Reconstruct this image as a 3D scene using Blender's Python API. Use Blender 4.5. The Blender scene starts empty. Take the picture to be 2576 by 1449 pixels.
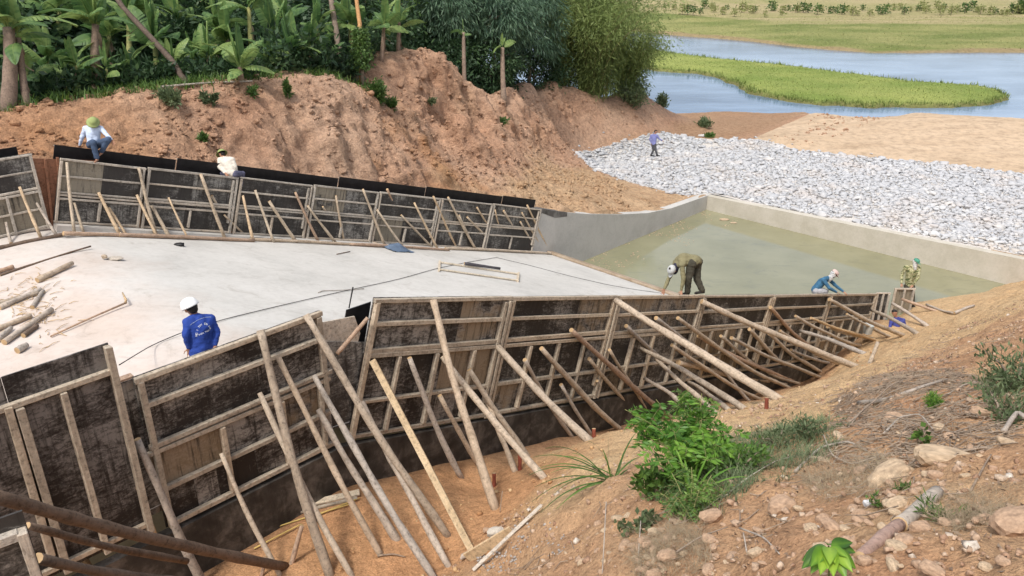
import bpy, bmesh, math, random
import numpy as np
from mathutils import Vector, Matrix, Quaternion
random.seed(7)
rng = np.random.default_rng(11)
SC = bpy.context.scene
COL = SC.collection

# ------------------------------------------------------------------ camera, sky, sun, exposure
ZC = 12.70
TH = math.radians(23.8)
FPX = 1983.0
cam_d = bpy.data.cameras.new('camera')
cam_d.sensor_width = 36.0
cam_d.lens = 36.0 * FPX / 2576.0
cam_d.clip_start = 0.1
cam_d.clip_end = 3000
cam = bpy.data.objects.new('camera', cam_d)
COL.objects.link(cam)
cam.location = (0, 0, ZC)
cam.rotation_euler = (math.pi / 2 - TH, 0, 0)
SC.camera = cam

SUN_EL, SUN_AZ = 62.0, 215.0          # azimuth clockwise from +Y: the light comes from behind-left, high up
world = bpy.data.worlds.new("World")
SC.world = world
world.use_nodes = True
wn = world.node_tree
wn.nodes.clear()
wo = wn.nodes.new('ShaderNodeOutputWorld')
wb = wn.nodes.new('ShaderNodeBackground')
ws = wn.nodes.new('ShaderNodeTexSky')
ws.sky_type = 'NISHITA'
ws.sun_disc = False
ws.sun_elevation = math.radians(SUN_EL)
ws.sun_rotation = math.radians(SUN_AZ)
ws.air_density = 1.0
ws.dust_density = 3.0
ws.ozone_density = 1.0
wh = wn.nodes.new('ShaderNodeHueSaturation')
wh.inputs['Saturation'].default_value = 0.5
wn.links.new(ws.outputs[0], wh.inputs['Color'])
wn.links.new(wh.outputs[0], wb.inputs[0])
wb.inputs[1].default_value = 0.15
wn.links.new(wb.outputs[0], wo.inputs[0])

sun_d = bpy.data.lights.new('sun', 'SUN')
sun_d.energy = 1.7
sun_d.angle = math.radians(8)
sun_d.color = (1.0, 0.95, 0.88)
sun = bpy.data.objects.new('sun', sun_d)
COL.objects.link(sun)
_az, _el = math.radians(SUN_AZ), math.radians(SUN_EL)
sdir = Vector((math.sin(_az) * math.cos(_el), math.cos(_az) * math.cos(_el), math.sin(_el)))
sun.rotation_euler = (-sdir).to_track_quat('-Z', 'Y').to_euler()
sun.location = sdir * 60

vs = SC.view_settings
vs.view_transform = 'Standard'
vs.look = 'None'
vs.exposure = 0.62
vs.gamma = 1.0
vs.use_curve_mapping = False

# ------------------------------------------------------------------ survey helpers
Fv = np.array([0, math.cos(TH), -math.sin(TH)])
Uv = np.array([0, math.sin(TH), math.cos(TH)])
Rv = np.array([1.0, 0, 0])
CP = np.array([0, 0, ZC])


def ray(px, py):
    return Fv + (px - 1288) / FPX * Rv + (724.5 - py) / FPX * Uv


def at(px, py, d):
    return CP + ray(px, py) * d


def onz(px, py, z):
    r = ray(px, py)
    return CP + r * ((z - ZC) / r[2])


def onpl(px, py, p, n):
    r = ray(px, py)
    return CP + r * (np.dot(np.asarray(p) - CP, n) / np.dot(r, n))


def onfun(px, py, fn, d0=2.0, d1=45.0):
    r = ray(px, py)
    ds = np.arange(d0, d1, 0.06)
    P = CP[None] + ds[:, None] * r[None]
    below = P[:, 2] < fn(P[:, 0], P[:, 1])
    i = int(np.argmax(below)) if below.any() else len(ds) - 1
    return P[i]


# channel frame: s along the flow, w across from the far wall (0) to the near wall (W), h off the slab
O = np.array([1.756, 31.865, 0.290])
AZ, SL, W, H, SB = 0.77199, 0.31625, 12.272, 1.851, -18.82
a = np.array([math.sin(AZ), math.cos(AZ), 0])
c = np.array([math.cos(AZ), -math.sin(AZ), 0])
AL = math.atan(SL)
nt = math.sin(AL) * a + np.array([0, 0, math.cos(AL)])
asl = math.cos(AL) * a - np.array([0, 0, math.sin(AL)])     # unit vector down the chute
UP = np.array([0, 0, 1.0])
ZCREST = O[2] - SL * SB
SEND = 12.60           # face of the basin's end wall
ZPOOL = -0.68
ZRIV = -1.5


def ch(s, w, h=0.0):
    if s >= SB:
        return O + a * s + c * w + UP * (-SL * s) + nt * h
    return O + a * s + c * w + UP * (-SL * SB + h)


def sw(P):
    d = np.asarray(P) - O
    return float(d @ a), float(d @ c)


# ------------------------------------------------------------------ numpy noise
_perm = rng.permutation(512)
_grad = rng.normal(size=(512, 3))
_grad /= np.linalg.norm(_grad, axis=1)[:, None]


def pnoise(P):
    P = np.asarray(P, float)
    I = np.floor(P).astype(int)
    f = P - I
    u = f * f * f * (f * (f * 6 - 15) + 10)
    out = 0
    for dx in (0, 1):
        for dy in (0, 1):
            for dz in (0, 1):
                h = _perm[(_perm[(_perm[(I[:, 0] + dx) % 512] + I[:, 1] + dy) % 512] + I[:, 2] + dz) % 512]
                g = _grad[h]
                d = (g * (f - np.array([dx, dy, dz]))).sum(1)
                wx = u[:, 0] if dx else 1 - u[:, 0]
                wy = u[:, 1] if dy else 1 - u[:, 1]
                wz = u[:, 2] if dz else 1 - u[:, 2]
                out = out + d * wx * wy * wz
    return out


def fbm(P, oct=4, gain=0.5):
    P = np.asarray(P, float)
    s, am, fr = 0, 1.0, 1.0
    for i in range(oct):
        s = s + am * pnoise(P * fr + 17.3 * i)
        am *= gain
        fr *= 2.07
    return s


class RBF:
    def __init__(self, pts, e=0.4, scale=1.0):
        P = np.array(pts, float)
        self.p, self.e = P[:, :2], e
        n = len(P)
        K = np.sqrt(((self.p[:, None] - self.p[None]) ** 2).sum(2) + e * e)
        K = K - np.eye(n) * 0.02
        A = np.zeros((n + 3, n + 3))
        A[:n, :n] = K
        A[:n, n] = 1
        A[:n, n + 1:] = self.p
        A[n:, :n] = A[:n, n:].T
        b = np.concatenate([P[:, 2], [0, 0, 0]])
        self.k = np.linalg.lstsq(A, b, rcond=None)[0]

    def __call__(self, X, Y):
        X, Y = np.asarray(X, float), np.asarray(Y, float)
        sh = X.shape
        q = np.stack([X.ravel(), Y.ravel()], 1)
        out = np.empty(len(q))
        for i in range(0, len(q), 20000):
            qq = q[i:i + 20000]
            K = np.sqrt(((qq[:, None] - self.p[None]) ** 2).sum(2) + self.e ** 2)
            out[i:i + 20000] = K @ self.k[:-3] + self.k[-3] + qq @ self.k[-2:]
        return out.reshape(sh)


# ------------------------------------------------------------------ object helpers
def mesh_from(name, V, Fc, mats=None, smooth=False, mi=None):
    me = bpy.data.meshes.new(name)
    V = np.asarray(V, np.float32)
    if isinstance(Fc, np.ndarray):
        n, k = Fc.shape
        me.vertices.add(len(V))
        me.vertices.foreach_set('co', V.ravel())
        me.loops.add(n * k)
        me.loops.foreach_set('vertex_index', Fc.astype(np.int32).ravel())
        me.polygons.add(n)
        me.polygons.foreach_set('loop_start', np.arange(0, n * k, k, dtype=np.int32))
        me.update(calc_edges=True)
    else:
        me.from_pydata([tuple(map(float, v)) for v in V], [], [tuple(map(int, f)) for f in Fc])
        me.update()
    for m in (mats or []):
        me.materials.append(m)
    if smooth:
        me.polygons.foreach_set('use_smooth', np.ones(len(me.polygons), bool))
    if mi is not None:
        me.polygons.foreach_set('material_index', np.asarray(mi, np.int32))
    return me


def link(name, me, parent=None, mat=None):
    o = bpy.data.objects.new(name, me)
    COL.objects.link(o)
    if mat is not None:
        o.matrix_world = mat
    if parent is not None:
        o.parent = parent
    return o


def tag(o, label, cat, group=None):
    o['label'] = label
    o['category'] = cat
    if group:
        o['group'] = group
    return o


def thing(name, label, cat, loc=(0, 0, 0), group=None):
    o = bpy.data.objects.new(name, None)
    o.empty_display_size = 0.1
    COL.objects.link(o)
    o.location = [float(v) for v in loc]
    return tag(o, label, cat, group)


def child(name, me, parent, M):
    """link a mesh under parent; M is its world matrix (parents here are only translated)"""
    o = bpy.data.objects.new(name, me)
    COL.objects.link(o)
    o.parent = parent
    pm = Matrix.Translation(parent.location) if parent.parent is None else parent.matrix_local
    if parent.parent is None and parent.type == 'MESH':
        pm = parent.matrix_basis
    o.matrix_basis = pm.inverted() @ M
    return o


def frame(p, x, y, z):
    M = Matrix.Identity(4)
    for i in range(3):
        M[i][0], M[i][1], M[i][2], M[i][3] = float(x[i]), float(y[i]), float(z[i]), float(p[i])
    return M


def unit(v):
    v = np.asarray(v, float)
    return v / np.linalg.norm(v)


def axes_z(z, hint=(0, 0, 1)):
    z = unit(z)
    x = np.cross(np.asarray(hint, float), z)
    if np.linalg.norm(x) < 1e-3:
        x = np.cross(np.array([1.0, 0, 0]), z)
    x = unit(x)
    return x, np.cross(z, x), z


def box_mesh(name, l, d, h, mat, jit=0.0, bev=0.006):
    """box centred on its local origin with bevelled edges"""
    bm = bmesh.new()
    bmesh.ops.create_cube(bm, size=1.0)
    for v in bm.verts:
        v.co = Vector((v.co.x * l, v.co.y * d, v.co.z * h)) + Vector([random.uniform(-jit, jit) for _ in range(3)])
    if bev:
        bmesh.ops.bevel(bm, geom=bm.edges[:], offset=min(bev, 0.3 * min(l, d, h)), segments=1, affect='EDGES')
    me = bpy.data.meshes.new(name)
    bm.to_mesh(me)
    bm.free()
    me.materials.append(mat)
    return me


def tube(pts, rad, n=8, cap=True):
    """swept tube -> V, F(list), cap face start index"""
    pts = np.asarray(pts, float)
    m = len(pts)
    rad = np.broadcast_to(np.asarray(rad, float), (m,))
    V = []
    x = None
    for i in range(m):
        t = unit(pts[min(i + 1, m - 1)] - pts[max(i - 1, 0)])
        if x is None:
            x = axes_z(t)[0]
        x = unit(x - t * (x @ t))
        y = np.cross(t, x)
        for k in range(n):
            an = 2 * math.pi * k / n
            V.append(pts[i] + rad[i] * (math.cos(an) * x + math.sin(an) * y))
    Fc = []
    for i in range(m - 1):
        for k in range(n):
            k2 = (k + 1) % n
            Fc.append((i * n + k, i * n + k2, (i + 1) * n + k2, (i + 1) * n + k))
    nb = len(Fc)
    if cap:
        Fc.append(tuple(range(n - 1, -1, -1)))
        Fc.append(tuple((m - 1) * n + k for k in range(n)))
    return np.array(V), Fc, nb


ORD = ['first', 'second', 'third', 'fourth', 'fifth', 'sixth', 'seventh', 'eighth', 'ninth', 'tenth', 'eleventh', 'twelfth',
       'thirteenth', 'fourteenth', 'fifteenth', 'sixteenth', 'seventeenth', 'eighteenth', 'nineteenth', 'twentieth']


# ------------------------------------------------------------------ materials
def newmat(name):
    m = bpy.data.materials.new(name)
    m.use_nodes = True
    nt_ = m.node_tree
    nt_.nodes.clear()
    out = nt_.nodes.new('ShaderNodeOutputMaterial')
    b = nt_.nodes.new('ShaderNodeBsdfPrincipled')
    nt_.links.new(b.outputs[0], out.inputs[0])
    return m, nt_, b


def nd(t, kind, **kw):
    n = t.nodes.new(kind)
    for k, v in kw.items():
        setattr(n, k, v)
    return n


def ramp(t, fac, stops):
    r = t.nodes.new('ShaderNodeValToRGB')
    el = r.color_ramp.elements
    while len(el) > 1:
        el.remove(el[-1])
    el[0].position = stops[0][0]
    el[0].color = (*stops[0][1], 1)
    for p, col in stops[1:]:
        e = el.new(p)
        e.color = (*col, 1)
    t.links.new(fac, r.inputs[0])
    return r.outputs[0]


def mixc(t, fac, A_, B_, mode='MIX'):
    m = t.nodes.new('ShaderNodeMix')
    m.data_type = 'RGBA'
    m.blend_type = mode
    if isinstance(fac, (int, float)):
        m.inputs[0].default_value = fac
    else:
        t.links.new(fac, m.inputs[0])
    for sock, v in ((m.inputs[6], A_), (m.inputs[7], B_)):
        if isinstance(v, tuple):
            sock.default_value = (*v, 1)
        else:
            t.links.new(v, sock)
    return m.outputs[2]


def coords(t, scale=(1, 1, 1), kind='Object', rnd=False):
    tc = t.nodes.new('ShaderNodeTexCoord')
    mp = t.nodes.new('ShaderNodeMapping')
    mp.inputs['Scale'].default_value = scale
    if kind == 'World':
        g = t.nodes.new('ShaderNodeNewGeometry')
        t.links.new(g.outputs['Position'], mp.inputs[0])
    else:
        t.links.new(tc.outputs[kind], mp.inputs[0])
    if rnd:
        oi = t.nodes.new('ShaderNodeObjectInfo')
        ml = t.nodes.new('ShaderNodeMath')
        ml.operation = 'MULTIPLY'
        ml.inputs[1].default_value = 57.0
        t.links.new(oi.outputs['Random'], ml.inputs[0])
        t.links.new(ml.outputs[0], mp.inputs['Location'])
    return mp.outputs[0]


def noise(t, vec, sc, det=5, rough=0.6, dist=0.0):
    n = t.nodes.new('ShaderNodeTexNoise')
    n.inputs['Scale'].default_value = sc
    n.inputs['Detail'].default_value = det
    n.inputs['Roughness'].default_value = rough
    n.inputs['Distortion'].default_value = dist
    t.links.new(vec, n.inputs['Vector'])
    return n.outputs[0]


def bump(t, b, h, st=0.3, dist=0.02):
    n = t.nodes.new('ShaderNodeBump')
    n.inputs['Strength'].default_value = st
    n.inputs['Distance'].default_value = dist
    t.links.new(h, n.inputs['Height'])
    t.links.new(n.outputs[0], b.inputs['Normal'])


def setc(t, b, colr, rough=0.8, spec=0.3):
    if isinstance(colr, tuple):
        b.inputs['Base Color'].default_value = (*colr, 1)
    else:
        t.links.new(colr, b.inputs['Base Color'])
    b.inputs['Roughness'].default_value = rough
    b.inputs['Specular IOR Level'].default_value = spec


def mat_plain(name, colr, rough=0.8, var=0.25, sc=6.0, spec=0.25):
    m, t, b = newmat(name)
    v = coords(t, rnd=True)
    n = noise(t, v, sc, 5)
    lo = tuple(x * (1 - var) for x in colr)
    hi = tuple(min(1, x * (1 + var)) for x in colr)
    setc(t, b, ramp(t, n, [(0.3, lo), (0.7, hi)]), rough, spec)
    return m


def mat_wood(name, dark, light, stretch=(1, 14, 14), rough=0.85, rnd_amt=0.35):
    """sawn or round timber, grain along the stretched axis, mottled by weather and old mortar"""
    m, t, b = newmat(name)
    v = coords(t, stretch, rnd=True)
    n = noise(t, v, 2.2, 8, 0.72, 0.6)
    v2 = coords(t, (1, 1, 1), rnd=True)
    n2 = noise(t, v2, 3.5, 6, 0.7, 0.8)
    n3 = noise(t, v2, 22, 5, 0.7)
    oi = t.nodes.new('ShaderNodeObjectInfo')
    md = tuple((x + y) / 2 for x, y in zip(dark, light))
    c1 = ramp(t, n, [(0.30, tuple(x * .7 for x in dark)), (0.45, md), (0.56, light), (0.72, dark)])
    c2 = mixc(t, 0.65, c1, ramp(t, n2, [(0.28, tuple(x * 0.45 for x in dark)), (0.45, md), (0.62, tuple(min(1, x * 1.12) for x in light))]))
    c3 = mixc(t, rnd_amt, c2, ramp(t, oi.outputs['Random'], [(0.0, dark), (0.35, tuple(x * 0.9 for x in light)), (0.7, (light[0] * 1.0, light[1] * 0.86, light[2] * 0.72)), (1.0, light)]))
    c4 = mixc(t, 0.75, c3, ramp(t, n3, [(0.32, (0.35, 0.33, 0.31)), (0.46, (1, 1, 1)), (0.66, (1.3, 1.27, 1.22))]), 'MULTIPLY')
    setc(t, b, c4, rough, 0.2)
    ad = nd(t, 'ShaderNodeMath', operation='ADD')
    t.links.new(n, ad.inputs[0])
    t.links.new(n3, ad.inputs[1])
    bump(t, b, ad.outputs[0], 0.7, 0.012)
    return m


def mat_ply(name, base, scuff, amount=0.55, tan=None, tan_at=0.62):
    """old form plywood: dark film with pale scuffs, drips and bare patches; every sheet worn differently"""
    m, t, b = newmat(name)
    v = coords(t, (1, 1, 1), rnd=True)
    vs_ = coords(t, (1.6, 1.6, 4.5), rnd=True)
    vd = coords(t, (16, 16, 1.1), rnd=True)
    oi = t.nodes.new('ShaderNodeObjectInfo')
    big = noise(t, v, 1.1, 5, 0.62, 0.4)
    st = noise(t, vs_, 3.2, 9, 0.78, 1.2)
    dr = noise(t, vd, 1.0, 7, 0.72)
    fine = noise(t, v, 30, 6, 0.75)

    def madd(x, k, y):
        n = nd(t, 'ShaderNodeMath', operation='MULTIPLY_ADD')
        t.links.new(x, n.inputs[0])
        n.inputs[1].default_value = k
        if isinstance(y, float):
            n.inputs[2].default_value = y
        else:
            t.links.new(y, n.inputs[2])
        return n.outputs[0]
    w_ = madd(big, 0.45, madd(st, 0.45, madd(fine, 0.22, madd(oi.outputs['Random'], 0.14, -0.07))))
    lo = 0.66 - 0.18 * amount
    f = ramp(t, w_, [(lo - .02, (0, 0, 0)), (lo + 0.03, (0.28, 0.28, 0.28)), (lo + 0.09, (1, 1, 1))])
    col = mixc(t, f, base, scuff)
    if tan:
        rt_ = madd(big, 0.5, madd(oi.outputs['Random'], 0.5, 0.0))
        f3 = ramp(t, rt_, [(tan_at, (0, 0, 0)), (tan_at + 0.05, (0.8, 0.8, 0.8))])
        col = mixc(t, f3, col, mixc(t, fine, tuple(x * .6 for x in tan), tuple(min(1, x * 1.25) for x in tan)))
    f2 = ramp(t, dr, [(0.50, (0, 0, 0)), (0.64, (0.9, 0.9, 0.9))])
    col = mixc(t, f2, col, tuple(x * 0.6 for x in base))
    f4 = ramp(t, dr, [(0.26, (0.6, 0.6, 0.6)), (0.36, (0, 0, 0))])
    col = mixc(t, f4, col, scuff)
    setc(t, b, col, 0.6, 0.3)
    bump(t, b, fine, 0.2, 0.004)
    return m


def mat_earth(name, cols, attr=False, sc=0.6, rough=0.95, bst=0.6, bdist=0.06, peb=0.35, steep=None):
    """soil: several scales of noise, small clods, crumbly relief"""
    m, t, b = newmat(name)
    v = coords(t, kind='World')
    n1 = noise(t, v, sc, 5, 0.6, 0.5)
    n2 = noise(t, v, sc * 9, 6, 0.65)
    n3 = noise(t, v, sc * 40, 4, 0.7)
    c1 = ramp(t, n1, [(0.3, cols[0]), (0.5, cols[1]), (0.7, cols[2])])
    if attr:
        at_ = nd(t, 'ShaderNodeAttribute', attribute_name='soil')
        c1 = mixc(t, 0.75, c1, at_.outputs['Color'])
    c2 = mixc(t, 0.55, c1, ramp(t, n2, [(0.3, (0.45, 0.42, 0.40)), (0.5, (1, 1, 1)), (0.75, (1.35, 1.3, 1.25))]), 'MULTIPLY')
    c3 = mixc(t, peb, c2, ramp(t, n3, [(0.33, (0.5, 0.47, 0.45)), (0.55, (1, 1, 1)), (0.7, (1.3, 1.28, 1.25))]), 'MULTIPLY')
    setc(t, b, c3, rough, 0.12)
    ad = nd(t, 'ShaderNodeMath', operation='ADD')
    t.links.new(n2, ad.inputs[0])
    mu = nd(t, 'ShaderNodeMath', operation='MULTIPLY')
    t.links.new(n3, mu.inputs[0])
    mu.inputs[1].default_value = 0.4
    t.links.new(mu.outputs[0], ad.inputs[1])
    bump(t, b, ad.outputs[0], bst, bdist)
    return m


def mat_leaf(name, cols, trans=0.3, rough=0.55, var_scale=1.2):
    m = bpy.data.materials.new(name)
    m.use_nodes = True
    t = m.node_tree
    t.nodes.clear()
    out = t.nodes.new('ShaderNodeOutputMaterial')
    b = t.nodes.new('ShaderNodeBsdfPrincipled')
    tr = t.nodes.new('ShaderNodeBsdfTranslucent')
    mx = t.nodes.new('ShaderNodeMixShader')
    mx.inputs[0].default_value = trans
    at_ = nd(t, 'ShaderNodeAttribute', attribute_name='tint')
    v = coords(t, kind='World')
    n = noise(t, v, var_scale, 3, 0.6)
    md = nd(t, 'ShaderNodeMath', operation='MULTIPLY_ADD')
    t.links.new(n, md.inputs[0])
    md.inputs[1].default_value = 0.9
    t.links.new(at_.outputs['Fac'], md.inputs[2])
    sb = nd(t, 'ShaderNodeMath', operation='SUBTRACT')
    t.links.new(md.outputs[0], sb.inputs[0])
    sb.inputs[1].default_value = 0.45
    col = ramp(t, sb.outputs[0], [(0.1, cols[0]), (0.5, cols[1]), (0.9, cols[2])])
    setc(t, b, col, rough, 0.35)
    t.links.new(col, tr.inputs[0])
    t.links.new(b.outputs[0], mx.inputs[1])
    t.links.new(tr.outputs[0], mx.inputs[2])
    t.links.new(mx.outputs[0], out.inputs[0])
    return m


def mat_concrete(name, cols, sc=0.5, streak=False, rough=0.85):
    m, t, b = newmat(name)
    v = coords(t, kind='World')
    n1 = noise(t, v, sc, 5, 0.65, 0.3)
    n2 = noise(t, v, sc * 12, 6, 0.7)
    c1 = ramp(t, n1, [(0.3, cols[0]), (0.5, cols[1]), (0.68, cols[2])])
    c2 = mixc(t, 0.25, c1, ramp(t, n2, [(0.32, (0.6, 0.58, 0.55)), (0.55, (1, 1, 1))]), 'MULTIPLY')
    if streak:
        vv = coords(t, (3, 3, 0.25), kind='World')
        n3 = noise(t, vv, 1.6, 6, 0.7)
        c2 = mixc(t, 0.6, c2, ramp(t, n3, [(0.36, (0.55, 0.54, 0.52)), (0.5, (1, 1, 1))]), 'MULTIPLY')
    setc(t, b, c2, rough, 0.25)
    bump(t, b, n2, 0.2, 0.01)
    return m


M_PLYN = mat_ply('black_film_plywood', (0.022, 0.018, 0.016), (0.30, 0.28, 0.25), 0.70, (0.26, 0.19, 0.115), 0.60)
M_PLYD = mat_ply('scratched_black_plywood', (0.018, 0.015, 0.014), (0.20, 0.185, 0.17), 0.46)
M_PLYF = mat_ply('grey_worn_plywood', (0.045, 0.040, 0.036), (0.30, 0.285, 0.255), 0.68, (0.29, 0.245, 0.175), 0.62)
M_BLACK = mat_plain('black_film_board', (0.012, 0.011, 0.012), 0.45, 0.5, 5, 0.3)
M_RAIL = mat_wood('weathered_batten', (0.21, 0.17, 0.13), (0.48, 0.415, 0.325))
M_RAILF = mat_wood('grey_batten', (0.25, 0.22, 0.185), (0.52, 0.47, 0.40))
M_POLE = mat_wood('peeled_pole', (0.19, 0.145, 0.105), (0.48, 0.40, 0.31), (9, 9, 0.9))
M_POLER = mat_wood('reddish_pole', (0.20, 0.125, 0.085), (0.45, 0.325, 0.235), (9, 9, 0.9))
M_POLED = mat_wood('dark_wet_pole', (0.055, 0.04, 0.03), (0.17, 0.125, 0.095), (9, 9, 0.9))
M_POLET = mat_wood('tan_pole', (0.33, 0.22, 0.12), (0.55, 0.41, 0.25), (9, 9, 0.9))
M_POLEG = mat_wood('grey_pole', (0.20, 0.17, 0.145), (0.46, 0.405, 0.345), (9, 9, 0.9))
M_FPOLE = mat_wood('pale_far_pole', (0.25, 0.19, 0.13), (0.54, 0.45, 0.34), (9, 9, 0.9))
M_FPOLET = mat_wood('pale_tan_pole', (0.34, 0.24, 0.15), (0.60, 0.47, 0.32), (9, 9, 0.9))
M_CUT = mat_plain('cut_wood_end', (0.45, 0.31, 0.17), 0.9)
M_SAWN = mat_wood('fresh_sawn_timber', (0.36, 0.26, 0.15), (0.55, 0.43, 0.28), (14, 14, 1.0))
M_PLANK = mat_wood('pale_plank', (0.38, 0.31, 0.22), (0.60, 0.53, 0.42))
def mat_slab():
    m, t, b = newmat('slab_concrete')
    v = coords(t, kind='World')
    n1 = noise(t, v, 0.45, 5, 0.65, 0.3)
    n2 = noise(t, v, 7.0, 6, 0.7)
    n3 = noise(t, coords(t, (0.5, 2.2, 1), kind='World'), 1.3, 6, 0.7, 1.2)
    grey_tone = ramp(t, n1, [(0.3, (0.45, 0.435, 0.40)), (0.5, (0.53, 0.51, 0.47)), (0.68, (0.57, 0.55, 0.51))])
    beige_tone = ramp(t, n1, [(0.3, (0.52, 0.43, 0.36)), (0.5, (0.57, 0.49, 0.43)), (0.68, (0.60, 0.54, 0.49))])  # pinker beige on the crest, giving way to grey down the chute
    dt = nd(t, 'ShaderNodeVectorMath', operation='DOT_PRODUCT')
    t.links.new(v, dt.inputs[0])
    dt.inputs[1].default_value = tuple(float(q) for q in a)
    md = nd(t, 'ShaderNodeMath', operation='MULTIPLY_ADD')
    t.links.new(n1, md.inputs[0])
    md.inputs[1].default_value = 5.0
    t.links.new(dt.outputs['Value'], md.inputs[2])
    mr = nd(t, 'ShaderNodeMapRange')
    mr.inputs['From Min'].default_value = float(O @ a) + SB + 1.2
    mr.inputs['From Max'].default_value = float(O @ a) + SB + 3.6
    t.links.new(md.outputs[0], mr.inputs['Value'])
    cc = mixc(t, mr.outputs[0], beige_tone, grey_tone)
    cc = mixc(t, 0.22, cc, ramp(t, n2, [(0.32, (0.62, 0.6, 0.57)), (0.55, (1, 1, 1))]), 'MULTIPLY')
    cc = mixc(t, 0.5, cc, ramp(t, n3, [(0.30, (0.72, 0.70, 0.68)), (0.42, (1, 1, 1))]), 'MULTIPLY')
    n5 = noise(t, v, 1.6, 7, 0.75, .8)
    cc = mixc(t, 0.7, cc, ramp(t, n5, [(0.30, (0.70, 0.67, 0.63)), (0.44, (1, 1, 1)), (.66, (1.05, 1.05, 1.05))]), 'MULTIPLY')
    n6 = noise(t, v, 26, 3, .6)
    cc = mixc(t, 0.5, cc, ramp(t, n6, [(0.27, (0.55, 0.52, 0.48)), (0.33, (1, 1, 1))]), 'MULTIPLY')
    setc(t, b, cc, 0.8, 0.3)
    bump(t, b, n2, 0.2, 0.01)
    return m


M_SLAB = mat_slab()
M_CREST = M_SLAB
M_WALLC = mat_concrete('basin_concrete', [(0.42, 0.405, 0.37), (0.49, 0.475, 0.44), (0.53, 0.51, 0.47)], 0.9)
M_WALLE = mat_concrete('beige_basin_concrete', [(0.43, 0.395, 0.32), (0.50, 0.465, 0.39), (0.55, 0.51, 0.44)], 1.1)  # warmer beige than the side wall
M_FOOT = mat_concrete('dark_footing_concrete', [(0.025, 0.021, 0.018), (0.055, 0.048, 0.041), (0.16, 0.14, 0.12)], 2.6, True, 0.7)  # very dark grey with upright streaks
M_SILL = mat_concrete('dirty_sill', [(0.25, 0.18, 0.12), (0.36, 0.28, 0.20), (0.42, 0.35, 0.27)], 1.5)
M_BANK = mat_earth('red_clay', [(0.31, 0.175, 0.115), (0.40, 0.245, 0.16), (0.48, 0.32, 0.22)], True, 0.5, bst=1.0, bdist=0.16, peb=.55)
# dark damp clods, roots and the shade of pits, painted on the cut face
_t = M_BANK.node_tree
_b = [n for n in _t.nodes if n.type == 'BSDF_PRINCIPLED'][0]
_src = _b.inputs['Base Color'].links[0].from_socket
_n4 = noise(_t, coords(_t, (1, 1, 1.6), kind='World'), 3.2, 6, .75, .8)
_c4 = mixc(_t, .8, _src, ramp(_t, _n4, [(.29, (.45, .40, .37)), (.40, (.88, .86, .84)), (.48, (1.05, 1.04, 1.03)), (.68, (1.25, 1.23, 1.2))]), 'MULTIPLY')
_t.links.new(_c4, _b.inputs['Base Color'])
M_NEAR = mat_earth('loose_soil', [(0.34, 0.20, 0.12), (0.43, 0.28, 0.165), (0.50, 0.35, 0.21)], True, 0.9, bst=1.0, bdist=0.06, peb=0.7)
M_SAND = mat_earth('sandy_soil', [(0.44, 0.33, 0.22), (0.52, 0.40, 0.28), (0.57, 0.45, 0.33)], True, 0.25, bst=0.3, bdist=0.08, peb=.2)
M_STONE = mat_plain('white_limestone', (0.56, 0.565, 0.57), 0.85, 0.28, 2.0)
M_GRAVEL = mat_earth('stone_dust', [(0.54, 0.50, 0.46), (0.60, 0.57, 0.53), (0.62, 0.58, 0.53)], False, 1.2)
M_ROCK = mat_plain('ochre_rock', (0.37, 0.25, 0.165), 0.9, 0.35, 3)
M_ROCKP = mat_plain('pale_rock', (0.42, 0.315, 0.21), 0.9, 0.35, 3)
M_PEB = mat_plain('pebble', (0.40, 0.26, 0.17), 0.9, 0.45, 3)
M_TWIG = mat_wood('dry_twig', (0.14, 0.10, 0.075), (0.33, 0.27, 0.21), (4, 4, 4))
M_SKIN = mat_plain('skin', (0.36, 0.19, 0.12), 0.6, 0.12)
M_HAIR = mat_plain('black_hair', (0.015, 0.012, 0.011), 0.5)

# ------------------------------------------------------------------ terrain control points
def P_(px, py, d):
    return tuple(at(px, py, d))


def S_(s, w, z):
    p = O + a * s + c * w
    return (p[0], p[1], z)


near_pts = [P_(*q) for q in [
    (1300, 1449, 8.9), (1500, 1449, 6.9), (1640, 1350, 6.5), (1750, 1449, 5.5), (2000, 1449, 4.35), (2250, 1449, 3.6),
    (2576, 1449, 3.3), (2300, 1250, 5.1), (2576, 1250, 4.6), (2000, 1300, 5.8), (1750, 1180, 8.0), (1640, 1200, 8.6),
    (1500, 1210, 9.8), (1450, 1170, 11.0), (2000, 1150, 7.7), (2200, 1100, 7.4), (2576, 1100, 6.3), (2400, 1000, 8.6),
    (2576, 950, 9.2), (2200, 980, 9.9), (2050, 1060, 10.2), (1900, 1060, 11.7), (1700, 1090, 12.0), (1570, 1100, 12.2),
    (1480, 1116, 12.5), (1550, 1084, 13.1), (1690, 1056, 14.0), (1870, 1024, 15.3), (1960, 1004, 16.3), (2060, 952, 18.3),
    (2170, 887, 21.3), (2310, 834, 24.8), (2400, 870, 17.0), (2576, 830, 14.5), (2250, 930, 13.5), (2400, 800, 24.5),
    (2576, 725, 29.5), (2460, 770, 28.5), (1420, 1250, 9.6), (1350, 1330, 9.3), (1400, 1400, 8.0), (1620, 1110, 11.6)]]
near_pts += [tuple(onz(px, py, 5.15)) for px, py in [(600, 1449), (900, 1400), (1060, 1449), (1000, 1260), (1180, 1290), (1140, 1400), (760, 1360), (1240, 1290)]]
near_pts += [S_(s, w, max(O[2] - SL * max(s, SB) - 1.08, -0.15) + dz) for s in (-30, -24, -19, -17, -14, -11, -8, -5, -2, 1, 3, 4.2) for w, dz in ((W + 0.15, 0.0), (W + 1.0, -0.04))]
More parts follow.
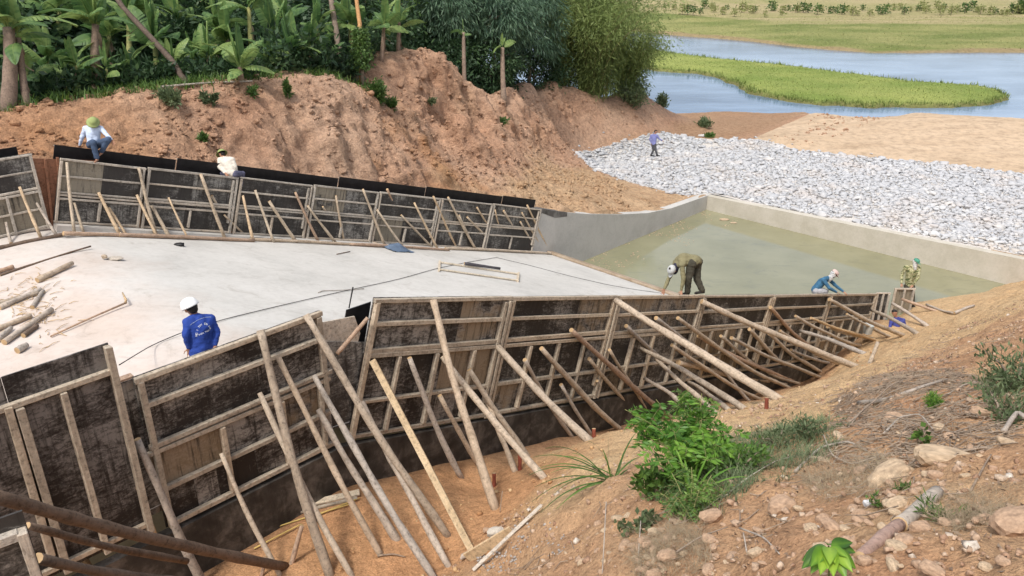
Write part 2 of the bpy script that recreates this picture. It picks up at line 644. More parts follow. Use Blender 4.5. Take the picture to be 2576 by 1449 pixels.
near_pts += [S_(-26, W + 2.5, 5.15), S_(-30, W + 3, 5.2), S_(-33, W + 5, 5.4), S_(-29, W + 6, 6.8), S_(-36, W + 9, 9.0), S_(-27, W + 8.5, 9.6), S_(-24, W + 10, 10.9), S_(-20, W + 11, 11.0),
             S_(-12, W + 10, 9.6), S_(-4, W + 9, 7.4), S_(6, W + 9, 4.6), S_(12, W + 10, 3.0), S_(-28, W + 13, 12.0), S_(-10, W + 14, 11.4), S_(8, W + 15, 6.5), S_(20, W + 8, 1.2), S_(20, W + 15, 2.5)]
near_pts += [tuple(onz(px, py, -0.72)) for px, py in [(2300, 762), (2400, 748), (2500, 725), (2545, 708)]]
near_pts += [S_(8, 10.5, -2.2), S_(5.8, 11.2, -1.4), S_(11, 12.6, -1.9), S_(12, 9.0, -2.6)]
zn = RBF(near_pts, 0.25)


def near_ground(X, Y):
    return zn(X, Y)


far_pts = [P_(*q) for q in [
    # foot of the cut, just showing above the black form boards
    (-120, 372, 18.9), (0, 374, 19.6), (130, 376, 20.3), (375, 396, 22.0), (600, 420, 24.0), (780, 436, 25.9), (955, 456, 27.9), (1150, 480, 30.6), (1350, 508, 33.8),
    # lip
    (-120, 318, 20.9), (0, 305, 21.3), (100, 270, 21.9), (250, 264, 22.8), (400, 250, 23.6), (560, 237, 24.8), (640, 220, 25.7), (740, 215, 26.8), (840, 207, 28.2), (920, 236, 29.3),
    (-120, 290, 24.0), (0, 280, 24.5), (200, 245, 25.6), (400, 230, 27.0), (600, 208, 28.5), (800, 190, 31.0), (900, 195, 32.5),
    # spoil mound
    (1060, 141, 36.0), (1020, 150, 35.5), (960, 168, 34.5), (1130, 183, 36.5), (1200, 217, 38.5), (1260, 242, 41.0), (950, 255, 30.8), (1050, 295, 32.2), (1150, 285, 34.5), (1240, 270, 38.0), (940, 200, 33.5),
    # ridge running to the river
    (1290, 217, 45.5), (1340, 214, 49.5), (1400, 207, 53.5), (1450, 224, 55.5), (1500, 242, 56.8), (1560, 234, 58.5), (1620, 237, 60.0), (1655, 264, 60.5),
    # toe along the stone apron
    (1425, 388, 51.5), (1470, 366, 53.8), (1520, 353, 55.0), (1580, 343, 56.3), (1660, 333, 57.4), (1700, 318, 59.5),
    # middle benches and hollow
    (850, 330, 26.9), (700, 330, 25.4), (300, 320, 22.6), (930, 340, 28.2), (1000, 385, 28.8), (1110, 425, 30.4),
    (1200, 312, 38.0), (1200, 345, 37.2), (1180, 395, 34.6), (1260, 306, 40.0), (1265, 342, 39.3), (1330, 330, 43.0), (1325, 368, 42.0), (1130, 322, 35.4), (1122, 352, 34.6), (1070, 345, 32.6), (1062, 372, 31.8), (1385, 388, 46.2), (1372, 412, 44.8), (1200, 297, 40.2), (1270, 288, 42.5), (1130, 304, 37.0),
    (1260, 462, 33.6), (1350, 440, 38.5), (1440, 425, 45.0), (1450, 475, 38.0), (1540, 480, 40.4), (1480, 505, 36.4),
    (1400, 512, 34.2), (1420, 526, 33.8), (1560, 534, 37.0), (1620, 510, 40.0), (1690, 522, 40.3), (1720, 492, 43.4), (1760, 490, 42.6)]]
far_pts += [S_(s, -0.7, O[2] - SL * max(s, SB) + H + 0.35 + dz) for s, dz in ((-24, -.6), (-19, -.5), (-15, -.5), (-11, -.5), (-7, -.5), (-3.5, -.45))]
far_pts += [S_(-1, -0.45, 2.3), S_(0.4, -0.45, 2.02), S_(2, -.45, 1.5), S_(4.8, -0.45, 0.86), S_(7, -.45, .4), S_(9.2, -0.45, 0.12), S_(12.4, -0.45, 0.05)]
far_pts += [S_(-30, -30, 9.0), S_(-45, -10, 9.0), S_(-10, -35, 7.5), S_(5, -30, 5.0), S_(16, -32, 2.5), S_(-30, -55, 8.5), S_(0, -55, 4.0), S_(-45, -50, 9), S_(20, -45, -2.6), S_(30, -30, -2.8),
            S_(-16, -14, 8.4), S_(-8, -20, 7.4), S_(6, -20, 5.4)]
# stone apron, sandy flat, shore and river bed
for px, py, z in [(1720, 420, -0.08), (1650, 400, -0.1), (1900, 420, 0.05), (2100, 480, 0.2), (2300, 520, 0.35), (2576, 620, 0.5), (2576, 450, 0.25), (1680, 338, -0.15), (1880, 352, -0.1), (2000, 382, 0.0), (2300, 420, 0.15),
                  (1960, 345, 0.35), (2060, 300, 0.3), (2300, 350, 0.4), (2576, 390, 0.4), (2060, 284, 0.2), (2300, 284, 0.25), (2576, 292, 0.25), (2700, 292, .25),
                  (1900, 320, -0.35), (1960, 300, -0.45), (2030, 284, -0.6), (1760, 300, -0.75), (1850, 288, -1.05), (1690, 287, -1.4), (1760, 285, -1.4), (1840, 281, -1.45), (1680, 300, -1.0)]:
    far_pts.append(tuple(onz(px, py, z)))
for px, py in [(1640, 235), (1700, 265), (1800, 265), (2000, 262)]:
    far_pts.append(tuple(onz(px, py, -2.6)))
for px, py, d in [(2150, 270, 66), (2576, 276, 66), (2800, 276, 66)]:
    q = at(px, py, d)
    far_pts.append((q[0], q[1], -2.7))
far_pts += [S_(14, 4, 0.12), S_(14, 10, 0.35), S_(14, 16, 0.55), S_(14, 24, 0.8), S_(20, 30, 0.7), S_(34, 24, 0.3)]
# the ground falls away behind the mound and the ridge
for px, py, d in [(1060, 141, 36.0), (1020, 150, 35.5), (1130, 183, 36.5), (1165, 202, 37.5), (1200, 220, 38.5), (1230, 232, 39.8), (1260, 244, 41.0), (1290, 222, 45.5), (1340, 218, 49.5), (1400, 212, 53.5), (1450, 228, 55.5), (1500, 246, 56.8), (1560, 240, 58.5), (1620, 242, 60.0)]:
    far_pts += [P_(px, py + 9, d + 2.6), P_(px, py + 22, d + 6.5)]
zf = RBF(far_pts, 0.35)


def far_ground(X, Y):
    return zf(X, Y)


def grid_terrain(ss, ww, fn, keep, disp, jitter=0.25):
    Sg, Wg = np.meshgrid(ss, ww, indexing='ij')
    X = O[0] + a[0] * Sg + c[0] * Wg
    Y = O[1] + a[1] * Sg + c[1] * Wg
    Z = fn(X, Y)
    P = np.stack([X.ravel(), Y.ravel(), Z.ravel()], 1)
    # normals of the smooth surface
    G = P.reshape(*Sg.shape, 3)
    du = np.gradient(G, axis=0)
    dv = np.gradient(G, axis=1)
    N = np.cross(du, dv).reshape(-1, 3)
    N /= np.linalg.norm(N, axis=1)[:, None] + 1e-9
    N[N[:, 2] < 0] *= -1
    P = disp(P, N, Sg.ravel(), Wg.ravel())
    ni, nj = Sg.shape
    idx = np.arange(ni * nj).reshape(ni, nj)
    Q = np.stack([idx[:-1, :-1].ravel(), idx[:-1, 1:].ravel(), idx[1:, 1:].ravel(), idx[1:, :-1].ravel()], 1)
    sc_ = (Sg[:-1, :-1] + Sg[1:, 1:]).ravel() / 2
    wc_ = (Wg[:-1, :-1] + Wg[1:, 1:]).ravel() / 2
    cen = P[Q].mean(1)
    return P, Q, sc_, wc_, cen, N, keep(sc_, wc_)


def sub_mesh(name, P, Q, mats, soil=None, smooth=True):
    used = np.unique(Q)
    mp = np.zeros(len(P), int)
    mp[used] = np.arange(len(used))
    # face winding so normals point up
    q = Q.copy()
    A_, B_, C_ = P[q[:, 0]], P[q[:, 1]], P[q[:, 2]]
    nz = np.cross(B_ - A_, C_ - A_)[:, 2]
    if name != "earth_clods" and nz.mean() < 0:
        q = q[:, ::-1].copy()
    me = mesh_from(name, P[used], mp[q], mats, smooth)
    if soil is not None:
        at_ = me.color_attributes.new('soil', 'FLOAT_COLOR', 'POINT')
        cc = np.ones((len(used), 4), np.float32)
        cc[:, :3] = soil[used]
        at_.data.foreach_set('color', cc.ravel())
    return me


def struct(o):
    o['kind'] = 'structure'
    return o


def inpoly(X, Y, poly):
    poly = np.asarray(poly)
    ins = np.zeros(len(X), bool)
    j = len(poly) - 1
    for i in range(len(poly)):
        xi, yi, xj, yj = poly[i][0], poly[i][1], poly[j][0], poly[j][1]
        k = ((yi > Y) != (yj > Y)) & (X < (xj - xi) * (Y - yi) / (yj - yi + 1e-12) + xi)
        ins ^= k
        j = i
    return ins


def srange(*segs):
    out = []
    for s0, s1, st in segs:
        out.append(np.arange(s0, s1 - 1e-6, st))
    out.append([segs[-1][1]])
    return np.concatenate(out)


def lerp3(A_, B_, t):
    return A_[None] * (1 - t[:, None]) + B_[None] * t[:, None]


# --- far side: cut bank, plateau, stone apron bed, sand flat, shore
def far_disp(P, N, s, w):
    d = np.linalg.norm(P[:, :2], axis=1)
    steep = np.clip((0.93 - N[:, 2]) / 0.35, 0, 1)
    big = fbm(P * 0.45, 4)
    rill = fbm(np.stack([s * 1.9, w * 0.5, P[:, 2] * 0.35], 1), 4)
    ridg = 1 - np.abs(fbm(P * 0.8 + 9, 3)) * 2
    fine = fbm(P * 2.6, 4)
    onbank = np.clip((P[:, 2] - 0.9) / 1.2, 0, 1)
    amp = onbank * (0.20 + 0.25 * steep)
    pits = np.clip(fbm(P * np.array([1.5, 1.5, 2.4]) + 40, 3) - .22, 0, 1)
    off = amp * (big * 0.75 - 0.1 + rill * 0.9 * steep + (ridg - 0.7) * 0.55 * steep) + (0.05 + 0.12 * onbank) * fine - onbank * pits * .22 + .09 * onbank * (.35 - np.abs(fbm(P * np.array([2.6, 2.6, 4.2]) + 70, 2)) * 1.6) + .05 * onbank * (.3 - np.abs(fbm(P * 5.5 + 5, 2)) * 1.5)
    edge = np.clip((-w - 0.3) / 1.0, 0.1, 1.0) * (s < 12.7) + np.clip((s - 13.0) / 1.5, 0, 1) * (s >= 12.7)
    off *= np.clip(edge, 0.03, 1)
    return P + N * off[:, None]


stone_poly = [onz(*q)[:2] for q in [(1425, 388, 0), (1475, 366, 0), (1580, 343, 0), (1670, 330, 0), (1800, 338, 0), (1890, 352, 0), (2000, 380, 0), (2150, 400, 0), (2350, 415, .1), (2600, 446, .2), (2900, 480, .3),
                                    (2900, 640, .6), (2600, 645, .6), (2300, 595, .4), (2050, 542, .3), (1880, 510, .15), (1800, 496, .1), (1740, 488, 0), (1690, 478, 0), (1600, 462, 0), (1480, 432, 0)]]
sand_poly = [onz(*q)[:2] for q in [(1890, 352, 0), (1960, 318, 0), (2055, 282, 0), (2300, 276, .2), (2900, 270, .2), (3300, 420, .2), (2900, 480, .3), (2600, 446, .2), (2350, 415, .1), (2150, 400, 0), (2000, 380, 0)]]

ssA = srange((-52, -27, 0.7), (-27, 18, 0.11), (18, 44, 0.4))
wwA = srange((-60, -27, 1.2), (-27, -15, 0.3), (-15, -0.09, 0.085), (-0.09, -0.03, 0.03))
sA_v, wA_v = [q.ravel() for q in np.meshgrid(ssA, wwA, indexing='ij')]
PA, QA, sA, wA, cA, NA, kA = grid_terrain(ssA, wwA, far_ground, lambda s, w: np.ones(len(s), bool), far_disp)
PA[:, 2] -= np.where((wA_v > -0.45) & (sA_v < -1.35), 3.0, np.where((wA_v > -0.07) & (sA_v < SEND + .3), 0.9, 0.0))
ssB = srange((12.97, 24, 0.16), (24, 44, 0.4))
wwB = srange((-0.45, 18, 0.16), (18, 46, 0.5))
PB, QB, sB, wB, cB, NB, kB = grid_terrain(ssB, wwB, far_ground, lambda s, w: np.ones(len(s), bool), far_disp)


def pdist(P, poly):
    best = np.full(len(P), 1e9)
    for i in range(len(poly)):
        A_, B_ = poly[i - 1], poly[i]
        d = B_ - A_
        tt_ = np.clip(((P - A_) @ d) / (d @ d), 0, 1)
        best = np.minimum(best, np.linalg.norm(P - (A_ + tt_[:, None] * d), axis=1))
    return best


def pdist2(P, poly):
    return np.where(inpoly(P[:, 0], P[:, 1], poly), 1, -1) * pdist(P[:, :2], np.asarray(poly))


tongue = np.array([at(x, y, d)[:2] for x, y, d in [(1100, 480, 30.0), (1200, 462, 32.2), (1290, 450, 35.5), (1380, 428, 42), (1440, 428, 46), (1480, 434, 47), (1600, 462, 45.0), (1740, 486, 43.8), (1780, 492, 43.2), (1700, 526, 40.2), (1560, 540, 36.6), (1400, 535, 33.3), (1340, 512, 33.0)]])
bench = np.array([at(x, y, d)[:2] for x, y, d in [(960, 345, 28.6), (1060, 320, 33), (1200, 290, 40.5), (1300, 290, 44), (1400, 330, 48.0), (1320, 330, 43), (1200, 308, 38.4), (1100, 335, 34.0), (1020, 350, 30.6)]])
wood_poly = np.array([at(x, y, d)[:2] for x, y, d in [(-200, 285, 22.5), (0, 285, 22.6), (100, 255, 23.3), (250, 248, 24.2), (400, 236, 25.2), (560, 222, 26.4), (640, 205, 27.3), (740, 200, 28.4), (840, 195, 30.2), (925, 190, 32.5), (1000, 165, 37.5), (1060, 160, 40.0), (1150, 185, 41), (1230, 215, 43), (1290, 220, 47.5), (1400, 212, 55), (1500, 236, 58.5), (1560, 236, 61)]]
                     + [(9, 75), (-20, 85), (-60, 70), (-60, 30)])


def far_soil(P, N):
    t1 = np.clip(fbm(P * 0.22 + 3, 3) * 0.9 + 0.5, 0, 1)
    red = np.array([0.46, 0.265, 0.165])
    pale = np.array([0.54, 0.38, 0.27])
    col = lerp3(red, pale, t1)
    orange = np.array([0.46, 0.225, 0.085])
    d = np.linalg.norm(P[:, :2] - np.array(at(1130, 420, 31)[:2]), axis=1)
    f = np.clip(1.1 - d / 2.6 + fbm(P * 0.9, 4) * 1.1, 0, 1) * .8
    col = col * (1 - f[:, None]) + orange * f[:, None]
    d = np.linalg.norm(P[:, :2] - np.array(at(150, 330, 20.8)[:2]), axis=1)
    f = np.clip(1.2 - d / 3.5 + fbm(P * 0.7 + 5, 3) * 0.5, 0, 1) * 0.8
    col = col * (1 - f[:, None]) + np.array([0.45, 0.235, 0.11]) * f[:, None]
    # flat tops and the tongue by the basin are sandier
    sandy = np.array([0.55, 0.395, 0.245])
    f = np.clip((3.1 - P[:, 2]) / 1.5 + fbm(P * 0.8 + 2, 3) * 0.5, 0, 1) * np.clip((46 - P[:, 1]) / 6, 0, 1)
    col = col * (1 - f[:, None]) + sandy * f[:, None]
    f = np.clip(pdist2(P, tongue) / 1.2 + fbm(P * .7 + 12, 3) * .8 + .3, 0, 1)
    col = col * (1 - f[:, None]) + lerp3(np.array([0.57, 0.415, 0.255]), np.array([0.50, 0.33, 0.19]), np.clip(fbm(P * 1.3 + 2, 3) + .45, 0, 1)) * f[:, None]
    f = np.clip(pdist2(P, bench) / 1.0 + fbm(P * .7 + 15, 3) * .8, 0, 1) * .7
    col = col * (1 - f[:, None]) + np.array([0.52, 0.36, 0.23]) * f[:, None]
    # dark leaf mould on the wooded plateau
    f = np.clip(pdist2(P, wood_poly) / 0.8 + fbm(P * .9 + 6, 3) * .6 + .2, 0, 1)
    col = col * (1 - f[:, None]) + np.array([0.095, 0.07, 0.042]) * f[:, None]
    # brown strip by the river
    f = np.clip((P[:, 1] - 53) / 4, 0, 1) * np.clip((0.15 - P[:, 2]) / .4, 0, 1)
    col = col * (1 - f[:, None] * 0.8) + np.array([0.33, 0.215, 0.125]) * f[:, None] * 0.8
    return col


soilA, soilB = far_soil(PA, NA), far_soil(PB, NB)
for nm, P0, Q0, cen, soil in (('A', PA, QA, cA, soilA), ('B', PB, QB, cB, soilB)):
    st_ = inpoly(cen[:, 0], cen[:, 1], stone_poly)
    sa_ = inpoly(cen[:, 0], cen[:, 1], sand_poly) & ~st_
    rest = ~st_ & ~sa_
    for mask, nm2, mt, sl_ in ((rest, 'earth_bank', M_BANK, soil), (st_, 'stone_apron', M_GRAVEL, None), (sa_, 'sand_flat', M_SAND, lerp3(np.array([0.50, 0.375, 0.255]), np.array([0.40, 0.29, 0.19]), np.clip(fbm(P0 * np.array([.25, .9, 0]) + 3, 4) * 1.2 + .3, 0, 1)))):
        if mask.sum() > 4:
            struct(link(nm2, sub_mesh(nm2, P0, Q0[mask], [mt], sl_)))
APRON = [o for o in COL.objects if o.name.startswith('stone_apron')][-1]


# --- near side: trench floor, berm and foreground bank
def near_disp(P, N, s, w):
    n1 = fbm(P * 0.9, 4)
    n2 = fbm(P * 4.0, 4)
    n3 = fbm(P * 13.0, 3)
    bank = np.clip((w - W - 2.2) / 1.5, 0, 1)
    rdg = .3 - np.abs(fbm(P * 2.3 + 50, 3)) * 1.5
    off = n1 * (0.07 + 0.10 * bank) + n2 * (0.025 + 0.045 * bank) + n3 * (0.008 + 0.016 * bank) + rdg * .05 * bank
    off *= np.clip((w - W - 0.1) / 0.5, 0.05, 1)
    return P + N * off[:, None]


ssC = srange((-42, -27, 0.4), (-27, 0, 0.075), (0, 14, 0.14), (14, 30, 0.5))
wwC = srange((7.5, W - 0.02, 0.3), (W + 0.14, W + 9.5, 0.075), (W + 9.5, W + 24, 0.4))
PC, QC, sC, wC, cC, NC, kC = grid_terrain(ssC, wwC, near_ground, lambda s, w: (w > W + 0.14) | (s > 3.5), near_disp)


sand_band = np.array([onfun(x, y, near_ground)[:2] for x, y in [(1290, 1330), (1375, 1300), (1480, 1225), (1640, 1150), (1780, 1110), (1900, 1078), (2080, 1062), (2150, 985), (2260, 925), (2400, 865), (2500, 815), (2570, 790)]]
                     + [(O + a * s_ + c * w_)[:2] for s_, w_ in [(12, W + 6), (14, W), (8, 11), (3.6, W), (-2, W + .7), (-8, W + .7), (-14, W + .9), (-16.6, W + 1.2)]])


def near_soil(P):
    d_ = P[:, :2] - O[:2]
    s = d_ @ a[:2]
    w = d_ @ c[:2]
    sand = np.array([0.64, 0.46, 0.26])
    orange = np.array([0.56, 0.30, 0.145])
    red = np.array([0.46, 0.255, 0.14])
    brown = np.array([0.53, 0.345, 0.195])
    n = fbm(P * 0.8 + 4, 4)
    col = lerp3(red, brown, np.clip(n * 1.2 + 0.5, 0, 1))
    # pale sand heaped along the trench
    f = np.clip(pdist2(P, sand_band) / 0.30 + n * 1.0 + 0.4, 0, 1)
    col = col * (1 - f[:, None]) + lerp3(sand, sand * np.array([.93, .86, .80]), np.clip(fbm(P * 1.7 + 7, 3) + .5, 0, 1)) * f[:, None]
    f = np.clip((W + 3.2 - w + n * 0.5) / 0.8, 0, 1) * np.clip((-15.5 - s) / 1.2, 0, 1)
    col = col * (1 - f[:, None]) + orange * f[:, None]
    # darker brown next to the footing
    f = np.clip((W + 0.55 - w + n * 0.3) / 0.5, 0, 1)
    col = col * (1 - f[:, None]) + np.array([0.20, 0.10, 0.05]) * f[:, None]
    return col


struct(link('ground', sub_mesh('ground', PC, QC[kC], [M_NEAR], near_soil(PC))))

# bed far below and out to the horizon
m_far = mat_earth('far_field_soil', [(0.30, 0.24, 0.14), (0.42, 0.34, 0.21), (0.50, 0.40, 0.26)], False, 0.05, bst=0.3)
me = mesh_from('river_bed', [(-1500, -60, -4), (1500, -60, -4), (1500, 160, -4), (-1500, 160, -4)], [(0, 1, 2, 3)], [m_far])
struct(link('river_bed', me))

# --- water
m_riv, t, b = newmat('river_water')
v = coords(t, (0.25, 1.0, 1), kind='World')
n = noise(t, v, 1.6, 5, 0.6, 0.6)
v2 = coords(t, (0.05, 0.12, 1), kind='World')
n2 = noise(t, v2, 1.0, 4, 0.6)
setc(t, b, ramp(t, n2, [(0.34, (0.055, 0.10, 0.17)), (0.5, (0.14, 0.21, 0.31)), (0.66, (0.22, 0.30, 0.41))]), 0.08, 0.5)  # reflections painted as dark and pale streaks in the base colour
b.inputs['IOR'].default_value = 1.4
bump(t, b, n, 0.35, 0.05)
struct(link('river_water', mesh_from('river_water', [(-300, 45, ZRIV), (400, 45, ZRIV), (400, 150, ZRIV), (-300, 150, ZRIV)], [(0, 1, 2, 3)], [m_riv])))

m_pool, t, b = newmat('murky_pool_water')
v = coords(t, (1, 1, 1), kind='World')
n = noise(t, v, 0.5, 4, 0.55)
n2 = noise(t, v, 3.0, 4, 0.55)
n3 = noise(t, coords(t, (1, 2.2, 1), kind='World'), 1.1, 6, 0.7, 1.0)
cp = ramp(t, n, [(0.3, (0.20, 0.195, 0.11)), (0.7, (0.26, 0.25, 0.15))])
cp = mixc(t, ramp(t, n3, [(0.54, (0, 0, 0)), (0.68, (0.5, 0.5, 0.5))]), cp, (0.15, 0.155, 0.105))
setc(t, b, cp, 0.06, 0.5)
b.inputs['IOR'].default_value = 1.75
bump(t, b, n2, 0.04, 0.02)
pw = [ch(0.1, -0.05), ch(0.1, 16), ch(SEND + .1, 20), ch(SEND + .1, -0.05)]
struct(link('pool_water', mesh_from('pool_water', [(p[0], p[1], ZPOOL) for p in pw], [(0, 1, 2, 3)], [m_pool])))

# --- far bank beyond the river, with its field
xs = np.concatenate([np.arange(-160, -40, 4.0), np.arange(-40, 150, 0.8), np.arange(150, 400, 6.0)])
shore_px = [(1500, 72), (1660, 86), (1720, 92), (1800, 97), (1900, 106), (2000, 118), (2100, 127), (2200, 134), (2300, 134), (2400, 133), (2576, 133), (2700, 132)]
shp = np.array([onz(x, y, ZRIV)[:2] for x, y in shore_px])
ysh = np.interp(xs, shp[:, 0], shp[:, 1]) + 0.6 * pnoise(np.stack([xs * 0.35, xs * 0, xs * 0], 1))
ts = np.concatenate([np.linspace(-1.5, 8, 20), np.linspace(9, 60, 64), np.geomspace(64, 1400, 24)])
Xg, Tg = np.meshgrid(xs, ts, indexing='ij')
Yg = ysh[:, None] + Tg
Pn = np.stack([Xg.ravel(), Yg.ravel(), np.zeros(Xg.size)], 1)
Zg = ZRIV + np.interp(Tg, [-1.5, 0, 1.2, 4, 26, 40, 80], [-0.8, -0.05, 0.35, 0.6, 1.1, 1.5, 1.6]).ravel() + (0.22 * fbm(Pn * 0.22, 4) + 0.10 * fbm(Pn * 1.1, 3)) * np.clip(Tg.ravel() / 3, 0, 1)
Pn[:, 2] = Zg
idx = np.arange(Xg.size).reshape(Xg.shape)
Qn = np.stack([idx[:-1, :-1].ravel(), idx[1:, :-1].ravel(), idx[1:, 1:].ravel(), idx[:-1, 1:].ravel()], 1)
tt = Tg.ravel()
nn = fbm(Pn * np.array([0.05, 0.16, 0]) + 8, 4)
grass = lerp3(np.array([0.16, 0.20, 0.06]), np.array([0.33, 0.32, 0.13]), np.clip(nn * 1.9 + 0.5, 0, 1))
field = lerp3(np.array([0.50, 0.39, 0.24]), np.array([0.33, 0.31, 0.14]), np.clip(fbm(Pn * np.array([0.03, 0.5, 0]) + 2, 3) * 1.6 + 0.45, 0, 1))
dry = np.array([0.34, 0.24, 0.15])
f = np.clip((tt - 27 + nn * 6) / 3, 0, 1)
col = grass * (1 - f[:, None]) + field * f[:, None]
f = np.clip((1.7 - tt + nn * 1.5) / 0.8, 0, 1)
col = col * (1 - f[:, None]) + dry * f[:, None]
m_fb = mat_earth('far_bank_turf', [(0.19, 0.23, 0.065), (0.25, 0.27, 0.09), (0.30, 0.31, 0.11)], True, 0.3, bst=1.0, bdist=0.3)
struct(link('far_bank', sub_mesh('far_bank', Pn, Qn, [m_fb], col)))

# --- grassy island in the river
isl_px = [(1560, 150), (1590, 136), (1650, 131), (1780, 150), (1900, 161), (2000, 172), (2100, 186), (2200, 197), (2300, 211), (2400, 217), (2480, 223), (2525, 236), (2538, 250), (2500, 264), (2400, 271), (2300, 272), (2200, 271), (2050, 264), (1940, 250), (1880, 234), (1840, 212), (1800, 195), (1740, 186), (1660, 180), (1590, 166)]
isl = np.array([onz(x, y, ZRIV)[:2] for x, y in isl_px])
x0, y0 = isl.min(0) - 1
x1, y1 = isl.max(0) + 1
gx = np.arange(x0, x1, 0.35)
gy = np.arange(y0, y1, 0.5)
Xg, Yg = np.meshgrid(gx, gy, indexing='ij')
Pi = np.stack([Xg.ravel(), Yg.ravel(), np.zeros(Xg.size)], 1)


ins = inpoly(Pi[:, 0], Pi[:, 1], isl)
sd = np.where(ins, 1, -1) * pdist(Pi[:, :2], isl) + 0.9 * fbm(Pi * 0.35, 4)
Pi[:, 2] = ZRIV + np.interp(sd, [-0.6, 0, 0.5, 3.0], [-0.5, 0.0, 0.32, 0.6]) + 0.12 * fbm(Pi * 0.9 + 4, 4) * (sd > 0.3)
idx = np.arange(Xg.size).reshape(Xg.shape)
Qi = np.stack([idx[:-1, :-1].ravel(), idx[1:, :-1].ravel(), idx[1:, 1:].ravel(), idx[:-1, 1:].ravel()], 1)
Qi = Qi[(sd[Qi] > -0.9).any(1)]
ng = np.clip(fbm(Pi * np.array([0.12, 0.2, 0]) + 1, 4) * 1.3 + 0.5, 0, 1)
coli = lerp3(np.array([0.175, 0.235, 0.06]), np.array([0.32, 0.345, 0.11]), ng)
f = np.clip((0.7 - sd) / 0.4, 0, 1)
coli = coli * (1 - f[:, None]) + np.array([0.15, 0.115, 0.065]) * f[:, None]
m_isl = mat_earth('island_turf', [(0.17, 0.245, 0.045), (0.22, 0.29, 0.06), (0.27, 0.33, 0.075)], True, 0.5, bst=0.9, bdist=0.15)
struct(link('river_island', sub_mesh('river_island', Pi, Qi, [m_isl], coli)))


# ------------------------------------------------------------------ leaf and grass cards with real size
def blades(P, h, wd, lean, tint, seg=2, dirs=None):
    """upright curved blades, one strip of quads each -> V, F, tint per vertex"""
    n = len(P)
    an = rng.uniform(0, 2 * math.pi, n) if dirs is None else dirs
    dx = np.stack([np.cos(an), np.sin(an), np.zeros(n)], 1)
    sx = np.stack([-np.sin(an), np.cos(an), np.zeros(n)], 1)
    V, Tn = [], []
    for k in range(seg + 1):
        f = k / seg
        ctr = P + dx * (lean * h * f * f)[:, None] + UP[None] * (h * (f - 0.25 * lean * f * f))[:, None]
        wk = wd * (1 - f * 0.85)
        V += [ctr - sx * wk[:, None] / 2, ctr + sx * wk[:, None] / 2]
        Tn += [tint, tint]
    V = np.stack(V, 1).reshape(-1, 3)
    Tn = np.stack(Tn, 1).reshape(-1)
    m = 2 * (seg + 1)
    base = np.arange(n)[:, None] * m
    Fc = np.concatenate([np.stack([base[:, 0] + 2 * k, base[:, 0] + 2 * k + 1, base[:, 0] + 2 * k + 3, base[:, 0] + 2 * k + 2], 1) for k in range(seg)])
    return V, Fc, Tn


def leaf_cloud(C_, D, L, Wd, tint, fold=0.15):
    """pointed leaves (two quads folded on the midrib) at C_ pointing along D"""
    n = len(C_)
    D = D / (np.linalg.norm(D, axis=1)[:, None] + 1e-9)
    r = rng.normal(size=(n, 3))
    Sx = np.cross(D, r)
    Sx /= np.linalg.norm(Sx, axis=1)[:, None] + 1e-9
    Nn = np.cross(Sx, D)
    Lc = L[:, None] if np.ndim(L) else L
    Wc = Wd[:, None] if np.ndim(Wd) else Wd
    V = np.stack([C_, C_ + D * Lc * 0.45 + Sx * Wc / 2 + Nn * Wc * fold, C_ + D * Lc, C_ + D * Lc * 0.45 - Sx * Wc / 2 + Nn * Wc * fold], 1).reshape(-1, 3)
    base = np.arange(n) * 4
    Fc = np.stack([base, base + 1, base + 2, base + 3], 1)
    return V, Fc, np.repeat(tint, 4)


def tinted(name, V, Fc, tint, mats, smooth=False):
    me = mesh_from(name, V, Fc, mats, smooth)
    at_ = me.attributes.new('tint', 'FLOAT', 'POINT')
    at_.data.foreach_set('value', np.asarray(tint, np.float32))
    return me


G_BAN = mat_leaf('banana_leaf_green', [(0.055, 0.12, 0.04), (0.13, 0.23, 0.07), (0.28, 0.38, 0.12)], 0.4, 0.5, 0.8)
G_DRY = mat_leaf('dry_banana_leaf', [(0.13, 0.085, 0.055), (0.23, 0.165, 0.11), (0.33, 0.25, 0.17)], 0.15, 0.8)
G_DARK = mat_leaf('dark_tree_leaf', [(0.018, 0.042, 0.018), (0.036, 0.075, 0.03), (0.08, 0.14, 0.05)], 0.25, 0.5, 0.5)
G_MID = mat_leaf('mid_green_leaf', [(0.04, 0.085, 0.022), (0.075, 0.145, 0.035), (0.14, 0.22, 0.055)], 0.3, 0.5, 0.6)
G_WILL = mat_leaf('blue_green_leaf', [(0.035, 0.075, 0.045), (0.085, 0.15, 0.085), (0.17, 0.26, 0.15)], 0.28, 0.5, 0.5)
G_BAMB = mat_leaf('bamboo_leaf', [(0.10, 0.15, 0.045), (0.20, 0.265, 0.08), (0.32, 0.39, 0.13)], 0.4, 0.55, 0.35)
G_WEED = mat_leaf('weed_leaf', [(0.05, 0.10, 0.025), (0.09, 0.17, 0.035), (0.16, 0.27, 0.05)], 0.3, 0.5, 2.0)
G_BRIGHT = mat_leaf('bright_leaf', [(0.05, 0.13, 0.02), (0.10, 0.23, 0.03), (0.20, 0.36, 0.05)], 0.3, 0.45, 3.0)
G_LIME = mat_leaf('lime_leaf', [(0.04, 0.11, 0.015), (0.13, 0.27, 0.025), (0.29, 0.45, 0.05)], 0.3, 0.4, 6.0)
G_DULL = mat_leaf('dull_weed_leaf', [(0.07, 0.10, 0.045), (0.12, 0.165, 0.075), (0.19, 0.235, 0.115)], 0.25, 0.6, 2.0)
G_GRASS = mat_leaf('turf_blade', [(0.15, 0.205, 0.045), (0.24, 0.295, 0.075), (0.34, 0.375, 0.12)], 0.35, 0.6, 0.3)
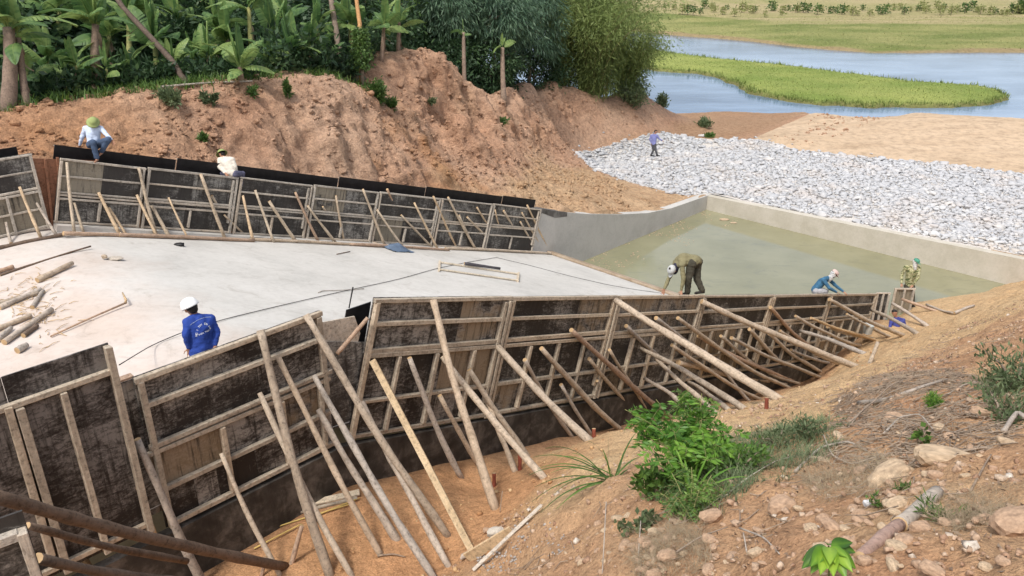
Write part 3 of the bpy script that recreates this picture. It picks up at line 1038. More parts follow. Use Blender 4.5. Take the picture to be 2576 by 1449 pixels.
G_FGRASS = mat_leaf('far_bank_blade', [(0.22, 0.25, 0.085), (0.29, 0.31, 0.115), (0.37, 0.37, 0.16)], 0.35, 0.6, 0.2)
M_BARK = mat_wood('grey_bark', (0.10, 0.075, 0.055), (0.24, 0.19, 0.15), (5, 5, 0.8))
M_BARKB = mat_wood('brown_banana_sheath', (0.09, 0.062, 0.048), (0.28, 0.21, 0.16), (8, 8, 0.6))
M_STEMG = mat_wood('green_banana_sheath', (0.13, 0.15, 0.05), (0.29, 0.29, 0.12), (8, 8, 0.6))
M_ORANGE = mat_wood('bare_orange_trunk', (0.33, 0.17, 0.07), (0.50, 0.30, 0.14), (5, 5, 0.6))

# turf on island and far bank (one mass each)
k = rng.choice(np.where(sd > 0.25)[0], 9000)
Pb = Pi[k] + np.stack([rng.uniform(-.2, .2, 9000), rng.uniform(-.3, .3, 9000), np.full(9000, -0.03)], 1)
V, Fc, Tn = blades(Pb, rng.uniform(0.06, 0.2, 9000), rng.uniform(0.05, 0.12, 9000), rng.uniform(0.3, 1.0, 9000), rng.uniform(0.5, 0.9, 9000))
o = link('island_grass', tinted('island_grass', V, Fc, Tn, [G_GRASS]))
o['kind'] = 'stuff'; o['label'] = 'bright short grass covering the island in the river'; o['category'] = 'grass'
k = rng.choice(np.where((sd > 0.05) & (sd < .75))[0], 3000)
Pb = Pi[k] + np.stack([rng.uniform(-.2, .2, 3000), rng.uniform(-.3, .3, 3000), np.full(3000, -0.03)], 1)
V, Fc, Tn = blades(Pb, rng.uniform(0.15, 0.55, 3000), rng.uniform(0.05, 0.11, 3000), rng.uniform(0.2, .9, 3000), rng.uniform(0.0, 0.5, 3000))
o = link('island_reeds', tinted('island_reeds', V, Fc, Tn, [G_GRASS]))
o['kind'] = 'stuff'; o['label'] = 'ragged reeds fringing the grassy river island'; o['category'] = 'reeds'
cand = np.where((Pn[:, 0] > -30) & (Pn[:, 0] < 110) & (tt > 1.0) & (tt < 40))[0]
k = rng.choice(cand, 14000)
Pb = Pn[k] + np.stack([rng.uniform(-.4, .4, 14000), rng.uniform(-.4, .4, 14000), np.full(14000, -0.03)], 1)
V, Fc, Tn = blades(Pb, rng.uniform(0.06, 0.22, 14000), rng.uniform(0.08, 0.2, 14000), rng.uniform(0.4, 1.2, 14000), rng.uniform(0.4, 0.9, 14000))
o = link('far_bank_grass', tinted('far_bank_grass', V, Fc, Tn, [G_FGRASS]))
o['kind'] = 'stuff'; o['label'] = 'pale grass growing on the far river bank'; o['category'] = 'grass'

# ------------------------------------------------------------------ concrete channel
def prism(name, top, thick_dir, mat):
    """closed polygon (world points) extruded along thick_dir"""
    n = len(top)
    V = np.concatenate([np.array(top), np.array(top) + np.asarray(thick_dir)])
    Fc = [tuple(range(n)), tuple(range(2 * n - 1, n - 1, -1))] + [(i, (i + 1) % n + 0, (i + 1) % n + n, i + n) for i in range(n)]
    me = mesh_from(name, V, Fc, [mat])
    bm = bmesh.new()
    bm.from_mesh(me)
    bmesh.ops.recalc_face_normals(bm, faces=bm.faces)
    bm.to_mesh(me)
    bm.free()
    return me


ssl = np.concatenate([np.arange(-36, SB - 1.6, 1.0), np.linspace(SB - 1.6, SB + 1.6, 22), np.arange(SB + 2, 0, 0.7), [0.0]])
wsl = np.linspace(-0.4, W + 0.02, 26)


def slab_z(s):
    k_ = 1.0
    d_ = s - SB
    return ZCREST - SL * np.where(d_ < -k_, 0, np.where(d_ > k_, d_, (d_ + k_) ** 2 / (4 * k_)))


Sg, Wg = np.meshgrid(ssl, wsl, indexing='ij')
Psl = O[None] + a[None] * Sg.ravel()[:, None] + c[None] * Wg.ravel()[:, None]
Psl[:, 2] = slab_z(Sg.ravel()) + 0.012 * fbm(Psl * 0.6, 3)
idx = np.arange(Sg.size).reshape(Sg.shape)
Qsl = np.stack([idx[:-1, :-1].ravel(), idx[:-1, 1:].ravel(), idx[1:, 1:].ravel(), idx[1:, :-1].ravel()], 1)
struct(link('concrete_slab', sub_mesh('concrete_slab', Psl, Qsl, [M_SLAB])))
struct(link('slab_end', prism('slab_end', [ch(0, -.4), ch(0, W + .02), ch(0, W + .02) - UP * 1.6, ch(0, -.4) - UP * 1.6], -a * .3, M_WALLC)))
kb = thing('kerb', 'low concrete kerb at the foot of the far formwork', 'kerb', ch(-9, .1))
child('kerb_block', prism('kerb_block', [ch(SB + .05, -.05, .11), ch(-1.4, -.05, .012), ch(-1.4, .30, .012), ch(SB + .05, .30, .11)], -nt * .2, M_SLAB), kb, Matrix.Identity(4))
o = thing('end_sill', 'low dirty brown concrete sill at the downstream end of the slab', 'sill', ch(0, 6))
child('sill_beam', box_mesh('sill_beam', 0.42, W - 0.06, 0.10, M_SILL, 0.0, 0.02), o, frame(ch(-0.24, W / 2, 0.052), asl, c, nt))
# footing that shows below the near formwork
fo = thing('footing', 'dark concrete footing under the near formwork wall', 'footing', ch(-10, W, -1))
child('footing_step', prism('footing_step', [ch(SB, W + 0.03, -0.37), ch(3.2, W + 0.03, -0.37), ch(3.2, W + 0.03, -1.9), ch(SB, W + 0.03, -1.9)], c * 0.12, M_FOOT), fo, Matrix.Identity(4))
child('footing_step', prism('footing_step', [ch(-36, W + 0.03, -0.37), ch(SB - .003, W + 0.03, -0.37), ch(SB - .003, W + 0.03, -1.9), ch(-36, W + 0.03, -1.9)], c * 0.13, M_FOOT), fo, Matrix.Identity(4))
# basin walls
prof = [(-1.5, 2.55), (-0.7, 2.46), (0.1, 2.18), (0.9, 1.93), (2.4, 1.5), (4.77, 0.92), (7.0, 0.45), (9.17, 0.20), (SEND + 0.4, 0.10)]
top = [O + a * s + UP * (z - O[2]) for s, z in prof] + [O + a * (SEND + 0.4) + UP * (-2.5 - O[2]), O + a * -1.5 + UP * (-2.5 - O[2])]
bw = thing('basin_side_wall', 'grey concrete side wall of the stilling basin running down from the formwork', 'wall', O + a * 5)
child('wall_face', prism('wall_face', top, -c * 0.42, M_WALLC), bw, Matrix.Identity(4))
child('coping', prism('coping', [O + a * s + c * .006 + UP * (z - O[2] + .012) for s, z in prof[:4]] + [O + a * s + c * .006 + UP * (z - O[2] - (.30 if i % 2 else .18)) for i, (s, z) in enumerate(prof[3::-1])], -c * 0.40, mat_concrete('wet_stain', [(0.09, 0.085, 0.075), (0.14, 0.13, 0.12), (0.24, 0.23, 0.21)], 2.0, True)), bw, Matrix.Identity(4))
ew = thing('basin_end_wall', 'pale concrete end wall of the stilling basin in front of the white stones', 'wall', O + a * SEND + c * 8)
z0e, z1e = 0.08, 0.66
child('wall_face', prism('wall_face', [O + a * SEND + c * 0.003 + UP * (z0e - O[2]), O + a * SEND + c * 18 + UP * (z1e - O[2]), O + a * SEND + c * 18 + UP * (-2.5 - O[2]), O + a * SEND + c * 0.003 + UP * (-2.5 - O[2])], a * 0.38, M_WALLE), ew, Matrix.Identity(4))


# ------------------------------------------------------------------ formwork panels
def panel(label, p0, ex, up, out, L, Hh, rails, studs, sheets, mply, mrail, rt=0.07, dep=0.07, group='', name='formwork_panel', stud_w=0.07):
    """p0: lower corner of the sheet; ex along, up, out = towards the battens.
    rails: (h, from, to); studs: (x, h0, h1); sheets: (x0, x1, h0, h1)"""
    o = thing(name, label, 'formwork panel', p0, group)
    for x0, x1, h0, h1 in sheets:
        ctr = p0 + ex * (x0 + x1) / 2 + up * (h0 + h1) / 2 + out * random.uniform(-0.004, 0.004)
        child('plywood_sheet', box_mesh('plywood_sheet', x1 - x0 - 0.006, 0.018, h1 - h0 - 0.006, random.choice(mply) if isinstance(mply, list) else mply, 0.0, 0.0), o, frame(ctr, ex, out, up))
    for (h, xa, xb) in rails:
        dp = dep * random.uniform(0.85, 1.1)
        ctr = p0 + ex * (xa + xb) / 2 + up * h + out * (0.012 + dp / 2)
        tilt = random.uniform(-0.006, 0.006)
        ex2 = unit(ex + up * tilt)
        child('rail', box_mesh('rail', xb - xa, dp, rt * random.uniform(0.85, 1.15), mrail, 0.004), o, frame(ctr, ex2, out, np.cross(ex2, out) * (1 if np.dot(np.cross(ex2, out), up) > 0 else -1)))
    for (x, h0, h1) in studs:
        dp = dep * random.uniform(0.9, 1.15) + 0.012
        ctr = p0 + ex * x + up * (h0 + h1) / 2 + out * (0.012 + dp / 2)
        u2 = unit(up + ex * random.uniform(-0.012, 0.012))
        child('stud', box_mesh('stud', h1 - h0, dp, stud_w * random.uniform(0.85, 1.15), mrail, 0.004), o, frame(ctr, u2, out, np.cross(u2, out)))
    return o


near_div = [-18.60, -15.76, -12.63, -9.20, -5.43, -1.26, 3.10]
near_names = ['first near chute formwork panel, with the fresh squared timber leaning on it',
              'second near chute formwork panel, right of the first double stud, with patched tan lower boards',
              'third near chute formwork panel, left of the bending man',
              'fourth near chute formwork panel, just right of the bending man',
              'fifth near chute formwork panel, left of the crouching worker in denim',
              'last long near chute formwork panel, below the crouching worker in denim']
for i in range(6):
    s0, s1 = near_div[i], near_div[i + 1]
    L = (s1 - s0) / math.cos(AL)
    p0 = ch(s0, W + 0.03, -0.34)
    Hh = H + 0.34 + 0.05 * (5 - i) / 5
    lo = 0.46 * Hh
    rails = [(Hh - 0.035, 0.0, L), (Hh - 0.40, 0.05, L - 0.05), (Hh - .80 + random.uniform(-.02, .02), 0.04, L - 0.04), (Hh - .89, 0.04, L - 0.04), (0.62, 0.04, L - 0.04), (0.06, 0.0, L)]
    studs = [(0.05, 0.0, Hh - 0.07), (L - 0.05, 0.0, Hh - 0.07), (L - 0.16, 0.30, Hh - 0.09)]
    nst = 3 if i < 3 else 4
    for k_ in range(1, nst + 1):
        studs.append((L * k_ / (nst + 1) + random.uniform(-.1, .1), 0.10, Hh - .93))
    if i in (0, 4):
        pass
    nshe = 3
    edges = [0] + sorted(random.uniform(0.2, 0.8) * L for _ in range(2)) + [L]
    sheets = [(0, L * 0.62, Hh - .85, Hh), (L * 0.62, L, Hh - .85, Hh)] + [(edges[j], edges[j + 1], 0.62, Hh - .85) for j in range(3)] + [(0, L * .35, 0, .62), (L * .35, L * .72, 0, .62), (L * .72, L, 0, .62)]
    panel(near_names[i], p0, asl, nt, c, L, Hh, rails, studs, sheets, M_PLYN, M_RAIL, 0.065, 0.065, 'formwork panels of the near wall')

# near crest (flat part): long wing panel, its return, and the tall panel at left
pw0 = ch(-21.45, W + 0.05, -0.34)
L = 2.52
Hh = H + 0.34
panel('wing formwork panel on the near crest, below the worker in the white helmet', pw0, a, UP, c, L, Hh,
      [(Hh - 0.035, 0, L), (Hh - 0.40, .05, L), (1.24, 0.0, L + .05), (1.14, -0.05, L + .02), (0.60, .05, L), (0.06, .05, L)],
      [(0.06, 0, Hh - .07), (L - 0.06, 0.9, Hh - .07), (0.9, 0.1, 1.1), (1.75, 0.1, 1.1), (2.35, .1, 1.1)],
      [(0, L, 1.19, Hh), (0, 0.9, 0.6, 1.19), (0.9, 1.75, 0.6, 1.19), (1.75, L, 0.6, 1.19), (0, 0.45, 0, 0.6), (0.45, .75, 0, .6), (.75, 1.3, 0, .6), (1.3, L, 0, 0.6)], M_PLYN, M_RAIL, 0.065, 0.065, 'formwork panels of the near wall')
wo_ = thing('gap_board', 'narrow grey board filling the gap between the wing and the chute formwork', 'board', ch(SB, W, 0))
child('board', prism('board', [ch(SB - .001, W - 0.02, -.1), ch(SB - .08, W - .02, 1.62), ch(SB + .0, W - .02, 1.60), ch(SB + .15, W - .02, 1.34), ch(SB + .02, W - 0.02, -.1)], -c * 0.02, M_RAILF), wo_, Matrix.Identity(4))
child('board', prism('board', [ch(SB - .12, W + 0.0, -.1), ch(SB - .12, W, 1.35), ch(SB + .25, W, 1.2), ch(SB + .25, W, -.1)], -c * 0.018, M_PLYF), wo_, Matrix.Identity(4))
child('backing_board', prism('backing_board', [ch(SB + .02, W - 0.25, .5), ch(SB + .02, W - .25, 1.62), ch(SB + .02, W - .25, 1.74) + asl * .42, ch(SB + .45, W - .25, .5)], -c * 0.018, M_BLACK), wo_, Matrix.Identity(4))

pt = ch(-24.4, W + 0.16, -0.15)
L, Hh = 2.75, 2.42 + 0.15
panel('tall dark formwork panel at the left edge with upright battens, rising above the wing', pt, a, UP, c, L, Hh,
      [(2.24, 0.0, L - .02), (0.12, 0, L)], [(L - .03, 0, Hh - .02), (L - 0.55, 0, 2.2), (L - 0.98, 0.0, 2.2), (L - 1.08, 0.3, 2.25), (L - 1.5, 0, 2.2), (L - 2.0, 0, 2.2), (L - 2.5, 0, 2.2)],
      [(0, L - 1.05, 0, Hh), (L - 1.05, L, 0, Hh)], M_PLYD, M_RAIL, 0.07, 0.07, 'formwork panels of the near wall')
# return piece between tall panel and wing
rp = thing('return_board', 'narrow dark return board between the tall panel and the wing formwork', 'board', ch(-21.6, W, 0))
child('board', box_mesh('board', 0.34, 0.02, H + .05, M_PLYN, 0, 0.0), rp, frame(ch(-21.58, W + .00, (H + .05) / 2 - .1), a, c, UP))
child('cap', box_mesh('cap', 0.26, 0.10, 0.03, M_POLER, 0, 0.004), rp, frame(ch(-21.55, W - .03, H - .02), a, c, UP))

# formwork panel at the bottom left corner, close to the camera
pc_ = at(68, 1318, 5.2)
exn = unit(np.array([0.80, 0.60, 0.0]))
outn = unit(np.array([0.60, -0.80, 0.0]))
L = 1.6
panel('grey framed formwork panel in the bottom left corner of the view, nearest of all', pc_ - exn * L - UP * 1.5, exn, UP, outn, L, 1.65,
      [(1.47, 0, L - .06), (0.9, 0, L - .06)], [(L - .035, 0, 1.5), (L - 0.9, 0, 1.44)], [(0, L, 0, 1.62)], M_PLYF, M_RAILF, 0.06, 0.06, 'formwork panels of the near wall', stud_w=0.065)

# end return panels at the downstream end
for i, (px0, px1, pyt, lab) in enumerate([(2204, 2240, 735, 'small upright end panel of the near wall, left of the man in camouflage'), (2250, 2302, 724, 'taller battened end panel below the man in the camouflage shirt')]):
    d_ = 29.6 + 1.0 * i
    pl, pr = at(px0, pyt, d_), at(px1, pyt, d_)
    L = float(np.linalg.norm(pr - pl))
    hh = 1.75
    panel(lab, pl - UP * hh, np.array([1.0, 0, 0]), UP, np.array([0, -1.0, 0]), L, hh, [(hh - 0.03, 0, L)], [(0.05, 0, hh - .06), (L * .5, 0, hh - .06), (L - .05, 0, hh - .06)], [(0, L, 0, hh)], M_PLYF, M_RAILF, 0.06, 0.06, 'formwork panels of the near wall')

# far wall
far_px = [135, 375, 605, 790, 955, 1110, 1240, 1362]
far_s = []
for x, y in zip(far_px, [402, 425, 445, 461, 475, 491, 503, 517]):
    p = onpl(x, y, ch(0, 0, 0), c)
    far_s.append(sw(p)[0] - H * math.sin(AL))
far_s[0] = SB + 0.04
far_names = ['first far chute formwork panel, below the seated man in the pale blue shirt', 'second far chute formwork panel, under the seated man in the white shirt', 'third far chute formwork panel, right of the man in the white shirt',
             'fourth far chute formwork panel, middle one of the far wall', 'fifth far chute formwork panel, behind the blue sheet on the slab', 'sixth far chute formwork panel, second from its downstream end', 'last far chute formwork panel, beside the concrete basin wall']
for i in range(7):
    s0, s1 = far_s[i], far_s[i + 1]
    L = (s1 - s0) / math.cos(AL) - 0.05
    k0 = 1 - i / 6.0
    p0 = ch(s0, 0.0, 0.005 + .11 * k0)
    Hh = H - .24 * k0
    rails = [(Hh - 0.03, 0, L), (Hh - 0.43, .04, L), (Hh - 0.83, .03, L), (Hh - 0.90, .03, L), (0.62, .04, L), (0.04, 0, L)]
    studs = [(0.04, 0, Hh - .06), (L - .04, 0, Hh - .06)]
    if i in (1, 2, 4, 6):
        studs.append((L - .14, 0.3, Hh - .1))
    studs.append((L * 0.5, .1, .58))
    mh = Hh - .86
    sheets = [(0, L * .5, mh, Hh), (L * .5, L, mh, Hh), (0, L * .45, 0, mh), (L * .45, L, 0, mh)]
    panel(far_names[i], p0, asl, nt, c, L, Hh, rails, studs, sheets, M_PLYF, M_RAILF, 0.05, 0.06, 'formwork panels of the far wall', stud_w=0.06)
L = 4.5
panel('far crest formwork panel at the left edge of the view, beside the brown gap', ch(SB - .02 - L, 0.0, 0.005), a, UP, c, L, H,
      [(H - .03, 0, L), (H - .42, 0, L), (1.0, 0, L), (.93, 0, L), (.5, 0, L), (.04, 0, L)], [(L - .04, 0, H - .06), (L - .75, 0, .95), (L - 1.6, 0, H - .06), (L - 2.6, 0, .95)],
      [(0, L / 2, .96, H), (L / 2, L, .96, H), (0, L / 2, 0, .96), (L / 2, L, 0, .96)], M_PLYF, M_RAILF, 0.05, 0.06, 'formwork panels of the far wall', stud_w=0.06)
gb = thing('gap_board', 'brown boards closing the wedge gap between the far formwork panels', 'board', ch(SB, 0, 0))
M_BROWN = mat_wood('brown_board', (0.10, 0.05, 0.032), (0.26, 0.13, 0.08), (1, 14, 14))
child('board', prism('board', [ch(SB - .2, -0.06, 0), ch(SB - .2, -.06, H - .1), ch(SB + .9, -.06, H - .1), ch(SB + .35, -.06, 0)], -c * 0.02, M_BROWN), gb, Matrix.Identity(4))
for q in (0.15, 0.42):
    child('stud', box_mesh('stud', H - .2, .05, .06, M_BROWN, .003), gb, frame(ch(SB, 0, 0) + a * q + UP * (H / 2 - .1) + c * -.02, unit(UP + a * .12), c, unit(a - UP * .12)))

# black rear form boards on the far wall
bl = [(-18.80, -15.9), (-15.88, -10.8), (-10.78, -7.2), (-7.18, -3.3), (-3.28, -1.35)]
bl_names = ['black form board behind the far wall, under the man in the pale blue shirt', 'long black form board behind the far wall, beside the man in white shirt', 'black film form board behind the middle of the far wall', 'black film form board near the downstream end of the far wall', 'last short black form board at the downstream end of the far wall']
REAR = 0.34
for (s0, s1), lab in zip(bl, bl_names):
    L = (s1 - s0) / math.cos(AL)
    o = thing('form_board', lab, 'form board', ch(s0, -0.4, 1.0), 'black rear form boards of the far wall')
    REAR = .34 - .22 * min(1, max(0, -(s0 + s1) / 2 / 18))
    ctr = ch((s0 + s1) / 2, -0.38, (H + REAR) / 2 + 0.3)
    child('plywood_sheet', box_mesh('plywood_sheet', L - .01, .018, H + REAR - .6, M_BLACK, 0, 0), o, frame(ctr, asl, c, nt))
    child('edge_batten', box_mesh('edge_batten', L - .02, .05, .03, M_RAILF, .002), o, frame(ch((s0 + s1) / 2, -.42, H + REAR - .03), asl, c, nt))
    child('end_batten', box_mesh('end_batten', H + REAR - .62, .03, .02, M_RAILF, .002), o, frame(ch(s1, -.385, (H + REAR) / 2 + .3) - asl * .012, nt, c, np.cross(nt, c)))
o = thing('form_board', 'black film form board behind the far crest panel at the left edge', 'form board', ch(-20, -.4, 1), 'black rear form boards of the far wall')
child('plywood_sheet', box_mesh('plywood_sheet', 4.4, .018, H + .12 - .6, M_BLACK, 0, 0), o, frame(ch(SB - 2.4, -.38, (H + .12) / 2 + .3), a, c, UP))
# rear boards and walk planks inside the near wall
o = thing('form_board', 'inner form board hidden behind the near chute formwork', 'form board', ch(-8, W - .4, .5), 'inner form boards of the near wall')
child('plywood_sheet', prism('plywood_sheet', [ch(SB + .6, W - .36, 0), ch(3, W - .36, 0), ch(3, W - .36, H - .22), ch(SB + .6, W - .36, H - .22)], -c * .018, M_BLACK), o, Matrix.Identity(4))


# ------------------------------------------------------------------ timber props
def pole_mesh(name, L, r0, r1, mat, bend=0.02, n=9, square=False, cutmat=None):
    if square:
        m_ = 6
        z = np.linspace(0, L, m_)
        pts = np.stack([bend * np.sin(z / L * 3), np.zeros(m_), z], 1)
        V, Fc, nb = tube(pts, np.linspace(r0, r1, m_) * 1.2, 4)
    else:
        m_ = max(7, int(L / 0.22))
        z = np.linspace(0, L, m_)
        ph = random.uniform(0, 6.28)
        u = z / L
        bx = bend * L * (np.sin(u * math.pi) * random.uniform(.3, 1) + 0.35 * np.sin(u * 7 + ph) * u * (1 - u) * 2)
        by = bend * L * (np.sin(u * math.pi) * random.uniform(-.6, .6) + 0.3 * np.sin(u * 9 + ph * 2) * u * (1 - u) * 2)
        pts = np.stack([bx, by, z], 1)
        rr = np.linspace(r0, r1, m_) * (1 + 0.13 * np.array([random.uniform(-1, 1) for _ in range(m_)]))
        V, Fc, nb = tube(pts, rr, n)
        V = V + (fbm(V * np.array([14, 14, 3]) + ph * 9, 2) * 0.10 * r0)[:, None] * unit(np.array([1.0, 1.0, 0]))
    me = mesh_from(name, V, Fc, [mat, cutmat or M_CUT], not square)
    mi = [0] * nb + [1] * (len(Fc) - nb)
    me.polygons.foreach_set('material_index', np.array(mi, np.int32))
    for p in me.polygons[nb:]:
        p.use_smooth = False
    return me


def pole(name, label, top, foot, r0, r1, mat, group, bend=0.012, square=False, cat='timber prop'):
    top, foot = np.asarray(top, float), np.asarray(foot, float)
    d = top - foot
    L = float(np.linalg.norm(d))
    x, y, z = axes_z(d, c)
    me = pole_mesh(name, L, r0, r1, mat, bend, 9, square)
    o = bpy.data.objects.new(name, me)
    COL.objects.link(o)
    o.matrix_basis = frame(foot, x, y, z)
    return tag(o, label, cat, group)


def mean_d(p):
    return float((np.asarray(p) - CP) @ Fv)


far_props = [  # top px, foot px, radius, look
    ((15, 560), (28, 612), .030, 'g'), ((49, 470), (102, 596), .032, 't'), ((92, 511), (141, 590), .030, 'g'),
    ((168, 408), (187, 586), .034, 'p'), ((187, 510), (210, 583), .028, 'p'), ((248, 484), (302, 590), .038, 't'), ((274, 522), (318, 591), .030, 't'),
    ((349, 422), (392, 592), .040, 'p'), ((344, 490), (396, 596), .030, 't'), ((382, 517), (427, 598), .042, 'p'), ((424, 497), (474, 602), .026, 't'),
    ((505, 438), (566, 600), .042, 'p'), ((533, 492), (592, 590), .032, 'p'), ((564, 541), (622, 596), .028, 'p'), ((611, 492), (637, 607), .034, 't'),
    ((642, 478), (689, 610), .036, 'p'), ((677, 506), (746, 610), .042, 'p'), ((743, 484), (802, 610), .034, 'r'), ((773, 517), (847, 614), .038, 'p'),
    ((812, 520), (861, 598), .028, 'p'), ((845, 492), (866, 610), .032, 'p'), ((913, 476), (969, 619), .036, 'p'), ((948, 527), (1016, 624), .036, 'p'),
    ((974, 476), (1038, 612), .040, 'r'), ((1009, 541), (1089, 624), .034, 'p'), ((1042, 510), (1101, 626), .036, 't'), ((1090, 494), (1148, 624), .038, 't'),
    ((1127, 496), (1198, 629), .042, 'p'), ((1155, 541), (1196, 628), .030, 'p'), ((1175, 546), (1259, 629), .036, 'p'), ((1200, 522), (1269, 628), .034, 't'),
    ((1245, 527), (1271, 628), .032, 't'), ((1267, 530), (1330, 631), .040, 'p'), ((1309, 558), (1354, 634), .034, 'p'), ((1313, 535), (1370, 635), .034, 'p'), ((1326, 516), (1384, 636), .034, 't')]
FLOOK = {'p': ('weathered', M_FPOLE), 'r': ('reddish', M_POLER), 't': ('pale tan', M_FPOLET), 'g': ('grey', M_POLEG)}
LOOK = {'p': ('weathered', M_POLE), 'r': ('reddish', M_POLER), 't': ('pale tan', M_POLET), 'g': ('grey', M_POLEG), 'd': ('dark', M_POLED)}
far_props.sort(key=lambda q: q[0][0])
plane_top = ch(0, 0.09, 0)


def num_word(i):
    tens = ['', 'ten', 'twenty', 'thirty', 'forty']
    if i < 20:
        return ORD[i]
    t_, u_ = divmod(i + 1, 10)
    return {2: 'twentieth', 3: 'thirtieth', 4: 'fortieth'}[t_] if u_ == 0 else tens[t_] + '-' + ORD[u_ - 1]


def slab_hit(px, py):
    p = onpl(px, py, ch(0, 3, 0), nt)
    if sw(p)[0] < SB:
        p = onz(px, py, ZCREST)
    return p


for i, ((tx, ty), (fx, fy), r, lk) in enumerate(far_props):
    T = onpl(tx, ty, plane_top, c)
    Ff = slab_hit(fx, fy)
    nm, mt = FLOOK[lk]
    n_ = len(far_props)
    where = f'{num_word(i)} prop from the left along the far wall' if i < n_ / 2 else f'{num_word(n_ - 1 - i)} prop from the right along the far wall'
    if i == n_ - 1:
        where = 'rightmost prop of the far wall, against the basin wall'
    pole('timber_prop', f'slim {nm} pole, {where}', T, Ff, r * 1.25, r * 1.0, mt, 'timber props of the far formwork wall', 0.010)

# foot logs lying along the prop feet
logs = [((-60, 642), (182, 590), .05, 'd'), ((160, 592), (480, 600), .05, 'r'), ((300, 596), (640, 609), .055, 'r'), ((630, 606), (900, 619), .05, 'p'), ((880, 618), (1130, 632), .052, 'r'), ((1120, 628), (1395, 641), .052, 'p')]
for (p, q, r, lk), lab in zip(logs, ['log lying at the prop feet on the far crest, running out of view at left', 'reddish log lying at the prop feet right of the slab bend', 'long reddish log lying at the prop feet under the man in the white shirt', 'log lying at the prop feet in the middle of the far wall', 'reddish log at the prop feet behind the blue sheet', 'last log at the prop feet, ending at the basin edge']):
    P0, P1 = slab_hit(*p), slab_hit(*q)
    pole('foot_log', lab, P1 + UP * r, P0 + UP * r, r, r * .85, LOOK[lk][1], 'logs laid along the feet of the far props', 0.006, cat='log')
for (p, q, r, lk, lab) in [((888, 600), (960, 620), .035, 'p', 'short loose pole lying behind the props near the far wall middle'), ((1150, 560), (1290, 630), .03, 'r', 'thin low brace lying among the last far props'), ((990, 580), (1060, 618), .03, 'r', 'thin low brace among the far props behind the blue sheet')]:
    P0, P1 = slab_hit(*q), slab_hit(*p)
    pole('brace_pole', lab, P1 + UP * .12, P0 + UP * .04, r, r * .8, LOOK[lk][1], 'loose braces at the far wall', 0.01, cat='pole')

near_props = [
    ((76, 1155), (222, 1418), .042, 'r', None), ((345, 1105), (512, 1470), .055, 'g', None), ((347, 1224), (441, 1460), .035, 't', None), ((556, 1140), (708, 1452), .036, 'p', None),
    ((653, 988), (888, 1452), .045, 'p', None), ((655, 830), (833, 1452), .060, 'p', None), ((790, 945), (1092, 1452), .050, 'g', None), ((800, 1030), (1002, 1363), .055, 'g', None),
    ((770, 792), (1125, 1345), .055, 'p', None), ((912, 1012), (1127, 1420), .050, 'g', None), ((938, 908), (1186, 1384), .055, 's', None), ((1090, 755), (1247, 1278), .065, 'p', None),
    ((1106, 995), (1206, 1170), .045, 'p', None), ((1113, 898), (1370, 1203), .055, 'p', None), ((1217, 984), (1297, 1189), .050, 'p', None), ((1252, 872), (1485, 1110), .065, 'p', None),
    ((1411, 967), (1488, 1095), .040, 'g', None), ((1362, 876), (1560, 1080), .062, 'p', None), ((1437, 830), (1690, 1052), .062, 'r', None), ((1502, 958), (1580, 1030), .036, 'g', None), ((1533, 880), (1640, 1050), .040, 'p', None),
    ((1548, 755), (1962, 1005), .075, 'p', None), ((1650, 800), (1940, 990), .055, 'g', None), ((1612, 877), (1866, 1025), .055, 'p', None), ((1706, 912), (1992, 968), .075, 'p', None), ((1758, 845), (2012, 960), .065, 'r', None),
    ((1765, 758), (2157, 923), .080, 'p', None), ((1813, 845), (1975, 965), .055, 'p', None), ((1885, 828), (2020, 955), .060, 'p', None), ((1938, 773), (2085, 905), .060, 'r', None), ((1935, 839), (2065, 935), .060, 'p', None),
    ((1800, 905), (1885, 1010), .045, 'g', None), ((2001, 795), (2164, 869), .055, 'p', None), ((2011, 832), (2171, 889), .065, 'g', None), ((2081, 822), (2194, 851), .055, 'p', None), ((2086, 753), (2273, 844), .070, 'p', None),
    ((2192, 780), (2307, 840), .065, 'p', None), ((2244, 763), (2331, 819), .065, 'g', None), ((2268, 752), (2354, 782), .060, 'r', None),
    ((1690, 868), (1912, 1004), .05, 'p', None), ((1840, 850), (2062, 948), .055, 'p', None), ((1962, 832), (2112, 916), .05, 'p', None), ((2040, 800), (2204, 856), .05, 't', None), ((1622, 952), (1752, 1048), .045, 'g', None), ((1482, 902), (1604, 1050), .045, 'p', None), ((1730, 960), (1832, 1032), .045, 'p', None), ((1880, 905), (2010, 965), .05, 'p', None), ((1575, 820), (1790, 1005), .05, 'g', None), ((1705, 800), (1985, 975), .055, 'p', None), ((1320, 905), (1440, 1100), .045, 'g', None), ((1180, 930), (1330, 1150), .05, 'p', None), ((1030, 900), (1160, 1200), .05, 'g', None), ((1990, 880), (2085, 912), .05, 'g', None), ((2130, 790), (2240, 848), .05, 'p', None), ((1650, 905), (1800, 1040), .045, 'p', None), ((700, 900), (960, 1400), .045, 'p', None)]
near_props.sort(key=lambda q: q[0][0])
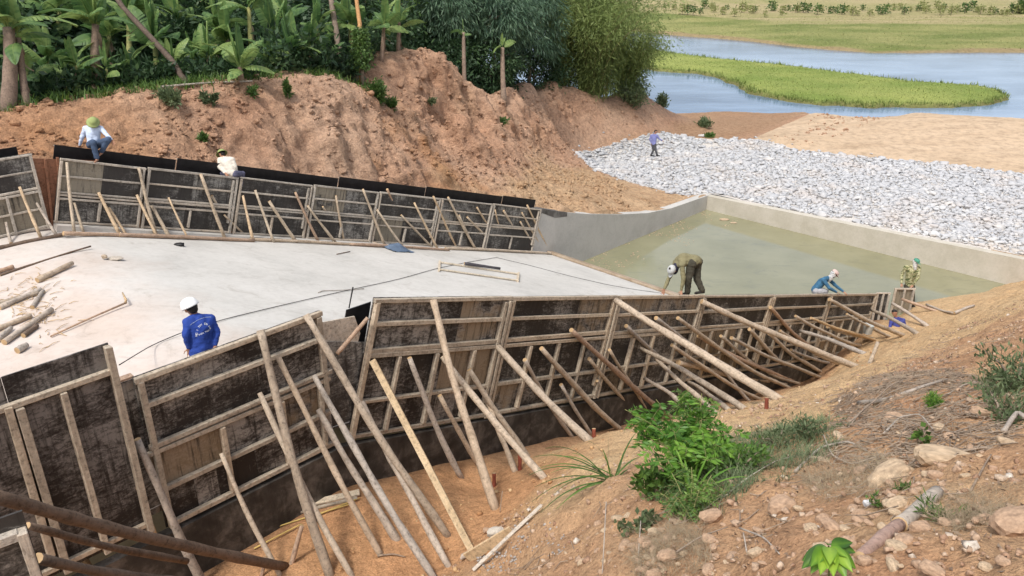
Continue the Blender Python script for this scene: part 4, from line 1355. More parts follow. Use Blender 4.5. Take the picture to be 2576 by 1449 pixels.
for i, ((tx, ty), (fx, fy), r, lk, _) in enumerate(near_props):
    T = onpl(tx, ty, ch(0, W + 0.17, 0), c)
    Ff = onfun(fx, fy, near_ground)
    n_ = len(near_props)
    where = f'{num_word(i)} from the left along the near wall' if i < n_ / 2 else f'{num_word(n_ - 1 - i)} from the right along the near wall'
    if lk == 's':
        pole('timber_prop', 'squared fresh yellow timber leaning on the first near chute panel', T, Ff, .052, .055, M_SAWN, 'timber props of the near formwork wall', 0.0, True)
        continue
    nm, mt = LOOK[lk]
    size = 'thick' if r > 0.058 else 'medium' if r > .045 else 'thin'
    d_ = unit(Ff - T)
    pole('timber_prop', f'{size} {nm} prop, {where}', T, Ff + d_ * 0.12, r * 1.05, r * .82, mt, 'timber props of the near formwork wall', 0.018)

# logs at the lower left, from the corner panel into the trench
big = [((-40, 1240), 5.9, (718, 1430), .066, .055, 'd', 'thick dark weathered log lying across the lower left props'), ((69, 1322), 6.6, (470, 1412), .040, .032, 'd', 'thin dark pole under the thick log at lower left'), ((95, 1404), 5.9, (450, 1462), .05, .04, 'd', 'dark pole lowest at the bottom left edge')]
for (p, d0, q, ra, rb, lk, lab) in big:
    T = at(*p, d0)
    Ff = onfun(*q, near_ground) + UP * 0.03
    if lab.startswith('thin dark'):
        Ff = at(*q, 8.8)
    if lab.startswith('dark pole'):
        Ff = at(*q, 8.2)
    pole('log', lab, T, Ff, ra, rb, LOOK[lk][1], 'dark logs at the lower left', 0.012, cat='log')
for (p, q, r, lk, lab, nm) in [((760, 1321), (729, 1425), .035, 'r', 'short leaning peg beside the end of the thick dark log', 'peg'), ((2209, 860), (2185, 919), .05, 'p', 'short split stake standing on the sand berm', 'stake'),
                           ((668, 1400), (655, 1452), .025, 'r', 'little peg in front of the thick dark log', 'peg'), ((2302, 822), (2294, 842), .05, 't', 'short stub of timber standing by the last prop feet', 'stake')]:
    Ff = onfun(*q, near_ground)
    d0 = mean_d(Ff)
    pole(nm, lab, at(*p, d0), Ff - UP * .05, r, r * .9, LOOK[lk][1], None, 0.01, cat='stake')
M_RED = mat_plain('rust_red_paint', (0.22, 0.06, 0.035), 0.8)
for (p, q, lab) in [((1243, 1190), (1243, 1226), 'red brown stake in the trench floor beside the thick prop'), ((1308, 1140), (1308, 1188), 'red brown stake under the long leaning prop'), ((1494, 1078), (1494, 1104), 'red brown stake at the edge of the sand berm'), ((2072, 1002), (2072, 1010), 'stub of a red brown stake by the prop feet on the berm'), ((1929, 1000), (1929, 1030), 'brown stake in the dark trench behind the bush')]:
    Ff = onfun(*q, near_ground)
    pole('stake', lab, at(*p, mean_d(Ff)), Ff - UP * .08, .032, .032, M_RED, 'red brown stakes in the trench', 0, cat='stake')


# ------------------------------------------------------------------ rocks
def rock_mesh(name, mat, sub=2, rough=0.35, flat=0.7, seed=0):
    bm = bmesh.new()
    bmesh.ops.create_icosphere(bm, subdivisions=sub, radius=1.0)
    V = np.array([v.co[:] for v in bm.verts])
    V = V * (1 + rough * fbm(V * 0.9 + seed * 7.7, 3))[:, None]
    V = np.sign(V) * np.abs(V) ** 0.85
    V[:, 2] *= flat
    for v, q in zip(bm.verts, V):
        v.co = q
    me = bpy.data.meshes.new(name)
    bm.to_mesh(me)
    bm.free()
    me.materials.append(mat)
    return me


ICO = bmesh.new()
bmesh.ops.create_icosphere(ICO, subdivisions=1, radius=1.0)
icoV = np.array([v.co[:] for v in ICO.verts])
icoF = np.array([[v.index for v in f.verts] for f in ICO.faces])
ICO.free()
bm = bmesh.new()
bmesh.ops.create_cube(bm, size=1.5)
bmesh.ops.bevel(bm, geom=bm.edges[:], offset=0.32, segments=1, affect='EDGES')
bmesh.ops.triangulate(bm, faces=bm.faces)
cubV = np.array([v.co[:] for v in bm.verts])
cubF = np.array([[v.index for v in f.verts] for f in bm.faces])
bm.free()


def scatter_rocks(C_, R_, flat=0.6, base=(icoV, icoF), jit=0.3):
    n = len(C_)
    bv, bf = base
    q = rng.normal(size=(n, 4))
    q /= np.linalg.norm(q, axis=1)[:, None]
    w_, x, y, z = q.T
    Rm = np.stack([1 - 2 * (y * y + z * z), 2 * (x * y - z * w_), 2 * (x * z + y * w_), 2 * (x * y + z * w_), 1 - 2 * (x * x + z * z), 2 * (y * z - x * w_), 2 * (x * z - y * w_), 2 * (y * z + x * w_), 1 - 2 * (x * x + y * y)], 1).reshape(n, 3, 3)
    V = bv[None] * (1 + rng.uniform(-jit, jit, (n, len(bv), 1))) * rng.uniform(0.65, 1.25, (n, 1, 3))
    V = np.einsum('nij,nkj->nki', Rm, V) * R_[:, None, None]
    V[:, :, 2] *= flat
    V = V + C_[:, None]
    Fc = (bf[None] + (np.arange(n) * len(bv))[:, None, None]).reshape(-1, 3)
    return V, Fc


# white stones of the apron: the nearest 300 one by one, the rest as one mass
bb = np.array(stone_poly)
lo_, hi_ = bb.min(0), bb.max(0)
cand = rng.uniform(lo_, hi_, (150000, 2))
cand = cand[inpoly(cand[:, 0], cand[:, 1], stone_poly)]
fr = (np.abs(cand[:, 0]) < cand[:, 1] * 0.95)
cand = cand[fr]
cs_ = (cand - O[:2]) @ a[:2]
cand = cand[(cs_ > 13.25) | ((cand - O[:2]) @ c[:2] < -.35)]
# drop stones in bare sandy patches
pn = fbm(np.stack([cand[:, 0] * 0.18, cand[:, 1] * 0.18, np.zeros(len(cand))], 1) + 21, 3)
cand = cand[(pn < 0.30 + .15 * rng.random(len(pn)))]
# thin to a poisson-like spread by grid cells
cell = 0.17
key = np.floor(cand / cell).astype(int)
_, ui = np.unique(key[:, 0] * 100003 + key[:, 1], return_index=True)
cand = cand[ui]
_st = rng.random(len(cand)) < .07
cand[_st] += rng.normal(size=(int(_st.sum()), 2)) * .55
cand = cand[((cand - O[:2]) @ a[:2] > 13.1) | ((cand - O[:2]) @ c[:2] < -.6)]
zst = far_ground(cand[:, 0], cand[:, 1])
dist = np.linalg.norm(cand, axis=1)
order = np.argsort(dist)
cand, zst = cand[order], zst[order]
Rr = np.clip(rng.lognormal(math.log(0.10), 0.42, len(cand)), 0.045, 0.28)
Cs = np.stack([cand[:, 0], cand[:, 1], zst + Rr * 0.22 + rng.uniform(-0.01, 0.03, len(cand))], 1)
Vs, _ = scatter_rocks(Cs, Rr, 0.52, (cubV, cubF), .38)
# a stone's own colour
m_st, t, b = newmat('white_rubble_stone')
ai = nd(t, 'ShaderNodeAttribute', attribute_name='tint')
oi = t.nodes.new('ShaderNodeObjectInfo')
adn = nd(t, 'ShaderNodeMath', operation='ADD')
t.links.new(ai.outputs['Fac'], adn.inputs[0])
t.links.new(oi.outputs['Random'], adn.inputs[1])
cst = ramp(t, adn.outputs[0], [(0.0, (0.42, 0.42, 0.415)), (0.25, (0.50, 0.505, 0.51)), (0.5, (0.61, 0.615, 0.62)), (0.7, (0.52, 0.475, 0.42)), (0.85, (0.60, 0.595, 0.585)), (1.0, (0.47, 0.475, 0.485))])
nz_ = noise(t, coords(t, kind='World'), 5.0, 4)
cst = mixc(t, 0.35, cst, ramp(t, nz_, [(0.35, (0.65, 0.64, 0.62)), (0.6, (1, 1, 1))]), 'MULTIPLY')
dn_ = noise(t, coords(t, kind='World'), .35, 5, .7)
cst = mixc(t, ramp(t, dn_, [(.50, (0, 0, 0)), (.66, (.45, .45, .45))]), cst, (0.56, 0.48, 0.41))
setc(t, b, cst, 0.85, 0.2)
NI = 300
for i in range(NI):
    ctr = Cs[i]
    me = mesh_from('stone', Vs[i] - ctr, cubF, [m_st])
    o = bpy.data.objects.new('stone', me)
    COL.objects.link(o)
    o.parent = APRON
    o.location = ctr
nr = len(Cs) - NI
Vr = Vs[NI:].reshape(-1, 3)
Fr = (cubF[None] + (np.arange(nr) * len(cubV))[:, None, None]).reshape(-1, 3)
me = tinted('stone_mass', Vr, Fr, np.repeat(rng.uniform(0, 1, nr), len(cubV)), [m_st])
o = link('stone_mass', me)
o.parent = APRON
o['kind'] = 'stuff'

# pebbles, clods and gravel on the near bank
def near_scatter(n, fn_keep):
    s = rng.uniform(-26, 4, n)
    w = rng.uniform(W + 1.2, W + 9.3, n)
    P = O[None, :2] + s[:, None] * a[None, :2] + w[:, None] * c[None, :2]
    k_ = fn_keep(s, w, P)
    return s[k_], w[k_], P[k_]


def zdisp(P2):
    """height of the finished near ground (with its relief) by nearest grid vertex"""
    d_ = P2 - O[:2]
    s, w = d_ @ a[:2], d_ @ c[:2]
    i = np.clip(np.searchsorted(ssC, s), 1, len(ssC) - 1)
    i = i - (np.abs(ssC[i - 1] - s) < np.abs(ssC[i] - s))
    j = np.clip(np.searchsorted(wwC, w), 1, len(wwC) - 1)
    j = j - (np.abs(wwC[j - 1] - w) < np.abs(wwC[j] - w))
    return PC.reshape(len(ssC), len(wwC), 3)[i, j, 2]


nP = fbm(np.zeros((1, 3)), 1)
s_, w_, P2 = near_scatter(52000, lambda s, w, P: (fbm(np.stack([P[:, 0] * 0.9, P[:, 1] * .9, P[:, 0] * 0], 1) + 31, 3) + rng.uniform(-.35, .35, len(P)) > 0.02) & (w > W + 3.4 + 0.1 * np.clip(s + 14, 0, 20) + (s < -17) * -0.8))
P2 = P2[:17000]
R2 = np.clip(rng.lognormal(math.log(0.0115), 0.62, len(P2)), 0.005, 0.042)
Cg = np.stack([P2[:, 0], P2[:, 1], zdisp(P2) + R2 * 0.2], 1)
V, Fc = scatter_rocks(Cg, R2, 0.7, (cubV, cubF), 0.38)
m_pb, t, b = newmat('bank_gravel')
ai = nd(t, 'ShaderNodeAttribute', attribute_name='tint')
gn_ = noise(t, coords(t, kind='World'), 40, 4)
gcol_ = ramp(t, gn_, [(0.3, (.55, .52, .5)), (.6, (1.1, 1.1, 1.1))])
setc(t, b, mixc(t, 1.0, gcol_, ramp(t, ai.outputs['Fac'], [(0.0, (0.30, 0.18, 0.115)), (0.4, (0.39, 0.26, 0.175)), (0.8, (0.46, 0.33, 0.23)), (0.96, (0.50, 0.39, 0.29)), (1.0, (0.60, 0.54, 0.46))]), 'MULTIPLY'), 0.9, 0.15)
o = link('gravel', tinted('gravel', V.reshape(-1, 3), Fc, np.repeat(rng.uniform(0, 1, len(P2)), len(cubV)), [m_pb]))
o['kind'] = 'stuff'; o['label'] = 'loose pebbles and clods strewn over the near bank'; o['category'] = 'gravel'

# clods on trench floor and sand berm
s_, w_, P2 = near_scatter(9000, lambda s, w, P: (w < W + 3.6))
P2 = P2[:1500]
R2 = np.clip(rng.lognormal(math.log(0.014), 0.5, len(P2)), 0.006, 0.05)
V, Fc = scatter_rocks(np.stack([P2[:, 0], P2[:, 1], zdisp(P2) + R2 * 0.2], 1), R2, 0.7)
m_cl, t, b = newmat('sand_clod')
ai = nd(t, 'ShaderNodeAttribute', attribute_name='tint')
setc(t, b, ramp(t, ai.outputs['Fac'], [(0.0, (0.36, 0.19, 0.09)), (0.5, (0.48, 0.31, 0.16)), (1.0, (0.56, 0.40, 0.23))]), 0.95, 0.1)
o = link('sand_clods', tinted('sand_clods', V.reshape(-1, 3), Fc, np.repeat(rng.uniform(0, 1, len(P2)), len(icoV)), [m_cl]))
o['kind'] = 'stuff'; o['label'] = 'small crumbs of soil on the trench floor and sand berm'; o['category'] = 'soil'

rocks = [((2240, 1205), .17, M_ROCKP, 'flat yellowish rock, largest by the green grass tuft on the bank', (1.25, .6, .55), .5), ((2395, 1170), .19, M_ROCKP, 'long pale rock slab right of the yellowish rock', (1.5, .6, .45), -.4), ((1965, 1285), .10, M_ROCK, 'rounded tan stone left of the big log', (1.1, .85, .7), .1),
         ((2560, 1320), .10, M_ROCK, 'big pale boulder half buried at the right edge', (1.3, .9, .6), .2), ((2185, 1268), .035, M_STONE, 'small white stone shining beside the log', (1.1, .8, .7), 0), ((2368, 1145), .07, M_ROCKP, 'thin white flake of rock on the litter', (1.4, .6, .3), .1),
         ((2070, 1310), .05, M_ROCK, 'angular brown stone in the pebbles left of the log', (1, .9, .8), .4), ((2160, 1295), .045, M_ROCK, 'brown cobble just under the white stone', (1.1, .8, .8), .2), ((1570, 1388), .055, M_ROCK, 'cobble at the bottom left end of the cobble patch', (1.2, .9, .7), 1),
         ((1620, 1372), .06, M_ROCK, 'cobble in the patch below the grass clump', (1.0, .9, .8), .3), ((1680, 1402), .07, M_ROCK, 'wide cobble in the patch below the grass clump', (1.3, .8, .7), .2), ((1505, 1330), .05, M_ROCK, 'cobble left of the dry stalk', (1, .9, .8), .1),
         ((1790, 1300), .075, M_ROCK, 'tan rock below the bushy weeds', (1.3, .8, .7), .3), ((2130, 1385), .05, M_ROCK, 'cobble just above the bottom leafy plant', (1, 1, .8), 1.3), ((2270, 1385), .05, M_ROCK, 'cobble right of the bottom leafy plant', (1.2, .9, .8), .7), ((2310, 1345), .05, M_ROCK, 'cobble against the lower side of the big log', (1.1, .9, .8), .1),
         ((2050, 930), .08, M_ROCK, 'brown clod at the prop feet on the berm', (1.1, .9, .7), .1), ((1225, 1335), .05, M_ROCK, 'clod behind the little plank', (1.2, .9, .7), .2), ((2250, 1060), .09, M_ROCK, 'dull rock in the twig litter', (1.3, .8, .6), .3), ((2480, 1040), .10, M_ROCK, 'dull rock on the upper right bank', (1.3, .8, .6), -.2)]
for i, ((px, py), r, mt, lab, sc3, rot) in enumerate(rocks):
    p = onfun(px, py, near_ground)
    p[2] = max(p[2], float(zdisp(np.array([p[:2]]))[0])) + r * .12
    me = rock_mesh('rock', mt, 3 if r > .09 else 2, 0.45, 1.0, i)
    o = link('rock', me)
    o.matrix_basis = Matrix.Translation(Vector(p)) @ Matrix.Rotation(rot, 4, 'Z') @ Matrix.Diagonal((r * sc3[0], r * sc3[1], r * sc3[2], 1))
    tag(o, lab, 'rock', 'rocks on the near bank')


# cobbles bedded in the near bank, each one a piece of the ground
GROUND = [o for o in COL.objects if o.name == 'ground'][0]
cob = [rock_mesh('stone', M_ROCK if i % 3 else M_ROCKP, 2, 0.5, .8, 60 + i) for i in range(8)]
spots = [(rng.normal(1640, 110), rng.normal(1390, 45)) for _ in range(95)] + [(rng.normal(2200, 150), rng.normal(1360, 50)) for _ in range(60)] + [(rng.normal(2330, 140), rng.normal(1180, 60)) for _ in range(55)] + [(rng.uniform(1450, 2570), rng.uniform(1150, 1445)) for _ in range(60)]
for px, py in spots:
    if not (1380 < px < 2590 and 1060 < py < 1470) or (px < 1900 and py < 1300):
        continue
    p = onfun(px, py, near_ground)
    r = float(np.clip(rng.lognormal(math.log(.026), .45), .012, .065))
    p[2] = float(zdisp(np.array([p[:2]]))[0]) + r * .15
    o = bpy.data.objects.new('stone', cob[int(rng.integers(0, 8))])
    COL.objects.link(o)
    o.parent = GROUND
    o.matrix_basis = Matrix.Translation(Vector(p)) @ Matrix.Rotation(rng.uniform(0, 6.28), 4, 'Z') @ Matrix.Rotation(rng.uniform(-.4, .4), 4, 'X') @ Matrix.Diagonal((r * rng.uniform(.9, 1.5), r * rng.uniform(.7, 1.0), r * rng.uniform(.6, .9), 1))

# crumbled clods lying on the far bank and the sandy tongue
_k = rng.choice(len(PA), 40000)
_Pk = PA[_k]
_ok = (_Pk[:, 2] > .2) & (_Pk[:, 1] > 17) & (_Pk[:, 1] < 62) & (np.abs(_Pk[:, 0]) < _Pk[:, 1] * .72) & (pdist2(_Pk, wood_poly) < .3) & (wA_v[_k] < -.5) & (fbm(_Pk * .6 + 33, 3) > -.08) & ~inpoly(_Pk[:, 0], _Pk[:, 1], stone_poly)
_Pk, _sk = _Pk[_ok][:5200], soilA[_k][_ok][:5200]
_R = np.clip(rng.lognormal(math.log(.05), .5, len(_Pk)), .02, .17)
V, Fc = scatter_rocks(_Pk + UP * (_R * .15)[:, None], _R, .75, (cubV, cubF), .35)
o = link('earth_clods', sub_mesh('earth_clods', V.reshape(-1, 3), Fc, [M_BANK], np.repeat(_sk, len(cubV), 0), False))
o['kind'] = 'stuff'; o['label'] = 'crumbled clods of clay lying on the far cut bank'; o['category'] = 'soil'

# ------------------------------------------------------------------ banana plants
def banana_leaf(name, seed, mat, torn=0.5, droop=0.75, wid=0.155, hang=False):
    r = random.Random(seed)
    n = 15
    us = np.linspace(0.12, 1.0, n + 1)

    def mid(u):
        return np.array([u * (1 - 0.16 * droop * u), 0.03 * math.sin(u * 3 + seed), 0.34 * u - droop * 0.62 * u * u])

    V, Fc, Tn = [], [], []
    # petiole and midrib
    mp = np.array([mid(u) for u in np.linspace(0, 1, 9)])
    tv, tf, _ = tube(mp, np.linspace(0.016, 0.003, 9), 5, False)
    V += list(tv)
    Fc += tf
    Tn += [0.85] * len(tv)

    def hw(u):
        return wid * max(0.0, math.sin(math.pi * min(1, ((u - 0.1) / 0.9) ** 0.75))) ** 0.62

    for side in (-1, 1):
        gap = 0.0
        sag = 0.0
        for i in range(n):
            u0, u1 = us[i], us[i + 1]
            if r.random() < torn * 0.55:
                gap = (u1 - u0) * r.uniform(0.1, 0.55)
                sag = r.uniform(0.0, 0.22)
            else:
                gap *= 0.1
            m0, m1 = mid(u0), mid(u1)
            w0, w1 = hw(u0), hw(u1)
            sh = 0.05
            d0 = np.array([sh, side * w0, -w0 * (0.25 + sag)])
            d1 = np.array([sh - gap, side * w1, -w1 * (0.25 + sag)])
            h0, h1 = m0 + d0 * 0.55 + UP * 0.02, m1 + d1 * 0.55 + UP * 0.02
            b_ = len(V)
            V += [m0, m1, h1, h0, m1 + d1, m0 + d0]
            Fc += [(b_, b_ + 1, b_ + 2, b_ + 3), (b_ + 3, b_ + 2, b_ + 4, b_ + 5)]
            k_ = (0.30, 0.55, 0.75, 0.42)[seed % 4] + r.uniform(-.14, .14)
            Tn += [k_ + .1, k_ + .1, k_, k_, k_ - .05, k_ - .05]
    return tinted(name, np.array(V), Fc, Tn, [mat])


LEAVES = [banana_leaf('leaf', i, G_BAN, (0.35, 0.7, 1.2)[i % 3], (0.55, 1.0, 1.35)[i % 3 - 1], (0.185, 0.20, 0.17)[i % 3]) for i in range(7)]
UPLEAF = [banana_leaf('leaf', 20 + i, G_BAN, 0.15, 0.15, 0.13) for i in range(3)]
DEADLEAF = [banana_leaf('dead_leaf', 40 + i, G_DRY, 1.0, 1.4, 0.10) for i in range(3)]


def place_leaf(root, me, base, az, el, L, roll=0.0, nm='leaf'):
    x = np.array([math.sin(az) * math.cos(el), math.cos(az) * math.cos(el), math.sin(el)])
    y = unit(np.cross(UP, x))
    z = np.cross(x, y)
    y2 = y * math.cos(roll) + z * math.sin(roll)
    z2 = np.cross(x, y2)
    return child(nm, me, root, frame(base, x * L, y2 * L, z2 * L))


def banana(label, base, top, r, nleaf, L_, stem='brown', dead=3, upr=2, spread=(0.1, 0.75), seed=0, crown=True):
    rr = random.Random(seed)
    L = L_ * .98
    nleaf += 1
    dead += 4
    base, top = np.asarray(base, float), np.asarray(top, float)
    o = thing('banana_plant', label, 'banana plant', base, 'banana plants on the far bank')
    m_ = 9
    u = np.linspace(0, 1, m_)
    side = np.array([rr.uniform(-1, 1), rr.uniform(-1, 1), 0]) * 0.06
    pts = base[None] * (1 - u[:, None]) + top[None] * u[:, None] + side[None] * np.sin(u * math.pi)[:, None]
    rad = r * (1.15 - 0.45 * u) * (1 + 0.08 * np.array([rr.uniform(-1, 1) for _ in range(m_)]))
    pts[0] -= UP * 0.25
    V, Fc, _ = tube(pts - base, rad, 9)
    child('trunk', mesh_from('trunk', V, Fc, [M_STEMG if stem == 'green' else M_BARKB], True), o, Matrix.Translation(Vector(base)))
    if crown:
        ga = rr.uniform(0, 6.28)
        for i in range(nleaf):
            az = ga + i * 2.4 + rr.uniform(-.3, .3)
            el = math.radians(rr.uniform(*[90 * q for q in spread]))
            place_leaf(o, rr.choice(LEAVES), top + UP * rr.uniform(-.3, .05), az, el, L * rr.uniform(.55, 1.15), rr.uniform(-.9, .9))
        for i in range(upr):
            place_leaf(o, rr.choice(UPLEAF), top, rr.uniform(0, 6.28), math.radians(rr.uniform(62, 84)), L * rr.uniform(.7, 1.0), rr.uniform(-1, 1))
    for i in range(dead):
        h = rr.uniform(.35, .98)
        p = base * (1 - h) + top * h
        place_leaf(o, rr.choice(DEADLEAF), p, rr.uniform(0, 6.28), math.radians(rr.uniform(-86, -62)), L * rr.uniform(.35, .6), 0, 'dead_leaf')
    return o


def fg(px, py, d):
    """point on the far ground straight below the survey point"""
    p = at(px, py, d)
    p[2] = float(far_ground(p[0], p[1])) - 0.05
    return p


bananas = [  # base px, base py, depth, top px, top py, radius, leaves, length, stem, dead, upright, label
    (28, 318, 22.2, 22, 70, .20, 7, 1.7, 'brown', 5, 2, 'thick old brown banana trunk at the left edge with hanging dead sheaths'),
    (76, 300, 22.4, 46, 95, .10, 4, 1.2, 'brown', 2, 1, 'slim reddish banana trunk just right of the thick old one'),
    (200, 252, 24.2, 190, 165, .06, 6, 1.0, 'green', 0, 1, 'young green banana plant left of the brown ragged trunk'),
    (246, 262, 24.6, 240, 62, .14, 8, 1.7, 'brown', 4, 2, 'banana plant with ragged brown trunk at the lip of the cut'),
    (286, 258, 24.6, 268, 175, .06, 5, 1.0, 'green', 1, 1, 'young banana sucker at the foot of the ragged brown trunk'),
    (392, 225, 27.0, 388, 105, .09, 9, 1.7, 'green', 2, 3, 'broad banana plant with spreading green leaves left of the leaning trunk'),
    (608, 240, 25.8, 602, 168, .085, 9, 1.35, 'brown', 3, 2, 'short banana plant standing on the lip above the man in the white shirt'),
    (642, 205, 28.5, 626, 20, .10, 7, 1.5, 'green', 2, 1, 'tall banana plant with yellowish stem at the top of the view'),
    (738, 205, 28.6, 734, 125, .085, 8, 1.4, 'brown', 3, 2, 'banana plant right of the short one, with a dry skirt'),
    (690, 195, 30.5, 690, 90, .09, 7, 1.6, 'green', 1, 2, 'banana plant half hidden behind the lip plants'),
    (960, 165, 35.0, 966, 62, .09, 8, 1.5, 'brown', 2, 2, 'banana plant behind the left slope of the spoil mound'),
    (1003, 150, 36.5, 1004, 55, .09, 7, 1.5, 'brown', 2, 1, 'banana plant right behind the spoil mound'),
    (1168, 196, 40.3, 1166, 82, .11, 3, 0.9, 'brown', 6, 0, 'dying banana trunk with one tattered leaf behind the mound'),
    (1268, 232, 43.8, 1264, 120, .15, 2, 1.0, 'brown', 6, 0, 'brown shaggy banana trunk at the right foot of the mound'),
    (120, 262, 25.5, 118, 150, .08, 8, 1.5, 'green', 1, 2, 'banana plant with dull leaves between the old trunk and the young plant'),
    (480, 215, 29.5, 490, 150, .08, 6, 1.4, 'green', 2, 1, 'banana plant with low leaves right of the leaning trunk'),
    (545, 205, 31.0, 545, 60, .10, 8, 1.7, 'green', 1, 2, 'banana plant in the shade behind the short lip plant'),
    (330, 225, 29.0, 322, 40, .11, 8, 1.9, 'green', 1, 2, 'tall banana plant at the top of the view behind the ragged trunk'),
    (150, 235, 30.0, 150, 30, .11, 8, 1.9, 'green', 1, 2, 'tall dark banana plant near the upper left corner'),
    (800, 185, 32.0, 800, 70, .10, 8, 1.5, 'green', 1, 2, 'banana plant beside the grey tree trunk')]
bananas += [(60, 292, 23.6, 66, 180, .07, 7, 1.2, 'green', 1, 1, 'low banana plant between the two old trunks at the left edge'), (165, 262, 24.4, 172, 215, .05, 6, .9, 'green', 1, 1, 'tiny banana sucker beside the young plant at left'),
            (325, 255, 25.4, 330, 178, .06, 7, 1.1, 'green', 2, 1, 'small banana plant right of the ragged brown trunk'), (440, 236, 26.6, 436, 165, .07, 7, 1.2, 'brown', 4, 1, 'dry skirted banana at the foot of the leaning trunk'),
            (520, 228, 27.4, 524, 140, .08, 7, 1.3, 'brown', 5, 1, 'shaggy banana plant with hanging dead leaves left of the short lip plant'), (575, 218, 28.6, 572, 100, .09, 8, 1.5, 'brown', 4, 2, 'banana plant close behind the short lip plant'),
            (672, 208, 28.2, 676, 150, .07, 7, 1.1, 'green', 3, 1, 'low banana plant between the yellow stem and the skirted one'), (775, 200, 29.6, 780, 120, .08, 7, 1.3, 'brown', 5, 1, 'shaggy banana plant left of the grey tree trunk'),
            (820, 195, 30.6, 822, 130, .07, 6, 1.1, 'green', 3, 1, 'small banana plant at the foot of the grey trunk'), (890, 190, 33.0, 880, 60, .10, 8, 1.6, 'green', 2, 2, 'banana plant behind the vine covered post'),
            (265, 235, 29.5, 275, 90, .10, 8, 1.7, 'green', 2, 2, 'dark banana plant filling the gap right of the ragged trunk'), (60, 240, 30.0, 80, 90, .10, 8, 1.7, 'green', 2, 2, 'dark banana plant behind the two old trunks'),
            (440, 205, 32.0, 450, 60, .10, 8, 1.7, 'green', 2, 2, 'tall banana plant behind the dark leaning trunk'), (700, 185, 33.5, 720, 40, .10, 8, 1.6, 'green', 2, 2, 'tall banana plant at the top of the view left of the grey trunk')]
for i, (bx, by, d, tx, ty, r, nl, L, stem, dead, upr, lab) in enumerate(bananas):
    b0 = fg(bx, by, d)
    d0 = mean_d(b0)
    banana(lab, b0, at(tx, ty, d0 - 0.1), r, nl, L, stem, dead, upr + 1, (0.12, 0.82), i)


# ------------------------------------------------------------------ trees
def crown_leaves(ctr, rad, nclump, nleaf, L, Wd, clump_r, down=0.25, shell=0.55):
    q = rng.normal(size=(nclump, 3))
    q /= np.linalg.norm(q, axis=1)[:, None]
    q *= (shell + (1 - shell) * rng.random((nclump, 1)) ** 0.7) * (1 + 0.22 * fbm(q * 1.7 + ctr[None] * .37, 3))[:, None]
    CC = ctr + q * np.asarray(rad)
    k_ = rng.integers(0, nclump, nleaf)
    g = rng.normal(size=(nleaf, 3)) * clump_r * np.array([1, 1, .75])
    P = CC[k_] + g
    D = g / clump_r * 0.5 + (P - ctr) / np.asarray(rad) * 0.6 + rng.normal(size=(nleaf, 3)) * 0.5
    D[:, 2] -= down * 2
    tint = np.clip(0.5 + rng.normal(size=nleaf) * 0.13 + (rng.random(nclump) - .5)[k_] * 0.35, 0, 1)
    return leaf_cloud(P, D, L * rng.uniform(.7, 1.25, nleaf), Wd * rng.uniform(.7, 1.25, nleaf), tint)


def tree(name, label, base, ctr, rad, nclump, nleaf, L, Wd, cr, mat, trunk_r=0.12, group=None, down=0.25, bark=None, shell=0.55, cat='tree'):
    base, ctr = np.asarray(base, float), np.asarray(ctr, float)
    o = thing(name, label, cat, base, group)
    m_ = 8
    u = np.linspace(0, 1, m_)[:, None]
    tipp = ctr + UP * rad[2] * 0.2
    pts = base * (1 - u) + tipp * u + np.array([0.12, 0.08, 0]) * np.sin(u * 4)
    pts[0] -= UP * .3
    V, Fc, _ = tube(pts - base, np.linspace(trunk_r, trunk_r * .35, m_), 8)
    Vs_, Fs_ = [V], list(Fc)
    off = len(V)
    for j in range(6):
        h = 0.35 + 0.1 * j
        p = base * (1 - h) + tipp * h
        an = j * 2.4
        q = p + np.array([math.cos(an) * rad[0] * .6, math.sin(an) * rad[1] * .6, rad[2] * .35])
        mv, mf, _ = tube(np.array([p, (p + q) / 2 + UP * .1, q]) - base, [trunk_r * .45, trunk_r * .3, trunk_r * .12], 6)
        Vs_.append(mv)
        Fs_ += [tuple(x + off for x in f) for f in mf]
        off += len(mv)
    child('trunk', mesh_from('trunk', np.concatenate(Vs_), Fs_, [bark or M_BARK], True), o, Matrix.Translation(Vector(base)))
    V, Fc, Tn = crown_leaves(ctr, rad, nclump, nleaf, L, Wd, cr, down, shell)
    child('crown', tinted('crown', V - base, Fc, Tn, [mat]), o, Matrix.Translation(Vector(base)))
    return o


